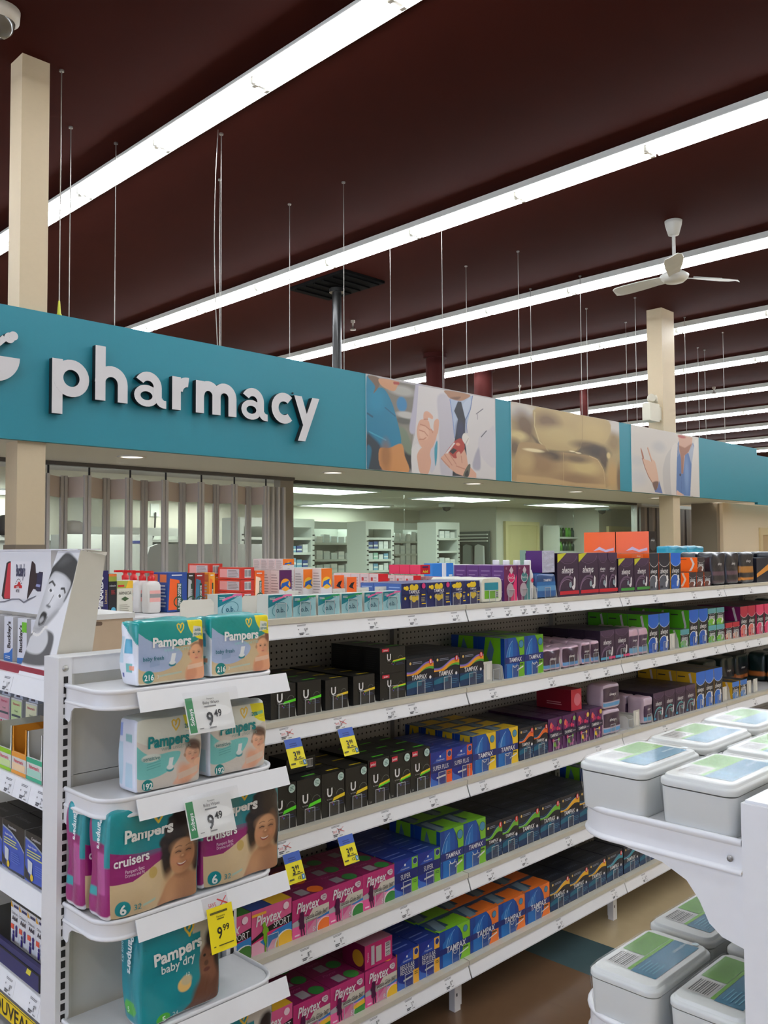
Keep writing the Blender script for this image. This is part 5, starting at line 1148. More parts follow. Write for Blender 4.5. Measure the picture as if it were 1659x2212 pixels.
goods('pad_pouch/s0', d_pouch(.14, .085, .102, [(.1, .28, (90, 150, 206)), (.28, .9, (62, 38, 66))], PK, 2)); goods('pad_pouch/s1', d_pouch(.076, .085, .11, [(.1, .26, (90, 150, 206)), (.26, .85, (62, 38, 66))], PK, 6, 'always', .6, .1))
row(1, 'pad_pouch/s0', [3.358, 3.516], 'soft pink and purple pad pouch', 'pouch', rows=4); row(1, 'pad_pouch/s1', [3.68, 3.764], 'narrow soft pink and purple pad pouch', 'pouch', rows=4)
goods('pad_box/a3', d_always(.138, .152, [((80, 170, 206), 0, .55), ((226, 60, 120), .55, 1)])); row(1, 'pad_box/a3', [3.85, 3.992], 'purple pad carton with blue-pink band', rows=4)
goods('pad_pouch/s2', d_pouch(.094, .09, .142, [(.1, .3, (110, 170, 210)), (.3, .75, (76, 56, 86))], PK, 9, 'always', .58, .08)); row(1, 'pad_pouch/s2', [4.134, 4.234], 'tall soft pink pad pouch', 'pouch', rows=3)
goods('pad_box/i4', d_infinity(.118, .122, .205, (90, 180, 40), (30, 90, 190), (40, 104, 210))); row(1, 'pad_box/i4', [4.334, 4.456], 'tall blue pad carton with bright green sides', rows=3)
link('pusher_plate', plate_m, SHELF[(1, 2)], (.62, .05, SZ[1])); link('divider', fin_m, SHELF[(1, 2)], (.69, .045, SZ[1]))
goods('pad_box/i5', d_infinity(.105, .12, .1, (90, 180, 40), (130, 190, 120), (90, 160, 170), True)); row(1, 'pad_box/i5', [4.7], 'small teal pad carton with green sides', rows=1)
row(1, 'pad_box/i4', [4.812, 4.932], 'tall blue green-sided pad carton past the gap', rows=3)
goods('pad_box/i6', d_infinity(.108, .12, .1, (70, 160, 60), (120, 190, 60), (100, 170, 180), True)); row(1, 'pad_box/i6', [5.055, 5.17], 'small teal pad carton in a stack of two', rows=2, stack=2)
goods('pad_box/i7', d_infinity(.1, .12, .1, (150, 30, 60), (226, 190, 170), (190, 40, 60), True)); row(1, 'pad_box/i7', [5.29, 5.395], 'small red pad carton', rows=2)
goods('pad_box/i8', d_infinity(.115, .14, .19, (120, 24, 90), (226, 120, 110), (190, 40, 70))); row(1, 'pad_box/i8', [5.51, 5.63], 'tall magenta pad carton', rows=2)
goods('pad_bag/g', d_pouch(.2, .12, .2, [(.2, .32, (190, 110, 50)), (.4, .7, (26, 34, 44))], (18, 42, 42), 11, 'always', .55, .08)); goods('pad_box/i9', d_infinity(.12, .14, .19, (206, 30, 90), (226, 60, 110), (230, 60, 110))); row(1, 'pad_box/i9', [5.76, 5.89, 6.02, 6.15], 'tall hot pink pad carton', rows=2); row(1, 'pad_bag/g', [6.32, 6.56], 'dark green pad bag', 'bag', rows=2)

# ---- third shelf
goods('tampon_box/v0', d_u(.107, .15, UG, badge=True)); goods('tampon_box/v1', d_u(.107, .15, UY, badge=True)); goods('tampon_box/v2', d_u(.111, .16, UG, UY, True, True))
row(2, 'tampon_box/v0', [1.80, 1.911], 'tall black letter-U carton with green flash', rows=4); row(2, 'tampon_box/v1', [2.022, 2.133], 'tall black letter-U carton with yellow flash', rows=3); row(2, 'tampon_box/v2', [2.246, 2.359, 2.472], 'tall black jumbo carton with a two-colour flash', rows=3)
ly = Carton(.13, .1, .05, (28, 28, 28), (22, 22, 22)); ly.bars('F', .68, .92, .2, .8, (40, 40, 40)).lines('F', .1, .5, .2, .8, 3, (60, 60, 60), .3); goods('tampon_box/ly', ly); row(2, 'tampon_box/ly', [1.93], 'black carton lying flat with its bar code showing', rows=1, stops=False, y0=.08, z=.152)
goods('tampon_box/sp', d_brand(['SUPER PLUS'], (238, 92, 40))); row(2, 'tampon_box/sp', [2.587, 2.716], 'blue store-brand carton with an orange corner', rows=3)
goods('tampon_box/ty', d_tampax(.154, .155, (236, 196, 40))); row(2, 'tampon_box/ty', [2.847, 3.005], 'blue carton with a yellow side', rows=4)
goods('tampon_box/po', d_pearl(.107, .14, (238, 110, 40))); row(2, 'tampon_box/po', [3.168, 3.278], 'small black carton with an orange wave', rows=4)
goods('tampon_box/r0', d_radiant((110, 170, 60))); goods('tampon_box/r1', d_radiant(YEL)); row(2, 'tampon_box/r0', [3.39, 3.507], 'purple floral carton with green blossoms', rows=4); row(2, 'tampon_box/r1', [3.626, 3.742], 'purple floral carton with yellow blossoms', rows=4)
rb = Carton(.09, .2, .1, (206, 44, 70), (140, 20, 40), (150, 30, 50)); rb.ell('F', .6, .5, .3, (226, 120, 140)).lines('L', .3, .8, .2, .4, 2, (220, 150, 150), .4); goods('gift_box/rb', rb); row(2, 'gift_box/rb', [3.63], 'red carton lying on the floral cartons', rows=1, stops=False, z=.152, y0=.03)
goods('pad_pouch/s3', d_pouch(.165, .1, .125, [(.1, .26, (90, 160, 214)), (.3, .86, (60, 40, 70))], (206, 186, 206), 12, 'always', .6, .12)); row(2, 'pad_pouch/s3', [3.868], 'large lilac pad pouch stacked in two', 'pouch', rows=2, stack=2, only_top=1)
link('pusher_plate', plate_m, SHELF[(2, 2)], (.21, .05, SZ[2])); link('divider', fin_m, SHELF[(2, 2)], (.24, .045, SZ[2])); link('divider', fin_m, SHELF[(2, 2)], (.12, .045, SZ[2])); fit_stop(2, 4.08, .09)
goods('pad_pouch/s4', d_pouch(.095, .1, .14, [(.1, .26, (90, 170, 214)), (.26, .72, (70, 48, 80))], (206, 186, 206), 14, 'always', .56, .08)); row(2, 'pad_pouch/s4', [4.272], 'narrow lilac pad pouch', 'pouch', rows=3)
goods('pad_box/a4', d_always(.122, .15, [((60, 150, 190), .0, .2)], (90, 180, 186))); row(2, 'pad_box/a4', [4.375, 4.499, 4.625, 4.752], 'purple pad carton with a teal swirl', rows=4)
goods('pad_box/i10', d_infinity(.113, .122, .21, (222, 176, 40), (40, 110, 206), (44, 110, 216))); row(2, 'pad_box/i10', [4.884, 5.0, 5.118], 'tall blue pad carton with yellow sides', rows=3)
link('pusher_plate', plate_m, SHELF[(2, 3)], (.06, .05, SZ[2])); link('divider', fin_m, SHELF[(2, 3)], (.13, .045, SZ[2]))
goods('pad_box/i11', d_infinity(.102, .12, .1, (222, 176, 40), (90, 140, 206), (60, 120, 206), True)); row(2, 'pad_box/i11', [5.37, 5.485], 'small blue pad carton with yellow sides', rows=2)
row(2, 'pad_bag/g', [5.45, 5.72, 5.95], 'dark green pad bag at the back', 'bag', rows=1, stops=False, y0=.22); row(2, 'pad_bag/g', [6.2, 6.44], 'dark green pad bag past the gap', 'bag', rows=2)
for x in (.33, .42, .52): link('pusher_plate', plate_m, SHELF[(2, 3)], (x, .05, SZ[2]))

# ---- fourth shelf
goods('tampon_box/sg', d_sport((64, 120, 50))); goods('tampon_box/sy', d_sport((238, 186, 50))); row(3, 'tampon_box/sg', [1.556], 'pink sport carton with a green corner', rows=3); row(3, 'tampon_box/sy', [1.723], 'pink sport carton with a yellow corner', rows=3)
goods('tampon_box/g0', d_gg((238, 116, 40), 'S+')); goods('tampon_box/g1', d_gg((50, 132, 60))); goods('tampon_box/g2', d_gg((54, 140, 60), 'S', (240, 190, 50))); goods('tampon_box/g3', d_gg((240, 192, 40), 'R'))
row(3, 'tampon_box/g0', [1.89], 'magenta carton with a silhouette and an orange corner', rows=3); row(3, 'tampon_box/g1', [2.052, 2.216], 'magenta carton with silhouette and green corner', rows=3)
goods('tampon_box/su', d_brand(['SUPER'], (122, 190, 50))); row(3, 'tampon_box/su', [2.381, 2.51], 'blue store-brand carton with a green corner', rows=4)
goods('tampon_box/tg4', d_tampax(.142, .184, (122, 190, 44), .14)); row(3, 'tampon_box/tg4', [2.64, 2.784], 'very tall blue carton with lime green side', rows=2)
goods('tampon_box/p1', d_pearl(.112, .15, (110, 184, 50))); goods('tampon_box/p2', d_pearl(.159, .15, (110, 184, 50))); goods('tampon_box/p3', d_pearl(.16, .15, (238, 176, 40)))
row(3, 'tampon_box/p1', [2.928, 3.042], 'narrow black carton with a green wave', rows=4); row(3, 'tampon_box/p2', [3.157, 3.318], 'wide black carton with a green wave', rows=4); row(3, 'tampon_box/p3', [3.48, 3.642], 'wide black carton with an amber wave', rows=4)
row(3, 'tampon_box/tg4', [3.9], 'very tall blue lime-sided carton past the amber-waved cartons', rows=2)

# ---- bottom shelf
row(4, 'tampon_box/sy', [1.726], 'pink sport carton with a yellow corner', rows=2); row(4, 'tampon_box/g2', [1.895, 2.06], 'magenta carton with silhouette and yellow-green corner', rows=3); row(4, 'tampon_box/g3', [2.226], 'magenta carton with a silhouette and a yellow corner', rows=3)
lp = Carton(.14, .12, .085, (196, 40, 110), (130, 20, 76), (190, 130, 150)); lp.bars('F', .74, .93, .2, .8, (40, 40, 40), False).rect('F', .4, .15, .6, .8, (196, 190, 186)).text('F', 'Playtex', .1, .5, .1, WT, rot=90, maxw=.7).rect('F', .22, .1, .34, .9, (190, 186, 192)).ell('L', .7, .4, .35, (226, 170, 50)); goods('tampon_box/lp', lp); row(4, 'tampon_box/lp', [2.232], 'pink carton lying with its bar code outward', rows=1, stops=False, z=.129, y0=.006)
rg = d_brand(['REGULAR', 'REGULIER'], (240, 176, 50)); rg.mb.v = [(x*.92, y, z*1.03) for x, y, z in rg.mb.v]; rg.w *= .92; goods('tampon_box/rg', rg); row(4, 'tampon_box/rg', [2.393, 2.512], 'blue store-brand carton with an amber corner', rows=4)
goods('tampon_box/tg5', d_tampax(.186, .14, (130, 196, 44), .11)); goods('tampon_box/to5', d_tampax(.186, .14, (240, 122, 44), .11)); row(4, 'tampon_box/tg5', [2.631], 'wide blue carton with a lime green side', rows=3); row(4, 'tampon_box/to5', [2.821, 3.009], 'wide blue carton with an orange side', rows=2); row(4, 'tampon_box/to5', [3.198], 'wide blue carton with an orange side, single,', rows=2)
goods('tampon_box/py', d_pearl(.159, .133, (238, 180, 40))); row(4, 'tampon_box/py', [3.388, 3.55, 3.712], 'black carton with an amber wave', rows=3)
goods('tampon_box/rt', d_pearl(.155, .133, (60, 150, 170))); row(4, 'tampon_box/rt', [3.876, 4.04, 4.2], 'black carton with a teal wave', rows=2)
# ================================================================ goods on the rear top shelf
RY = 2.87
def rear(name, px0, px1, ytop, build, label, Y=RY, z=SZ[0], n=1, group=None, cat='carton', d=.06, zb=None):
    """build(w, d, h) gives a Carton; width and height follow from the place on the rear shelf"""
    a = atY(px0, ytop, Y); b_ = atY(px1, ytop, Y); w = b_[0]-a[0]; h = a[2]-z; me = build(w, d, h).mesh(name)
    for k in range(n): tag(link(name, me, None, (a[0] + w/2, Y + k*(d + .002), z)), label, cat, group)
    return w, h
def c_minard(w, d, h):
    c = Carton(w, d, h, (38, 34, 92), (30, 26, 76)); c.text('F', "MINARD'S", .38, .5, .42*w/h, WT, rot=90, maxw=.92, bold=.03).text('F', 'Liniment', .8, .42, .22*w/h, (222, 190, 120), rot=90, maxw=.6); return c
rear('liniment_box', 207, 234, 1233, c_minard, "navy liniment carton with white upright lettering beside the cough display")
def c_blk(w, d, h):
    c = Carton(w, d, h, (30, 30, 36), (24, 24, 28)); c.rect('F', 0, .82, 1, 1, (150, 160, 60)).rect('F', 0, .94, 1, 1, (220, 120, 60)).text('F', 'rubaxin', .5, .72, .05, WT, maxw=.8).lines('F', .3, .85, .5, .62, 4, (180, 50, 50), .4).ell('F', .6, .14, .06, (90, 170, 200)); return c
rear('balm_box', 235, 252, 1240, c_blk, 'slim black balm carton with a green and orange top')
def c_arn(w, d, h):
    c = Carton(w, d, h, (222, 218, 202), (210, 206, 188)); c.rect('F', 0, .78, 1, 1, (170, 180, 80)).poly('F', [(.55, .78), (1, .78), (1, 1), (.7, 1)], (240, 190, 50)).rect('F', .05, .82, .45, .88, (206, 60, 50)).text('F', 'ARNICA', .5, .64, .1, (70, 66, 56), maxw=.8).poly('F', [(.25, .47), (.5, .4), (.75, .47), (.5, .54)], (70, 96, 60)).lines('F', .15, .85, .1, .32, 4, (150, 146, 130), .3); return c
rear('arnica_box', 253, 287, 1255, c_arn, 'cream arnica carton with a green and yellow top')
for q, px_ in enumerate((318,)):
    for k in range(4):
        p = atY(px_ + 12, 1258, RY + .02); r = p[0]
        b_ = thing('pump_bottle', 'white lotion bottle with a red pump on the rear top shelf', 'bottle', (r + .002*k, RY + .03 + k*.068, SZ[0]), 'white pump bottles on the rear top shelf')
        body = [[(a, c, z) for a, c in rrect(w_/2, d_/2, .012, 4)] for w_, d_, z in ((.05, .05, 0), (.056, .054, .006), (.056, .054, .1), (.046, .046, .112), (.02, .02, .118))]
        m = MB().loft(body, mat((228, 224, 220), .35))
        for z0, z1, c in ((.07, .082, (240, 176, 170)), (.04, .055, (240, 176, 170)), (.056, .069, (150, 150, 150))): m.poly([(-.022, -.0275, z0), (.022, -.0275, z0), (.022, -.0275, z1), (-.022, -.0275, z1)], mat(c, .4))
        obj('body', m, b_)
        obj('pump', MB().lathe([(.013, .116), (.014, .132), (.008, .136), (.008, .144), (.011, .15), (.0001, .151)], mat((214, 30, 34), .3), (0, 0, 0), 12).box((-.045, -.006, .146), (.004, .006, .154), mat((214, 30, 34), .3)), b_)
def c_anti(col, acc):
    def f(w, d, h):
        c = Carton(w, d, h, col, col, col); c.poly('F', [(.05, .05), (.75, .05), (.6, .8), (.12, .85)], acc).rect('F', .48, .02, .72, .72, (30, 70, 50)).text('F', 'ANTIPHLOGISTINE', .6, .38, .16*w/h, WT, rot=90, maxw=.66, bold=.02).ring('F', .55, .25, .14, .03, (40, 84, 60)).lines('F', .2, .8, .9, .96, 1, WT, .5)
        c.rect('L', .12, .75, .88, .95, (206, 110, 60)).lines('L', .15, .85, .1, .7, 7, (190, 196, 206), .5); return c
    return f
rear('rub_box', 362, 404, 1237, c_anti((40, 74, 150), (238, 96, 34)), 'blue pain rub carton with an orange panel', n=2, group='blue pain rub cartons')
rear('rub_box', 405, 420, 1238, c_anti((46, 40, 36), (190, 190, 190)), 'black pain rub carton with a green stripe')
rear('rub_box', 421, 442, 1238, c_anti((150, 34, 32), (60, 120, 150)), 'dark red pain rub carton')
rear('rub_box', 550, 571, 1233, c_anti((236, 100, 36), (250, 220, 190)), 'orange pain rub carton beside the stacked red cartons')
ylw = rear('rub_box', 452, 464, 1237, c_anti((236, 160, 50), (238, 110, 40)), 'yellow pain rub carton behind the lying red cartons', Y=RY + .02)
def c_lie(w, d, h):
    c = Carton(w, d, h, (198, 52, 40), (206, 60, 44), (196, 120, 110)); c.bars('F', .25, .75, .15, .85, (40, 40, 40)).poly('L', [(.08, .14), (.92, .14), (.92, .86), (.08, .86)], (206, 200, 206)).rect('L', .08, .14, .4, .86, (230, 160, 156)).lines('L', .45, .9, .2, .8, 5, (130, 126, 130), .4); return c
a = atY(521, 1225, RY); b_ = atY(549, 1225, RY); lw = b_[0]-a[0]; lm = c_lie(lw, .16, .048).mesh('rub_box')
for k in range(3): tag(link('rub_box', lm, None, (a[0] + lw/2, RY, SZ[0] + .012 + k*.0495)), 'red carton lying flat in the stack of three with bar code outward', 'carton', 'lying red cartons in a stack of three')
tag(link('rub_box', MB().box((-lw/2, 0, 0), (lw/2, .16, .0115), mat((196, 60, 46), .4)).mesh('rub_box'), None, (a[0] + lw/2, RY, SZ[0])), 'thin red carton under the stack of three', 'carton')
p = atY(485, 1212, RY + .09); tag(link('rub_box', lm, None, (p[0] + .02, RY + .18, SZ[0] + .125)), 'single red carton lying on the pain rub cartons', 'carton')
for q in range(2): tag(link('rub_box', c_anti((236, 160, 50), (238, 110, 40))(.06, .06, .124).mesh('rub_box'), None, (p[0] - .02 + .07*q, RY + .2, SZ[0])), ('yellow pain rub carton under the single lying red carton, near the bottles', 'yellow pain rub carton under the single lying red carton, near the stack')[q], 'carton')
def c_rob(front, top):
    def f(w, d, h):
        c = Carton(w, d, h, (226, 222, 222), (222, 214, 212), (206, 190, 186)); c.rect('F', 0, .45, 1, 1, front).ell('F', .5, .58, .18, top).poly('F', [(.2, .62), (.8, .7), (.7, .58), (.95, .45), (.5, .55), (.1, .45)], (30, 90, 170)).text('F', 'Robax', .5, .12, .07, (40, 60, 120), maxw=.5).lines('L', .12, .9, .1, .9, 10, (160, 150, 150), .35); return c
    return f
rear('muscle_box', 603, 630, 1232, c_rob((86, 30, 84), (240, 160, 40)), 'white and purple muscle relief carton', n=3, group='white and purple muscle relief cartons')
rear('muscle_box', 694, 717, 1228, c_rob((238, 120, 30), (246, 190, 50)), 'white and orange muscle relief carton', n=4, group='white and orange muscle relief cartons')
w_, h_ = rear('muscle_box', 655, 678, 1230, c_rob((238, 120, 30), (246, 190, 50)), 'white and orange muscle relief carton set behind the row', Y=RY + .06, n=2, group='muscle relief cartons behind the row')
p = atY(612, 1232, RY + .0)
for k in range(4): tag(link('muscle_box', c_rob((238, 120, 30), (246, 190, 50))(.06, .05, .045).mesh('muscle_box'), None, (p[0] + .03, RY + .003 + .064*k*.8, SZ[0] + .1455)), 'small white and orange carton lying on the purple relief cartons', 'carton', 'small cartons on the purple relief cartons')
def c_mot(w, d, h):
    c = Carton(w, d, h, (238, 100, 30), (226, 200, 190), (200, 80, 60)); c.poly('F', [(.2, .6), (.45, .75), (.8, .8), (.6, .6), (.75, .5), (.4, .55)], (30, 26, 30)).text('F', 'Motrin', .5, .3, .12, (60, 34, 40), maxw=.85, bold=.01).lines('L', .1, .9, .1, .9, 8, (180, 160, 156), .35); return c
rear('pain_box', 722, 743, 1243, c_mot, 'small orange pain relief carton with a runner, nearer the purple cartons', n=1); rear('pain_box', 749, 770, 1247, c_mot, 'small orange pain relief carton with a runner, nearer the red cartons', n=1)
def c_tyl(w, d, h):
    c = Carton(w, d, h, (206, 30, 34), (226, 206, 206), (226, 120, 120)); c.text('F', 'TYLENOL', .5, .55, .16, WT, maxw=.9, bold=.02)
    for q in range(4): c.rect('L', .2, .12 + .2*q, .42, .26 + .2*q, (196, 60, 60))
    c.lines('L', .5, .9, .1, .9, 7, (190, 170, 170), .4); return c
rear('pain_box', 817, 838, 1240, c_tyl, 'red pain tablet carton in the taller row', n=5, group='taller red pain tablet cartons'); rear('pain_box', 893, 909, 1244, c_tyl, 'red pain tablet carton in the lower row', n=5, group='lower red pain tablet cartons'); rear('pain_box', 938, 952, 1246, c_tyl, 'red pain tablet carton nearest the purple cup cartons', n=4, group='red pain tablet cartons by the cup cartons')
def c_adv(w, d, h):
    c = Carton(w, d, h, (196, 20, 40), (226, 60, 100), (200, 30, 60)); c.text('F', 'Advil', .5, .3, .3, (240, 210, 60), maxw=.9, bold=.03).rect('F', .2, .7, .8, .85, (40, 40, 90)); return c
p = atY(893, 1243, RY + .02)
for k in range(3): tag(link('pain_box', c_adv(.07, .07, .045).mesh('pain_box'), None, (p[0] + .085, RY + .02 + .072*k, SZ[0] + .1065)), 'pink and red pain carton lying on the tablet cartons', 'carton', 'pink pain cartons on the tablet cartons')
def c_blue(w, d, h):
    c = Carton(w, d, h, (40, 120, 200), (56, 136, 214), (70, 140, 210)); c.rect('F', .45, .1, .65, 1, (226, 230, 238)).bars('F', .78, .95, .15, .6, (40, 40, 40)); return c
rear('remedy_box', 934, 979, 1217, c_blue, 'light blue carton with a white stripe behind the wipes tubs', Y=RY + .22)
def c_wht(w, d, h):
    c = Carton(w, d, h, (206, 206, 212), (220, 220, 224)); c.lines('F', .1, .9, .1, .6, 3, (60, 56, 90), .4); return c
rear('remedy_box', 981, 1024, 1220, c_wht, 'white carton beside the light blue carton', Y=RY + .22)
# white plastic price plates at the display end of the top shelf
for k, (x0, x1, yt, lb) in enumerate(((319, 462, 1301, 'long white plastic divider lying behind the baby wipes'), (521, 576, 1288, 'short white plastic divider beside the pale teal cartons'))):
    a = atY(x0, yt, 2.5); b_ = atY(x1, yt, 2.5); xa = max(a[0], 1.56)
    tag(obj('plastic_divider', MB().prism([(xa, SZ[0]), (b_[0], SZ[0]), (b_[0], a[2] - .012), (b_[0] - .012, a[2]), (xa + .012, a[2]), (xa, a[2] - .012)], 1, 2.5, 2.503, mat((222, 218, 206), .45))), lb, 'divider')
bx = thing('cardboard_box', 'plain brown cardboard box with a hand slot behind the cough display', 'box', (0, 0, 0))
zt_ = atY(195, 1340, 2.5)[2]
obj('body', MB().box((1.20, 2.5, LZS[0]), (1.39, 2.72, zt_), mat((186, 162, 136), .7, noise=.05)), bx); obj('lid', MB().box((1.195, 2.495, zt_), (1.395, 2.725, zt_ + .016), mat((216, 214, 210), .6)), bx); obj('hand_slot', MB().prism(rrect(.022, .006, .005, 3, 1.265, zt_ - .012), 1, 2.499, 2.5, mat((96, 76, 60), .7)), bx)

# ================================================================ diapers and wipes on the wing display
T1 = (0, 140, 146)
def heart(P, u, v, s, col=(236, 200, 50), wd=.02):
    a = P.asp; pts = [(0, -.5), (-.32, -.05), (-.38, .3), (-.2, .46), (-.02, .3), (.02, .05), (-.06, -.05), (.02, .05), (.1, .38), (.28, .52), (.4, .3), (.3, -.1), (0, -.5)]
    P.line([(u + x*s/a, v + y*s) for x, y in pts], wd, col)
def baby(P, u, v, r, skin=(222, 164, 126), hair=(150, 108, 80), tilt=0, closed=False):
    a = P.asp; E = lambda du, dv, ru, rv, c, s=.3, al=1.0: P.ell(u + du*r/a, v + dv*r, ru*r/a, rv*r, c, s, tilt, al)
    sh = tuple(int(c*.80) for c in skin); li = tuple(min(255, int(c*1.08)) for c in skin); rs = (226, 150, 122)
    E(.05, .2, .96, 1.0, hair, .2); E(-.02, -.06, .88, .98, skin, .16); E(.45, -.1, .5, .9, sh, 1.2, .6); E(-.2, .4, .6, .4, li, 1.2, .6); E(-.42, -.28, .3, .25, rs, 1.2, .5); E(.36, -.3, .3, .25, rs, 1.2, .5); E(-.92, -.02, .14, .2, sh, .5)
    for d in (-.34, .32):
        E(d, .1, .24, .17, sh, 1.2, .45)
        if closed: P.line([(u + (d-.14)*r/a, v + .05*r), (u + d*r/a, v + .0*r), (u + (d+.14)*r/a, v + .06*r)], .05*r, (130, 84, 66))
        else: E(d, .08, .12, .07, (74, 52, 44), .6)
        E(d, .26, .18, .03, (170, 120, 92), .8, .6)
    E(0, -.16, .13, .1, sh, 1.0, .7); E(0, -.14, .07, .05, li, 1.0, .7); E(0, -.5, .2, .07, (190, 98, 88), .6); E(0, -.6, .2, .06, sh, 1.2, .6)
def d_wipes216():
    p = Pack(.192, .082, .158, 16, .0016, .02, 3); P = Paint(190, 160, (200, 176, 138), .192/.158)
    P.poly(smooth_curve([(-.1, .9), (.2, .72), (.6, .52), (.62, .36), (.42, .22), (.2, .21), (-.05, .34)], 8), (164, 180, 212)); P.below(lambda u: .04 + 0*u, (206, 200, 180))
    P._put((P.v > .80 - .9*P.u + .78*P.u**2 + .03).astype(float)*1.0, (0, 146, 142)); P._put(((P.v > .80 - .9*P.u + .78*P.u**2 + .03) & (P.u > .6))*np.clip((P.u-.6)*1.2, 0, .4), (60, 130, 120))
    baby(P, .86, .44, .15); P.ell(.9, .14, .2, .2, (222, 158, 120), .25); P.ell(.78, .12, .08, .14, (206, 140, 104), .5); P.ell(.96, .62, .06, .1, (120, 70, 50), .5)
    P.ell(.98, .95, .24, .30, (240, 222, 24), .04); P.poly([(.80, .70), (.83, .88), (.97, .86), (.94, .72)], (226, 226, 216)); P.rect = None
    P.poly([(.72, .19), (.97, .215), (.97, .285), (.72, .26)], (226, 206, 184), .01, alpha=.55)
    P.ell(.16, .13, .088, .1, (0, 132, 128), .05); heart(P, .62, .855, .16); P.ell(.5, .3, .05, .035, (20, 120, 130), .2); P.ell(.5, .325, .045, .03, (226, 232, 232), .3); P.poly([(.47, .34), (.53, .34), (.555, .47), (.49, .47)], (230, 234, 236))
    P.poly([(.32, .115), (.64, .15), (.64, .18), (.32, .145)], (168, 196, 186), alpha=.7); P.poly([(.18, .37), (.32, .39), (.32, .30), (.18, .28)], (120, 150, 190), alpha=.35)
    p.paint('F', P)
    def side(u, v):
        c = np.zeros(u.shape + (3,)); c[:] = [lin(x) for x in (226, 228, 236)]; m = v > .99 - .35*(u); c[m] = [lin(x) for x in (0, 150, 150)]
        for (a, b_, e, f, q) in ((.35, .7, .5, .72, (70, 160, 190)), (.02, .3, .35, .75, (190, 214, 226)), (.4, .7, .22, .34, (110, 180, 176)), (.55, .8, .24, .32, (226, 150, 120)), (.2, .3, .12, .2, (80, 90, 160))): c[(u > a) & (u < b_) & (v > e) & (v < f)] = [lin(x) for x in q]
        return c
    p.face('L', 40, 60, side).face('T', 24, 12, (0, 146, 146)).face('R', 6, 6, (0, 140, 140)).face('B', 4, 4, (220, 220, 220)).face('D', 4, 4, (220, 220, 220))
    p.text('F', 'Pampers', .49, .665, .15, (238, 238, 236), maxw=.56, bold=.035).text('F', 'WIPES  LINGETTES', .57, .53, .045, (150, 214, 206), maxw=.4).text('F', 'baby fresh', .22, .42, .065, (0, 104, 118), maxw=.32, bold=.01).text('F', '216', .16, .13, .09, (230, 236, 232), maxw=.14, bold=.03).text('F', '3', .29, .13, .06, (206, 214, 206)).text('F', 'soft&', .89, .82, .055, (20, 110, 110), maxw=.1, bold=.01).text('F', 'strong', .885, .755, .055, (20, 110, 110), maxw=.14, bold=.01)
    return p
def d_wipes192():
    p = Pack(.182, .088, .178, 14, .0013, .02, 7); P = Paint(180, 170, (206, 198, 188), .182/.178)
    P._put((P.v > .72 - .62*P.u + .62*P.u**2).astype(float), (214, 216, 204)); P.poly(smooth_curve([(-.05, .66), (.2, .5), (.55, .5), (.66, .46), (.55, .3), (.36, .2), (.12, .18), (-.05, .26)], 8), (112, 190, 186)); P.ell(.22, .46, .14, .055, (206, 212, 204), .2)
    P.poly(smooth_curve([(.55, .05), (.66, .2), (.80, .3), (.96, .3), (1.0, .18), (.85, .08), (.7, .02)], 6), (226, 176, 150), .03); P.ell(.72, .16, .1, .16, (218, 160, 130), .6, 20); baby(P, .84, .42, .13, (222, 172, 142), (92, 66, 54), 15, True); P.ell(.86, .55, .12, .07, (86, 60, 48), .5, -15, .9); P.ell(.93, .3, .07, .05, (228, 180, 150), .3)
    P.ell(.98, .98, .26, .30, (226, 216, 20), .04); P.poly([(.78, .79), (.96, .82), (.96, .87), (.78, .84)], (110, 180, 150), alpha=.9)
    P.poly([(.62, .10), (.95, .16), (.95, .25), (.62, .19)], (206, 214, 204), .01, alpha=.45)
    P.ell(.17, .09, .085, .085, (0, 136, 134), .05); heart(P, .59, .86, .16, (226, 186, 60), .022); P.ell(.5, .27, .055, .04, (60, 150, 156), .2); P.ell(.5, .295, .05, .035, (216, 222, 220), .3); P.poly([(.47, .31), (.53, .31), (.555, .42), (.49, .42)], (226, 230, 230))
    for k in range(3): P.poly([(.16, .30 + .035*k), (.36, .33 + .035*k), (.36, .34 + .035*k), (.16, .31 + .035*k)], (60, 130, 130), alpha=.6)
    p.paint('F', P)
    def side(u, v):
        c = np.zeros(u.shape + (3,)); c[:] = [lin(x) for x in (220, 224, 236)]
        for (a, b_, e, f, q) in ((.06, .28, .75, .92, (150, 170, 226)), (.45, .8, .68, .78, (150, 196, 196)), (.1, .3, .1, .66, (186, 212, 226)), (.45, .8, .08, .4, (186, 212, 226))): c[(u > a) & (u < b_) & (v > e) & (v < f)] = [lin(x) for x in q]
        return c
    p.face('L', 40, 50, side).face('T', 24, 12, (196, 206, 200)).face('R', 6, 6, (200, 206, 200)).face('B', 4, 4, (220, 220, 220)).face('D', 4, 4, (220, 220, 220))
    p.text('F', 'Pampers', .48, .675, .155, (0, 126, 128), maxw=.62, bold=.035).text('F', 'WIPES  LINGETTES', .58, .555, .045, (130, 160, 150), maxw=.44).text('F', 'sensitive', .22, .46, .055, (70, 130, 128), maxw=.24, bold=.01).text('F', '192', .17, .09, .085, (230, 238, 234), maxw=.14, bold=.03).text('F', '20%', .78, .83, .06, (20, 120, 110), maxw=.12, bold=.02)
    return p
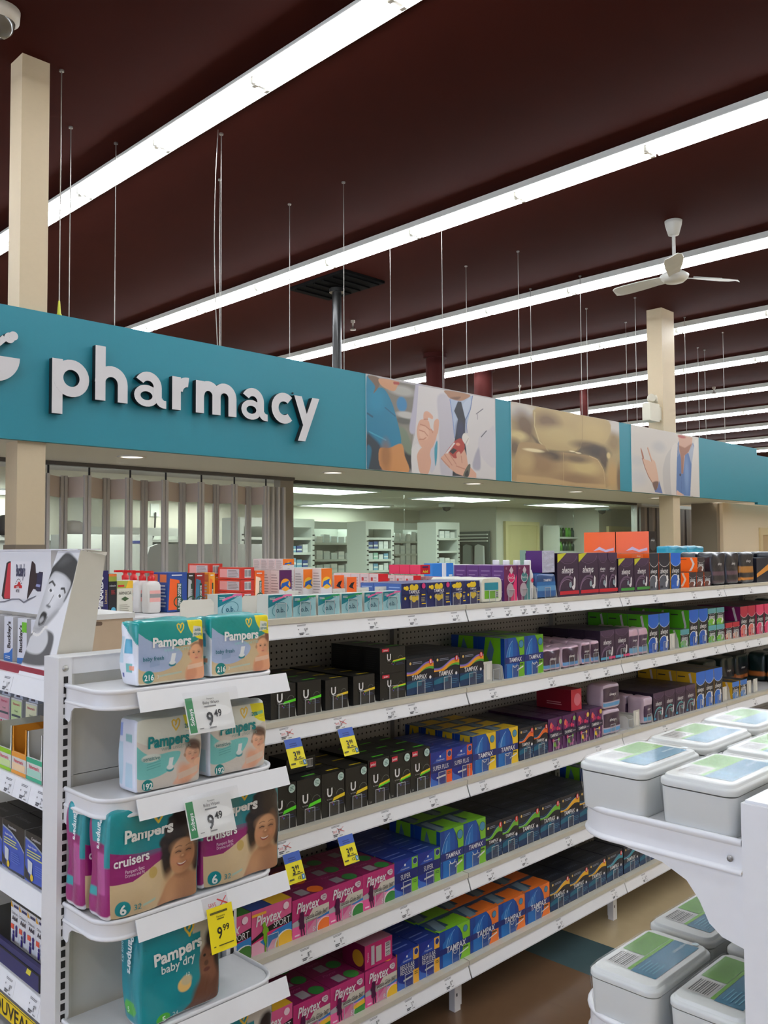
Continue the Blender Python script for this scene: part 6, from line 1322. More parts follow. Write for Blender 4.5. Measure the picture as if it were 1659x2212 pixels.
def d_cruisers():
    p = Pack(.245, .086, .256, 14, .0022, .035, 11); P = Paint(190, 200, (206, 182, 144), .245/.256)
    P.below(lambda u: .36 - .18*u + .3*np.clip(u-.4, 0, 1), (206, 182, 144)); P._put(((P.v > .34 + .34*np.clip(P.u-.25, 0, 1)) & (P.u < .72)).astype(float), (142, 16, 104)); P._put((P.v > .70 - .34*P.u + .36*P.u**2 - .06).astype(float), (0, 136, 144)); P.ell(.5, .62, .25, .1, (0, 120, 136), .3, 5, .5)
    rc = random.Random(2)
    P.ell(.82, .60, .225, .29, (38, 27, 26), .16); P.ell(.65, .46, .08, .2, (40, 28, 26), .5); P.ell(.97, .45, .07, .22, (38, 26, 25), .4)
    for k in range(60):
        t = math.radians(rc.uniform(-40, 225)); P.ell(.82 + .225*math.cos(t)*rc.uniform(.8, 1.08), .58 + .29*math.sin(t)*rc.uniform(.8, 1.05), .02 + .02*rc.random(), .02 + .02*rc.random(), rc.choice(((30, 21, 21), (52, 38, 34), (40, 28, 27))), .8)
    P.poly(smooth_curve([(.56, -.02), (.6, .14), (.72, .26), (.9, .27), (1.05, .16), (1.05, -.05)], 6), (178, 128, 92), .03); P.ell(.7, .12, .1, .16, (198, 148, 108), 1.2, 0, .7); P.ell(.9, .06, .12, .14, (150, 104, 74), 1.2, 0, .6); P.ell(.82, .28, .08, .05, (146, 98, 68), .9, 0, .8)
    P.ell(.8, .435, .132, .17, (196, 144, 106), .14); P.ell(.87, .42, .07, .16, (160, 110, 76), 1.1, 0, .7); P.ell(.76, .53, .08, .06, (210, 160, 120), 1.1, 0, .7); P.ell(.73, .41, .04, .04, (214, 150, 116), 1.1, 0, .6); P.ell(.86, .41, .04, .04, (200, 136, 102), 1.1, 0, .6)
    for d in (-.052, .055): P.ell(.8 + d, .482, .036, .02, (150, 102, 74), 1.0, 0, .7); P.line([(.8 + d - .026, .477), (.8 + d, .488), (.8 + d + .026, .478)], .009, (58, 40, 34)); P.line([(.8 + d - .032, .525), (.8 + d, .538), (.8 + d + .03, .53)], .008, (104, 72, 52), .8)
    P.ell(.8, .43, .03, .02, (164, 112, 80), .9, 0, .8); P.ell(.797, .438, .014, .01, (214, 166, 128), .8); P.poly(smooth_curve([(.745, .375), (.8, .362), (.855, .378), (.83, .345), (.8, .335), (.77, .343)], 5), (146, 66, 60)); P.poly(smooth_curve([(.755, .372), (.8, .361), (.845, .373), (.825, .357), (.8, .351), (.775, .356)], 5), (240, 232, 224))
    P.ell(.15, .1, .085, .08, (0, 140, 148), .05); heart(P, .54, .875, .13); P.poly(smooth_curve([(.77, 1.02), (.77, .9), (.8, .87), (.96, .88), (.98, .92), (.98, 1.02)], 5), (140, 20, 100)); P.ell(.47, .36, .05, .05, (190, 160, 90), .2); P.poly([(.36, .08), (.5, .1), (.5, .125), (.36, .105)], (150, 200, 196), alpha=.7)
    p.paint('F', P)
    def side(u, v):
        c = np.zeros(u.shape + (3,)); c[:] = [lin(x) for x in (150, 24, 112)]; c[(v > .25) & (v < .62) & (u > .45) & (u < .85)] = [lin(x) for x in (180, 80, 150)]; c[(v > .70) & (u > .25)] = [lin(x) for x in (20, 150, 160)]; c[(v > .5) & (u > .82)] = [lin(x) for x in (20, 140, 150)]; c[(v < .05)] = [lin(x) for x in (226, 222, 226)]; c[(v > .22) & (v < .3) & (u < .4)] = [lin(x) for x in (30, 160, 170)]
        return c
    p.face('L', 30, 50, side).face('T', 24, 12, (0, 136, 144)).face('R', 20, 20, (0, 136, 144)).face('B', 4, 4, (142, 16, 104)).face('D', 4, 4, (220, 220, 220))
    p.text('F', 'Pampers', .42, .745, .105, (236, 236, 232), maxw=.52, bold=.035).text('F', 'cruisers', .24, .535, .085, (238, 236, 236), maxw=.4, bold=.025).text('F', 'Pampers Best', .27, .44, .032, (226, 206, 220), maxw=.2).text('F', 'Dryness and Fit', .27, .405, .028, (226, 206, 220), maxw=.2).text('F', '6', .15, .1, .1, (240, 244, 242), bold=.03).text('F', '32', .3, .1, .06, (40, 140, 150)).text('F', 'BEST', .87, .945, .05, (240, 226, 236), maxw=.17, bold=.02).text('F', 'DRYNESS', .87, .91, .025, (226, 190, 214), maxw=.15)
    p.text('L', 'Pampers', .62, .8, .06, (226, 236, 236), rot=-90, maxw=.3, bold=.03); return p
def d_babydry():
    p = Pack(.225, .09, .25, 14, .002, .035, 15); P = Paint(180, 200, (10, 140, 152), .225/.25)
    P._put((P.u > .72 + .25*(P.v-.6)**2*(P.v < .6) - .1*(P.v > .75)).astype(float), (196, 190, 180)); P.poly(smooth_curve([(.5, -.05), (.62, .1), (.7, .28), (.72, .5), (.84, .62), (1.05, .66), (1.05, -.05)], 6), (104, 66, 50), .03); P.ell(.84, .42, .13, .2, (126, 82, 62), .3); P.ell(.92, .66, .14, .12, (30, 22, 22), .4); P.ell(.98, .5, .08, .2, (36, 26, 24), .5)
    P.ell(.78, .50, .02, .014, (24, 18, 18), .3); P.ell(.88, .48, .02, .014, (24, 18, 18), .3); P.ell(.80, .42, .03, .025, (92, 56, 42), .5); P.ell(.8, .36, .045, .02, (96, 40, 40), .4); P.ell(.75, .15, .12, .14, (110, 70, 52), .6)
    P.ell(.27, .04, .09, .055, (80, 180, 60), .05); heart(P, .58, .82, .14, (236, 196, 60)); P.ell(.52, .3, .075, .07, (236, 196, 120), .2); P.ell(.54, .34, .06, .05, (206, 190, 150), .4); P.ell(.86, .93, .07, .06, (60, 170, 60), .1); P.ell(.84, .95, .045, .04, (20, 120, 130), .1); P.below(lambda u: .012 + 0*u, (200, 210, 206))
    p.paint('F', P)
    def side(u, v):
        c = np.zeros(u.shape + (3,)); c[:] = [lin(x) for x in (16, 140, 152)]; c[((u-.5)**2/.09 + (v-.18)**2/.005) < 1] = [lin(x) for x in (80, 180, 60)]; c[v < .03] = [lin(x) for x in (214, 220, 220)]; return c
    p.face('L', 30, 40, side).face('T', 24, 12, (10, 136, 148)).face('R', 20, 20, (14, 140, 150)).face('B', 4, 4, (10, 140, 150)).face('D', 4, 4, (220, 220, 220))
    p.text('F', 'Pampers', .44, .655, .12, (238, 238, 236), maxw=.58, bold=.035, rot=6).text('F', 'baby dry', .44, .53, .085, (226, 236, 234), maxw=.4, bold=.015, rot=6).text('F', '5', .27, .04, .07, (232, 242, 232), bold=.02).text('F', '24', .42, .045, .05, (210, 230, 226)).text('F', '12', .55, .4, .035, (226, 240, 236))
    p.text('L', 'Pampers', .6, .7, .075, (226, 236, 236), rot=-90, maxw=.4, bold=.03).text('L', 'baby dry', .22, .68, .04, (200, 224, 226), rot=-90, maxw=.3).text('L', '5', .5, .18, .05, (232, 242, 232)); return p
m216 = d_wipes216().mesh('wipes_pack'); m192 = d_wipes192().mesh('wipes_pack'); mcr = d_cruisers().mesh('diaper_pack'); mbd = d_babydry().mesh('diaper_pack')
for me, X, Y, k, lb, rz in ((m216, 1.178, 1.925, 0, 'teal and pale blue baby wipes pack with 216 count, beside the bare shelf end', 1.0), (m216, 1.388, 1.925, 0, 'teal and pale blue baby wipes pack with 216 count, beside the tampon shelves', .5), (m192, 1.158, 1.9, 1, 'pale sensitive baby wipes pack with 192 count, beside the bare shelf end', -.5), (m192, 1.366, 1.905, 1, 'pale sensitive baby wipes pack with 192 count, beside the tampon shelves', .6)):
    tag(link('wipes_pack', me, None, (X, Y, PZ[k] - .003), math.radians(rz)), lb, 'wipes pack')
for me, X, Y, k, lb, rz in ((mcr, 1.115, 1.892, 2, 'magenta and teal diaper pack with a curly-haired toddler, in front of another pack', 1.5), (mcr, 1.373, 1.9, 2, 'magenta and teal diaper pack with a curly-haired toddler, at the free shelf end', .5), (mcr, 1.105, 1.992, 2, 'magenta and teal diaper pack hidden behind the front pack', 1.0), (mbd, 1.195, 1.9, 3, 'all teal diaper pack with size 5 badge on the fourth wing shelf', 1.0), (mbd, 1.36, 1.9, 4, 'all teal diaper pack on the lowest wing shelf', 0.5)):
    tag(link('diaper_pack', me, None, (X, Y, PZ[k] - .003), math.radians(rz)), lb, 'diaper pack')

# price cards in clear sleeves
def card():
    c = Carton(.132, .0006, .090, (232, 232, 230), rough=.4)
    c.rect('F', .02, .04, .17, .98, (46, 136, 84)).text('F', 'Sobeys', .095, .46, .12, WT, rot=90, maxw=.62, bold=.02).text('F', 'Pampers', .56, .9, .05, (110, 110, 112), maxw=.2).text('F', 'Baby Wipes', .56, .8, .08, (70, 70, 74), maxw=.4).lines('F', .4, .72, .66, .72, 1, (130, 130, 130), .6)
    c.text('F', '9', .55, .36, .38, (44, 44, 46), bold=.02, sx=.85, align='R').text('F', '49', .58, .48, .2, (44, 44, 46), bold=.015, sx=.9, align='L').lines('F', .22, .32, .1, .14, 1, (150, 150, 150), .6).lines('F', .44, .62, .08, .14, 1, (150, 150, 150), .6); return c.mesh('card')
SLEEVE = clear('sleeve_film', (.97, .97, .97), .02, .22)
slv = MB()
_n = 12
_g = [[(-.071 + .158*i/_n, -.0035 - .003*math.sin(5*i/_n + 3*j/_n) - .002*math.sin(9*j/_n), -.006 + .108*j/_n) for i in range(_n+1)] for j in range(_n+1)]
slv.add([p for r in _g for p in r], [(j*(_n+1)+i, j*(_n+1)+i+1, (j+1)*(_n+1)+i+1, (j+1)*(_n+1)+i) for j in range(_n) for i in range(_n)], SLEEVE, True)
cm, slm = card(), slv.mesh('sleeve')
for k, X, lb in ((0, 1.235, 'clear-sleeved 9.49 price card hanging under the teal wipes packs'), (1, 1.238, 'clear-sleeved 9.49 price card hanging under the pale wipes packs')):
    a_ = math.radians(-20); t = thing('price_card', lb, 'price card', (X, YW - .024 - .098*math.sin(-a_), PZ[k] - .024 - .098*math.cos(a_))); t.rotation_euler[0] = a_
    link('card', cm, t); link('sleeve', slm, t)
yt_ = Carton(.074, .0006, .104, (238, 218, 16), rough=.45); yt_.text('F', '9', .5, .42, .26, (24, 24, 22), bold=.02, sx=.85, align='R').text('F', '99', .53, .5, .14, (24, 24, 22), bold=.02, align='L').lines('F', .1, .9, .84, .9, 1, (90, 84, 20), .8).text('F', 'Pampers', .5, .78, .05, (70, 64, 16), maxw=.4).lines('F', .35, .65, .7, .74, 1, (90, 84, 20), .6).lines('F', .3, .95, .12, .16, 1, (90, 84, 20), .6).lines('F', .1, .2, .12, .16, 1, (90, 84, 20), .6)
a_ = math.radians(-14); X = atY(472, 2000, YW - .02)[0]
o = tag(link('sale_tag', yt_.mesh('sale_tag'), None, (X, YW - .022 - .104*math.sin(-a_), PZ[2] - .030 - .104*math.cos(a_))), 'plain yellow 9.99 sale tag hanging under the diaper packs', 'price tag'); o.rotation_euler[0] = a_
sv = Carton(.074, .0004, .04, (214, 212, 216), rough=.3); sv.text('F', 'SAVE', .36, .5, .24, (206, 80, 84), maxw=.42, sx=.8).poly('F', [(.56, .2), (.61, .2), (.97, .8), (.92, .8)], (200, 60, 66)).poly('F', [(.56, .72), (.6, .78), (.97, .38), (.94, .32)], (200, 60, 66))
o = tag(link('save_sticker', sv.mesh('save_sticker'), None, (X - .004, YW - .020, PZ[2] - .046)), 'pale SAVE sticker with a red cross above the 9.99 tag', 'sticker'); o.rotation_euler[0] = -math.atan2(.018, .046)

# ================================================================ cough remedy display and the side shelving goods
YD = 2.18; card_m = mat((196, 190, 176), .7, noise=.03); wh = mat((226, 226, 230), .5)
dp = thing('cough_display', 'white cardboard cough syrup display with a black and white portrait panel', 'display', (0, 0, 0))
A, B, C, D = (atY(x, y, YD) for x, y in ((175, 1188), (228, 1200), (192, 1412), (108, 1424)))
D.z = LZS[0]; D.x = .985; C.z = LZS[0]
obj('side_panel', MB().add([A, B, C, D] + [v + Vector((0, .004, 0)) for v in (A, B, C, D)], [(0, 1, 2, 3)[::-1], (4, 5, 6, 7), (0, 1, 5, 4), (1, 2, 6, 5), (2, 3, 7, 6), (3, 0, 4, 7)], card_m), dp)
AL = atX(125, 1190, A.x); DL = atX(40, 1432, D.x); DL.z = LZS[0]
nrm = Vector((-1, 0, .3)).normalized()
P = Paint(110, 240, (230, 230, 232), .42)
def _fl(u, v):     # the portrait flange leans back with the side panel; u runs from the outer to the inner edge
    a = AL.lerp(DL, 1-v); b_ = A.lerp(D, 1-v); return tuple(a.lerp(b_, u))
Q = lambda x, y: ((x-5)/90, 1-(y-5)/245)
def fl_uv(pts):
    out = []
    for x, y in pts:            # pixel of the photograph to place on the leaning flange
        px_, py_ = x/5.53, 1160 + y/5.53; r = ray(px_, py_); o_ = np.array(AL) - np.array((0, 0, CZ)); e1 = np.array(A) - np.array(AL); e2 = np.array(DL) - np.array(AL); n_ = np.cross(e1, e2); t = (o_@n_)/(r@n_); q = r*t - o_
        v_ = -(q[2])/(-e2[2]) ; v_ = q[2]/e2[2]; aL = np.array(AL.lerp(DL, v_)); aR = np.array(A.lerp(D, v_)); q3 = r*t + np.array((0, 0, CZ)); w_ = (q3-aL)@(aR-aL)/((aR-aL)@(aR-aL)); out.append((w_, 1-v_))
    return out
def fp(pts, col, soft=0.0, alpha=1.0): P.poly(smooth_curve(fl_uv(pts), 5), (col, col, col+2), soft, alpha)
def fl(pts, wd, col): P.line(fl_uv(pts), wd, (col, col, col))
fp([(290, 1230), (440, 1090), (560, 1110), (640, 1190), (590, 1420), (520, 1540), (230, 1480)], 92, .02); fp([(330, 1230), (420, 1140), (540, 1090), (570, 1230), (520, 1350), (440, 1400), (330, 1370), (285, 1290)], 206, .02)
fp([(545, 560), (640, 420), (760, 440), (840, 560), (800, 720), (720, 860), (600, 1010), (470, 1130), (390, 1120), (370, 1010), (420, 850), (500, 680)], 188, .02); fp([(600, 540), (680, 460), (770, 520), (760, 680), (690, 800), (600, 900), (540, 880), (560, 720)], 222, .12); fp([(400, 1080), (470, 1130), (600, 1010), (700, 880), (640, 900), (480, 1060)], 150, .04, .7)
fp([(560, 520), (600, 400), (700, 280), (800, 190), (900, 260), (930, 330), (900, 480), (800, 720), (760, 770), (840, 580), (810, 500), (740, 440), (650, 420), (590, 500)], 52, .02); fp([(700, 330), (790, 220), (860, 260), (760, 330)], 92, .06, .7)
fl([(590, 550), (625, 530), (655, 580)], .018, 60); fl([(730, 620), (765, 620), (775, 670)], .018, 60); fp([(575, 640), (600, 610), (640, 650), (610, 670)], 236); fp([(680, 700), (715, 680), (740, 720), (705, 740)], 236); fp([(590, 640), (605, 618), (622, 640), (606, 660)], 60); fp([(696, 706), (712, 686), (728, 710), (710, 732)], 60)
fl([(640, 700), (590, 790), (560, 820), (600, 840)], .012, 150); fp([(550, 820), (570, 810), (600, 830), (580, 850)], 90, .02); fp([(480, 940), (520, 890), (560, 920), (540, 990), (500, 1050), (455, 1050)], 44, .015); fp([(470, 990), (510, 950), (520, 990), (480, 1030)], 176, .02); fl([(470, 1060), (520, 1040), (560, 960)], .014, 120)
for k in range(11): a_ = .1*k; P.ell(*fl_uv([(365 + 190*a_, 1110 + 75*math.sin(math.pi*min(1, a_*1.15)) - 30*a_)])[0], .035, .012, (228, 226, 222), .3)
fp([(700, 880), (715, 880), (720, 905), (705, 910)], 228)
link('portrait_panel', grid_mesh('portrait_panel', _fl, P, PRINT), dp)
# header with the bottle picture
hx = A.x - .005; h0 = atX(0, 1196, hx); h1 = atX(110, 1206, hx); hb = atX(0, 1318, hx)
HY0, HY1 = h1.y, h0.y + .25; zt2, zb2 = h0.z, hb.z
obj('header_box', MB().box((hx, HY0, zb2), (hx + .03, HY1, A.z), wh), dp)
obj('top_flap', MB().box((hx - .004, YD - .0, A.z), (hx + .06, HY1, A.z + .003), wh), dp); obj('flap_edge', MB().add([A + Vector((0, -.001, .003)), atY(232, 1192, YD - .01), atY(230, 1200, YD - .012), A + Vector((.03, -.001, -.006))], [(0, 1, 2, 3)], card_m), dp)
def hq(x, y): p = atX(x/5.53, 1160 + y/5.53, hx); return (hx, p.y, p.z)
pic = MB()
def hp(pts, col, k): pic.poly([(hx - .0004*k, q[1], q[2]) for q in (hq(x, y) for x, y in pts)], mat(col, .4))
hp([(20, 700), (80, 310), (110, 290), (395, 290), (425, 330), (430, 430), (460, 430), (470, 415), (515, 420), (490, 650), (445, 650), (440, 630), (400, 620), (330, 740), (120, 742), (40, 740)], (44, 26, 36), 1)
hp([(50, 710), (100, 320), (135, 300), (125, 735), (60, 735)], (196, 44, 62), 2); hp([(135, 290), (385, 290), (365, 420), (325, 740), (125, 740)], (232, 230, 234), 3); hp([(450, 430), (515, 420), (490, 650), (430, 640)], (40, 40, 74), 2); hp([(440, 560), (490, 570), (480, 600), (430, 590)], (150, 156, 200), 3)
hp([(210, 570), (230, 530), (245, 540), (255, 575), (270, 580), (268, 612), (172, 612), (175, 580)], (200, 34, 44), 4)
for k_ in range(7): hp([(190 + 11*k_, 560 - 50*math.sin(math.pi*k_/6)), (200 + 11*k_, 556 - 50*math.sin(math.pi*k_/6)), (202 + 11*k_, 545 - 50*math.sin(math.pi*k_/6)), (192 + 11*k_, 548 - 50*math.sin(math.pi*k_/6))], (90, 80, 90), 4)
hp([(0, 770), (60, 765), (150, 735), (240, 735), (290, 775), (340, 740), (440, 700), (440, 708), (340, 760), (290, 792), (235, 748), (150, 748), (60, 780), (0, 782)], (110, 110, 122), 5)
def htext(s, x, y, hgt, col, k, mw=None, bold=.02, rot=0):
    V, F, wd = tgeo(s, bold); p0 = hq(x, y); kk = hgt; kx = kk if not mw or wd*kk < mw else mw/wd; ca, sa = math.cos(math.radians(rot)), math.sin(math.radians(rot))
    pic.add([(hx - .0004*k, p0[1] - ((a - wd/2)*kx*ca - (b_-.5)*kk*sa), p0[2] + (a - wd/2)*kx*sa + (b_-.5)*kk*ca) for a, b_ in V], F, mat(col, .4))
htext("Buckley's", 255, 395, .034, (36, 40, 80), 5, .062, .035); htext('ORIGINAL', 222, 598, .006, WT, 6, .02); htext('MIXTURE', 218, 642, .009, (90, 84, 96), 5, .024)
obj('bottle_picture', pic, dp)
obj('tray', MB().box((LX + .02, YD + .004, LZS[0]), (1.08, HY1, LZS[0] + .012), mat((206, 200, 198), .5)).box((LX + .012, YD + .004, LZS[0]), (LX + .02, HY1, LZS[0] + .022), mat((150, 40, 60), .5)), dp)
obj('back_wall', MB().box((1.072, YD + .004, LZS[0] + .012), (1.078, HY1, zb2), card_m), dp)
cb_ = Carton(.062, .04, .128, (222, 224, 232), (196, 196, 200)); cb_.text('F', "Buckley's", .55, .6, .3*.062/.128*1.2, (30, 28, 40), rot=90, maxw=.6, bold=.035).poly('F', [(0, 0), (1, 0), (1, .32), (.6, .2), (0, .16)], (36, 110, 190)).lines('F', .2, .8, .05, .13, 2, WT, .4); cg_ = Carton(.062, .04, .128, (222, 224, 232), (196, 196, 200)); cg_.text('F', "Buckley's", .35, .55, .3*.062/.128*1.2, (30, 28, 40), rot=90, maxw=.6, bold=.035).poly('F', [(0, 0), (1, 0), (1, .14), (0, .12)], (36, 110, 190)).rect('F', .5, .7, 1, .92, (110, 190, 50))
mb_, mg_ = cb_.mesh('syrup_box'), cg_.mesh('syrup_box')
for q, (me, Y) in enumerate(((mg_, 2.48), (mb_, 2.575), (mb_, 2.39), (mb_, 2.67), (mg_, 2.765))):
    tag(link('syrup_box', me, None, (1.035, Y, LZS[0] + .0125), -math.pi/2), 'slim white and blue cough syrup carton in the display tray' if me is mb_ else 'slim white cough syrup carton with a green corner in the display tray', 'carton', 'cough syrup cartons in the display' if me is mb_ else 'green cornered syrup cartons')

# lozenge boxes on the second side shelf
def loz(c1, stripe, Y, lb):
    t = thing('lozenge_box', lb, 'box', (LX + .012, Y, LZS[1]), None, -math.pi/2); w, d, h = .093, .12, .125; cm_ = mat(c1, .5); kr = mat((176, 160, 140), .7)
    obj('tray_body', MB().box((-w/2, 0, 0), (w/2, .0015, h*.48), cm_).box((-w/2, 0, 0), (-w/2 + .0015, d, h), cm_).box((w/2 - .0015, 0, 0), (w/2, d, h), cm_).box((-w/2, d - .0015, 0), (w/2, d, h), kr).box((-w/2, 0, 0), (w/2, d, .0015), kr).prism([(-w/2, h*.48), (-w/2 + .013, h*.48), (-w/2 + .008, h*.62), (-w/2 + .008, h), (-w/2, h)], 1, 0, .0015, cm_).prism([(w/2, h*.48), (w/2 - .013, h*.48), (w/2 - .008, h*.62), (w/2 - .008, h), (w/2, h)], 1, 0, .0015, cm_), t)
    pr = Carton(w, .001, h*.46, (226, 226, 220)); pr.rect('F', 0, .78, 1, 1, stripe).rect('F', 0, .0, 1, .16, stripe).rect('F', .06, .2, .94, .5, tuple(min(255, int(c*.4 + 150)) for c in stripe)).text('F', "Fisherman's", .5, .62, .16, (214, 60, 90), maxw=.9, bold=.02); o = link('front_print', pr.mesh('front_print'), t, (0, -.0012, .001))
    rn_ = random.Random(int(Y*1000)); m = MB()
    for k in range(7):
        x, y, z = rn_.uniform(-.018, .018), .015 + .012*k, .012 + rn_.uniform(0, .022); m.loft([[(x + a, y + b_*.5, z + .004*s) for a, b_ in rrect(.012*q_, .01*q_, .003, 2)] for s, q_ in ((0, .7), (1, 1), (2, .7))], mat(rn_.choice((stripe, (214, 220, 214), (180, 186, 180))), .35))
    m.box((-w/2 + .002, .003, .0016), (w/2 - .002, d - .003, .012), mat((70, 66, 60), .7)); o = obj('packets', m, t); o['kind'] = 'stuff'
loz((226, 226, 220), (60, 180, 140), 2.277, 'open lozenge box with mint green stripes nearest the slotted upright'); loz((238, 160, 50), (240, 160, 60), 2.374, 'open orange lozenge box between green ones'); loz((226, 228, 214), (150, 206, 40), 2.471, 'open lozenge box with lime stripes beside the orange one')
for q, (Y, c, lb) in enumerate(((2.885, (190, 30, 60), 'upright lozenge packet with red stripes'), (2.79, (150, 206, 40), 'upright lozenge packet with lime stripes'), (2.68, (206, 206, 110), 'leaning lozenge packet with pale yellow stripes'), (2.98, (120, 130, 190), 'upright lozenge packet with violet stripes'))):
    t = thing('lozenge_packet', lb, 'packet', (1.15, Y, LZS[1]), None, -math.pi/2); pc = Carton(.084, .05, .135, (222, 222, 222), (200, 200, 200))
    for k in range(4): pc.poly('F', [(.25*k, 0), (.25*k + .14, 0), (.25*k + .28, .42), (.25*k + .14, .42)], c)
    pc.rect('F', .04, .46, .96, .96, tuple(int(150 + .4*v) for v in c)).text('F', "Fisherman's", .5, .88, .06, (206, 60, 96), maxw=.88, bold=.02).text('F', 'Friend', .5, .72, .05, (60, 90, 60), maxw=.7).rect('F', .1, .58, .9, .63, (70, 84, 90))
    link('carton', pc.mesh('carton'), t)
    obj('peaked_top', MB().prism([(-.036, .135), (.036, .135), (.03, .15), (.008, .185), (-.004, .186), (-.026, .152)], 1, .005, .02, mat((186, 192, 206), .35)).prism([(-.014, .14), (.014, .14), (.004, .168), (-.006, .162)], 1, .004, .005, mat((70, 60, 80), .4)), t)
# cold relief boxes on the third side shelf
cr_ = Carton(.148, .07, .128, (30, 32, 40), (150, 150, 150), (34, 34, 36)); cr_.poly('F', [(0, .0), (.62, 0), (1, .06), (1, .5), (.75, .66), (.4, .78), (0, .84)], (60, 90, 190)).poly('F', [(0, .84), (.4, .78), (.75, .66), (1, .5), (1, .54), (.75, .7), (.4, .82), (0, .88)], (150, 160, 176)).poly('F', [(0, .05), (.3, .0), (1, .0), (1, .06), (.3, .03), (0, .3)], (40, 44, 54)).text('F', 'Compliments', .45, .9, .06, WT, maxw=.5, shear=.2).text('F', 'Regular Strength', .3, .72, .045, WT, maxw=.5, bold=.01).lines('F', .08, .75, .5, .66, 3, (206, 206, 120), .5).poly('F', [(.14, .2), (.3, .16), (.32, .42), (.12, .46)], (214, 220, 226)).ell('F', .3, .12, .07, (236, 200, 50)).lines('F', .45, .85, .2, .42, 5, (110, 140, 220), .3).text('T', 'Compliments', .4, .5, .2, (120, 120, 120), maxw=.6)
me = cr_.mesh('cold_relief_box')
for i, Y in enumerate((2.258, 2.41, 2.562)):
    for r in range(3): tag(link('cold_relief_box', me, None, (LX + .014 + r*.073, Y, LZS[2]), -math.pi/2 + math.radians(random.uniform(-1, 1))), ('front ', 'second-row ', 'rear ')[r] + 'navy cold relief carton with blue oval, ' + ('against the upright', 'next to the upright one', 'farthest from the upright')[i], 'carton', 'cold relief cartons on the side shelving')
# children's tablets in a navy tray on the fourth side shelf
ad = Carton(.0535, .05, .112, (226, 226, 230), (196, 196, 200), (150, 150, 150)); ad.poly('F', [(0, .86), (.3, .86), (0, 1)], (240, 176, 40)).rect('F', .35, .88, .95, .94, (50, 56, 110)).text('F', "Children's", .5, .74, .07, (40, 36, 60), maxw=.9).text('F', 'Advil', .5, .62, .11, (36, 32, 56), maxw=.92, bold=.03).rect('F', .05, .34, .42, .46, (230, 90, 70))
for u, v, r in ((.72, .42, .06), (.4, .28, .045)): ad.ell('F', u, v, r, (60, 44, 120)).rect('F', u - .1, v - .22, u + .1, v - .05, (60, 44, 120))
me = ad.mesh('tablet_box')
for i in range(5): 
    for r in range(2): tag(link('tablet_box', me, None, (LX + .05 + r*.052, 2.262 + .0545*i, LZS[3] + .0345), -math.pi/2), ('front ', 'rear ')[r] + 'white childrens tablet carton in the navy tray', 'carton', 'childrens tablet cartons in the tray')
tr = thing('counter_tray', 'navy cardboard tray holding the white childrens tablet cartons', 'tray', (0, 0, 0)); NV = mat((44, 42, 96), .45)
obj('front_wall', MB().prism([(LX + .01, LZS[3]), (LX + .02, LZS[3]), (LX + .036, LZS[3] + .046), (LX + .026, LZS[3] + .046)], 1, 2.235, 2.78, NV).prism([(LX + .0165, LZS[3] + .018), (LX + .0205, LZS[3] + .029), (LX + .0195, LZS[3] + .0295), (LX + .0155, LZS[3] + .0185)], 1, 2.30, 2.325, mat((220, 206, 60), .4)), tr); obj('base', MB().box((LX + .02, 2.235, LZS[3]), (LX + .16, 2.78, LZS[3] + .034), mat((24, 24, 34), .5)), tr); obj('side_wall', MB().box((LX + .01, 2.228, LZS[3]), (LX + .16, 2.235, LZS[3] + .045), mat((26, 26, 36), .5)), tr)
wc = Carton(.03, .05, .13, (216, 216, 218), (200, 200, 204)); wc.text('F', 'CCA', .5, .6, .1, (60, 60, 66), rot=90, maxw=.5).rect('F', .2, .3, .8, .4, (200, 60, 60)); tag(link('tablet_box', wc.mesh('tablet_box'), None, (LX + .02, 2.208, LZS[3]), -math.pi/2), 'slim white carton between the tray and the slotted upright', 'carton')

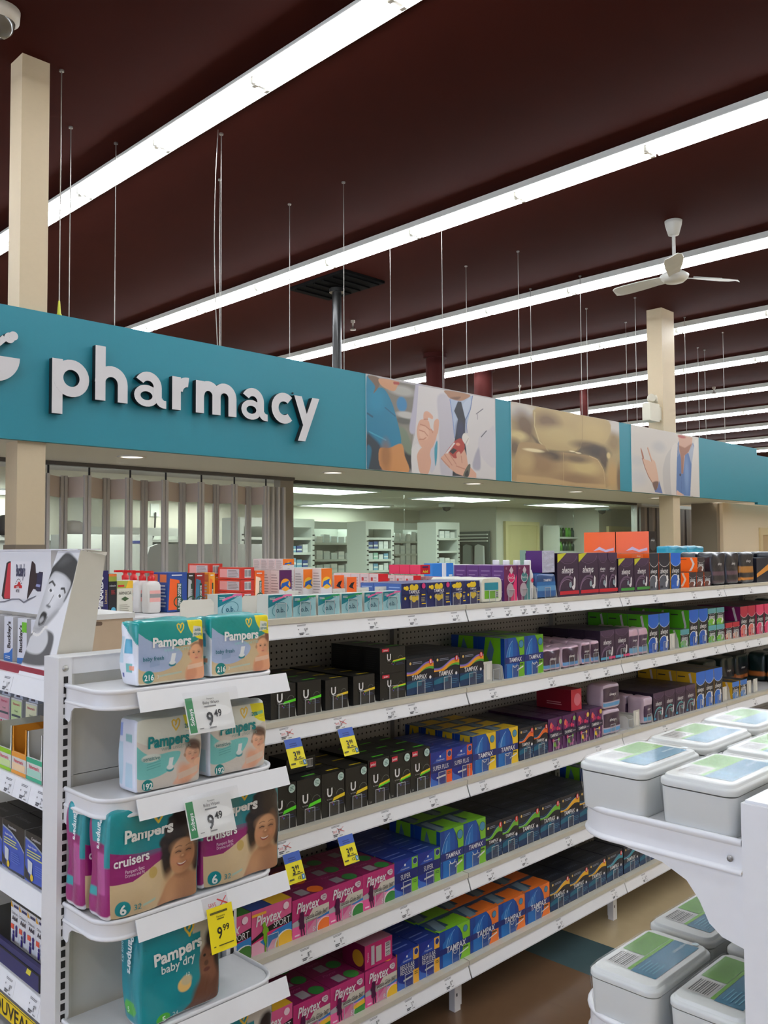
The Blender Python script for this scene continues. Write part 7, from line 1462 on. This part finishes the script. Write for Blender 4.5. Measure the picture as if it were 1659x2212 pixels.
# ================================================================ shrink-wrapped tubs on the tub display
TB = mat((214, 216, 213), .42, noise=.02, scale=20, bump=.15)
def big_tub():
    L, Wd, h = .212, .126, .079; body = MB(); ring = lambda hx_, hy_, z, r: [(a, b_, z) for a, b_ in rrect(hx_, hy_, r, 5)]
    body.loft([ring(L/2*.93, Wd/2*.90, 0, .014), ring(L/2*.945, Wd/2*.92, .004, .015), ring(L/2*.975, Wd/2*.965, h*.77, .017)], TB)
    lid = MB().loft([ring(L/2*.983, Wd/2*.975, h*.80, .018), ring(L/2*.998, Wd/2*.997, h*.802, .02), ring(L/2, Wd/2, h*.81, .02), ring(L/2, Wd/2, h*.88, .02), ring(L/2*.998, Wd/2*.997, h*.90, .02), ring(L/2*.985, Wd/2*.975, h*.925, .019), ring(L/2*.955, Wd/2*.93, h*.935, .018), ring(L/2*.95, Wd/2*.922, h*.94, .018), ring(L/2*.94, Wd/2*.905, h*.985, .017), ring(L/2*.93, Wd/2*.89, h*.998, .017), ring(L/2*.92, Wd/2*.875, h, .016)], TB)
    z = h + .0006; lab = MB(); U = lambda a, b_: ((a-.5)*L, (.5-b_)*Wd)
    def q(a0, a1, b0, b1, c, k, m=None): lab.poly([(*U(a0, b1), z + .0002*k), (*U(a1, b1), z + .0002*k), (*U(a1, b0), z + .0002*k), (*U(a0, b0), z + .0002*k)], m or mat(c, .5))
    q(.46, .90, .10, .44, (92, 152, 38), 0); q(.17, .90, .445, .495, (104, 166, 40), 0); q(.16, .90, .50, .86, (34, 112, 144), 0); q(.17, .43, .12, .42, (206, 204, 200), 0)
    for k in range(9): q(.19, .41, .14 + .03*k, .14 + .03*k + (.012 if k % 3 else .02), (84, 80, 78), 1)
    for k in range(7): q(.50 + .02*(k % 2), .86 - .03*(k % 3), .14 + .035*k, .148 + .035*k, (96, 150, 44), 1.5)
    for k in range(5): q(.22, .42 - .03*(k % 2), .56 + .05*k, .575 + .05*k, (96, 166, 192), 2)
    V, F, wd = tgeo('Compliments', .0, .2); s_ = .0075; ox, oy = U(.80, .68)
    lab.add([(ox - (a - wd/2)*s_, oy - (b_-.5)*s_, z + .0007) for a, b_ in V], F, mat((206, 226, 232), .4))
    lab.poly([(ox + .03 + .006*math.cos(t*math.pi/6), oy - .012 + .006*math.sin(t*math.pi/6), z + .0007) for t in range(12)], mat((206, 226, 232), .4))
    return body.mesh('tub_body'), lid.mesh('lid'), lab.mesh('label_print')
tb_, tl_, tp_ = big_tub()
wrap = MB(); ringw = lambda hx_, hy_, zz, r: [(a, b_, zz) for a, b_ in rrect(hx_, hy_, r, 5)]
wrap.loft([ringw(.1005, .0585, .002, .016), ringw(.1075, .0645, .061, .021), ringw(.1072, .0642, .072, .021), ringw(.100, .0575, .0812, .018)], clear('shrink_film', (.98, .98, .98), 0.0, .1, 1.12), cap0=False)
tw_ = wrap.mesh('shrink_wrap')
for X, Y, k, rz, lb in ((1.408, .776, 0, 0, 'shrink-wrapped white tub at the rounded corner of the upper shelf'), (1.41, .630, 0, 0, 'shrink-wrapped white tub against the upright on the upper shelf'), (1.642, .778, 0, 1, 'shrink-wrapped white tub second along the upper shelf front'), (1.872, .780, 0, 0, 'shrink-wrapped white tub at the far end of the upper shelf front'), (1.645, .632, 0, 0, 'shrink-wrapped white tub behind the front row, upper shelf'), (1.41, .764, 1, 0, 'shrink-wrapped white tub at the rounded corner of the lower shelf'), (1.412, .622, 1, 0, 'shrink-wrapped white tub against the upright on the lower shelf'), (1.64, .776, 1, -1, 'shrink-wrapped white tub second along the lower shelf front'), (1.645, .632, 1, 0, 'shrink-wrapped white tub behind the front row, lower shelf')):
    t = thing('wipes_tub', lb, 'tub', (X, Y, RZ[k] - .0035), None, math.radians(rz))
    link('tub_body', tb_, t); l_ = link('lid', tl_, t); link('label_print', tp_, l_); link('shrink_wrap', tw_, t)
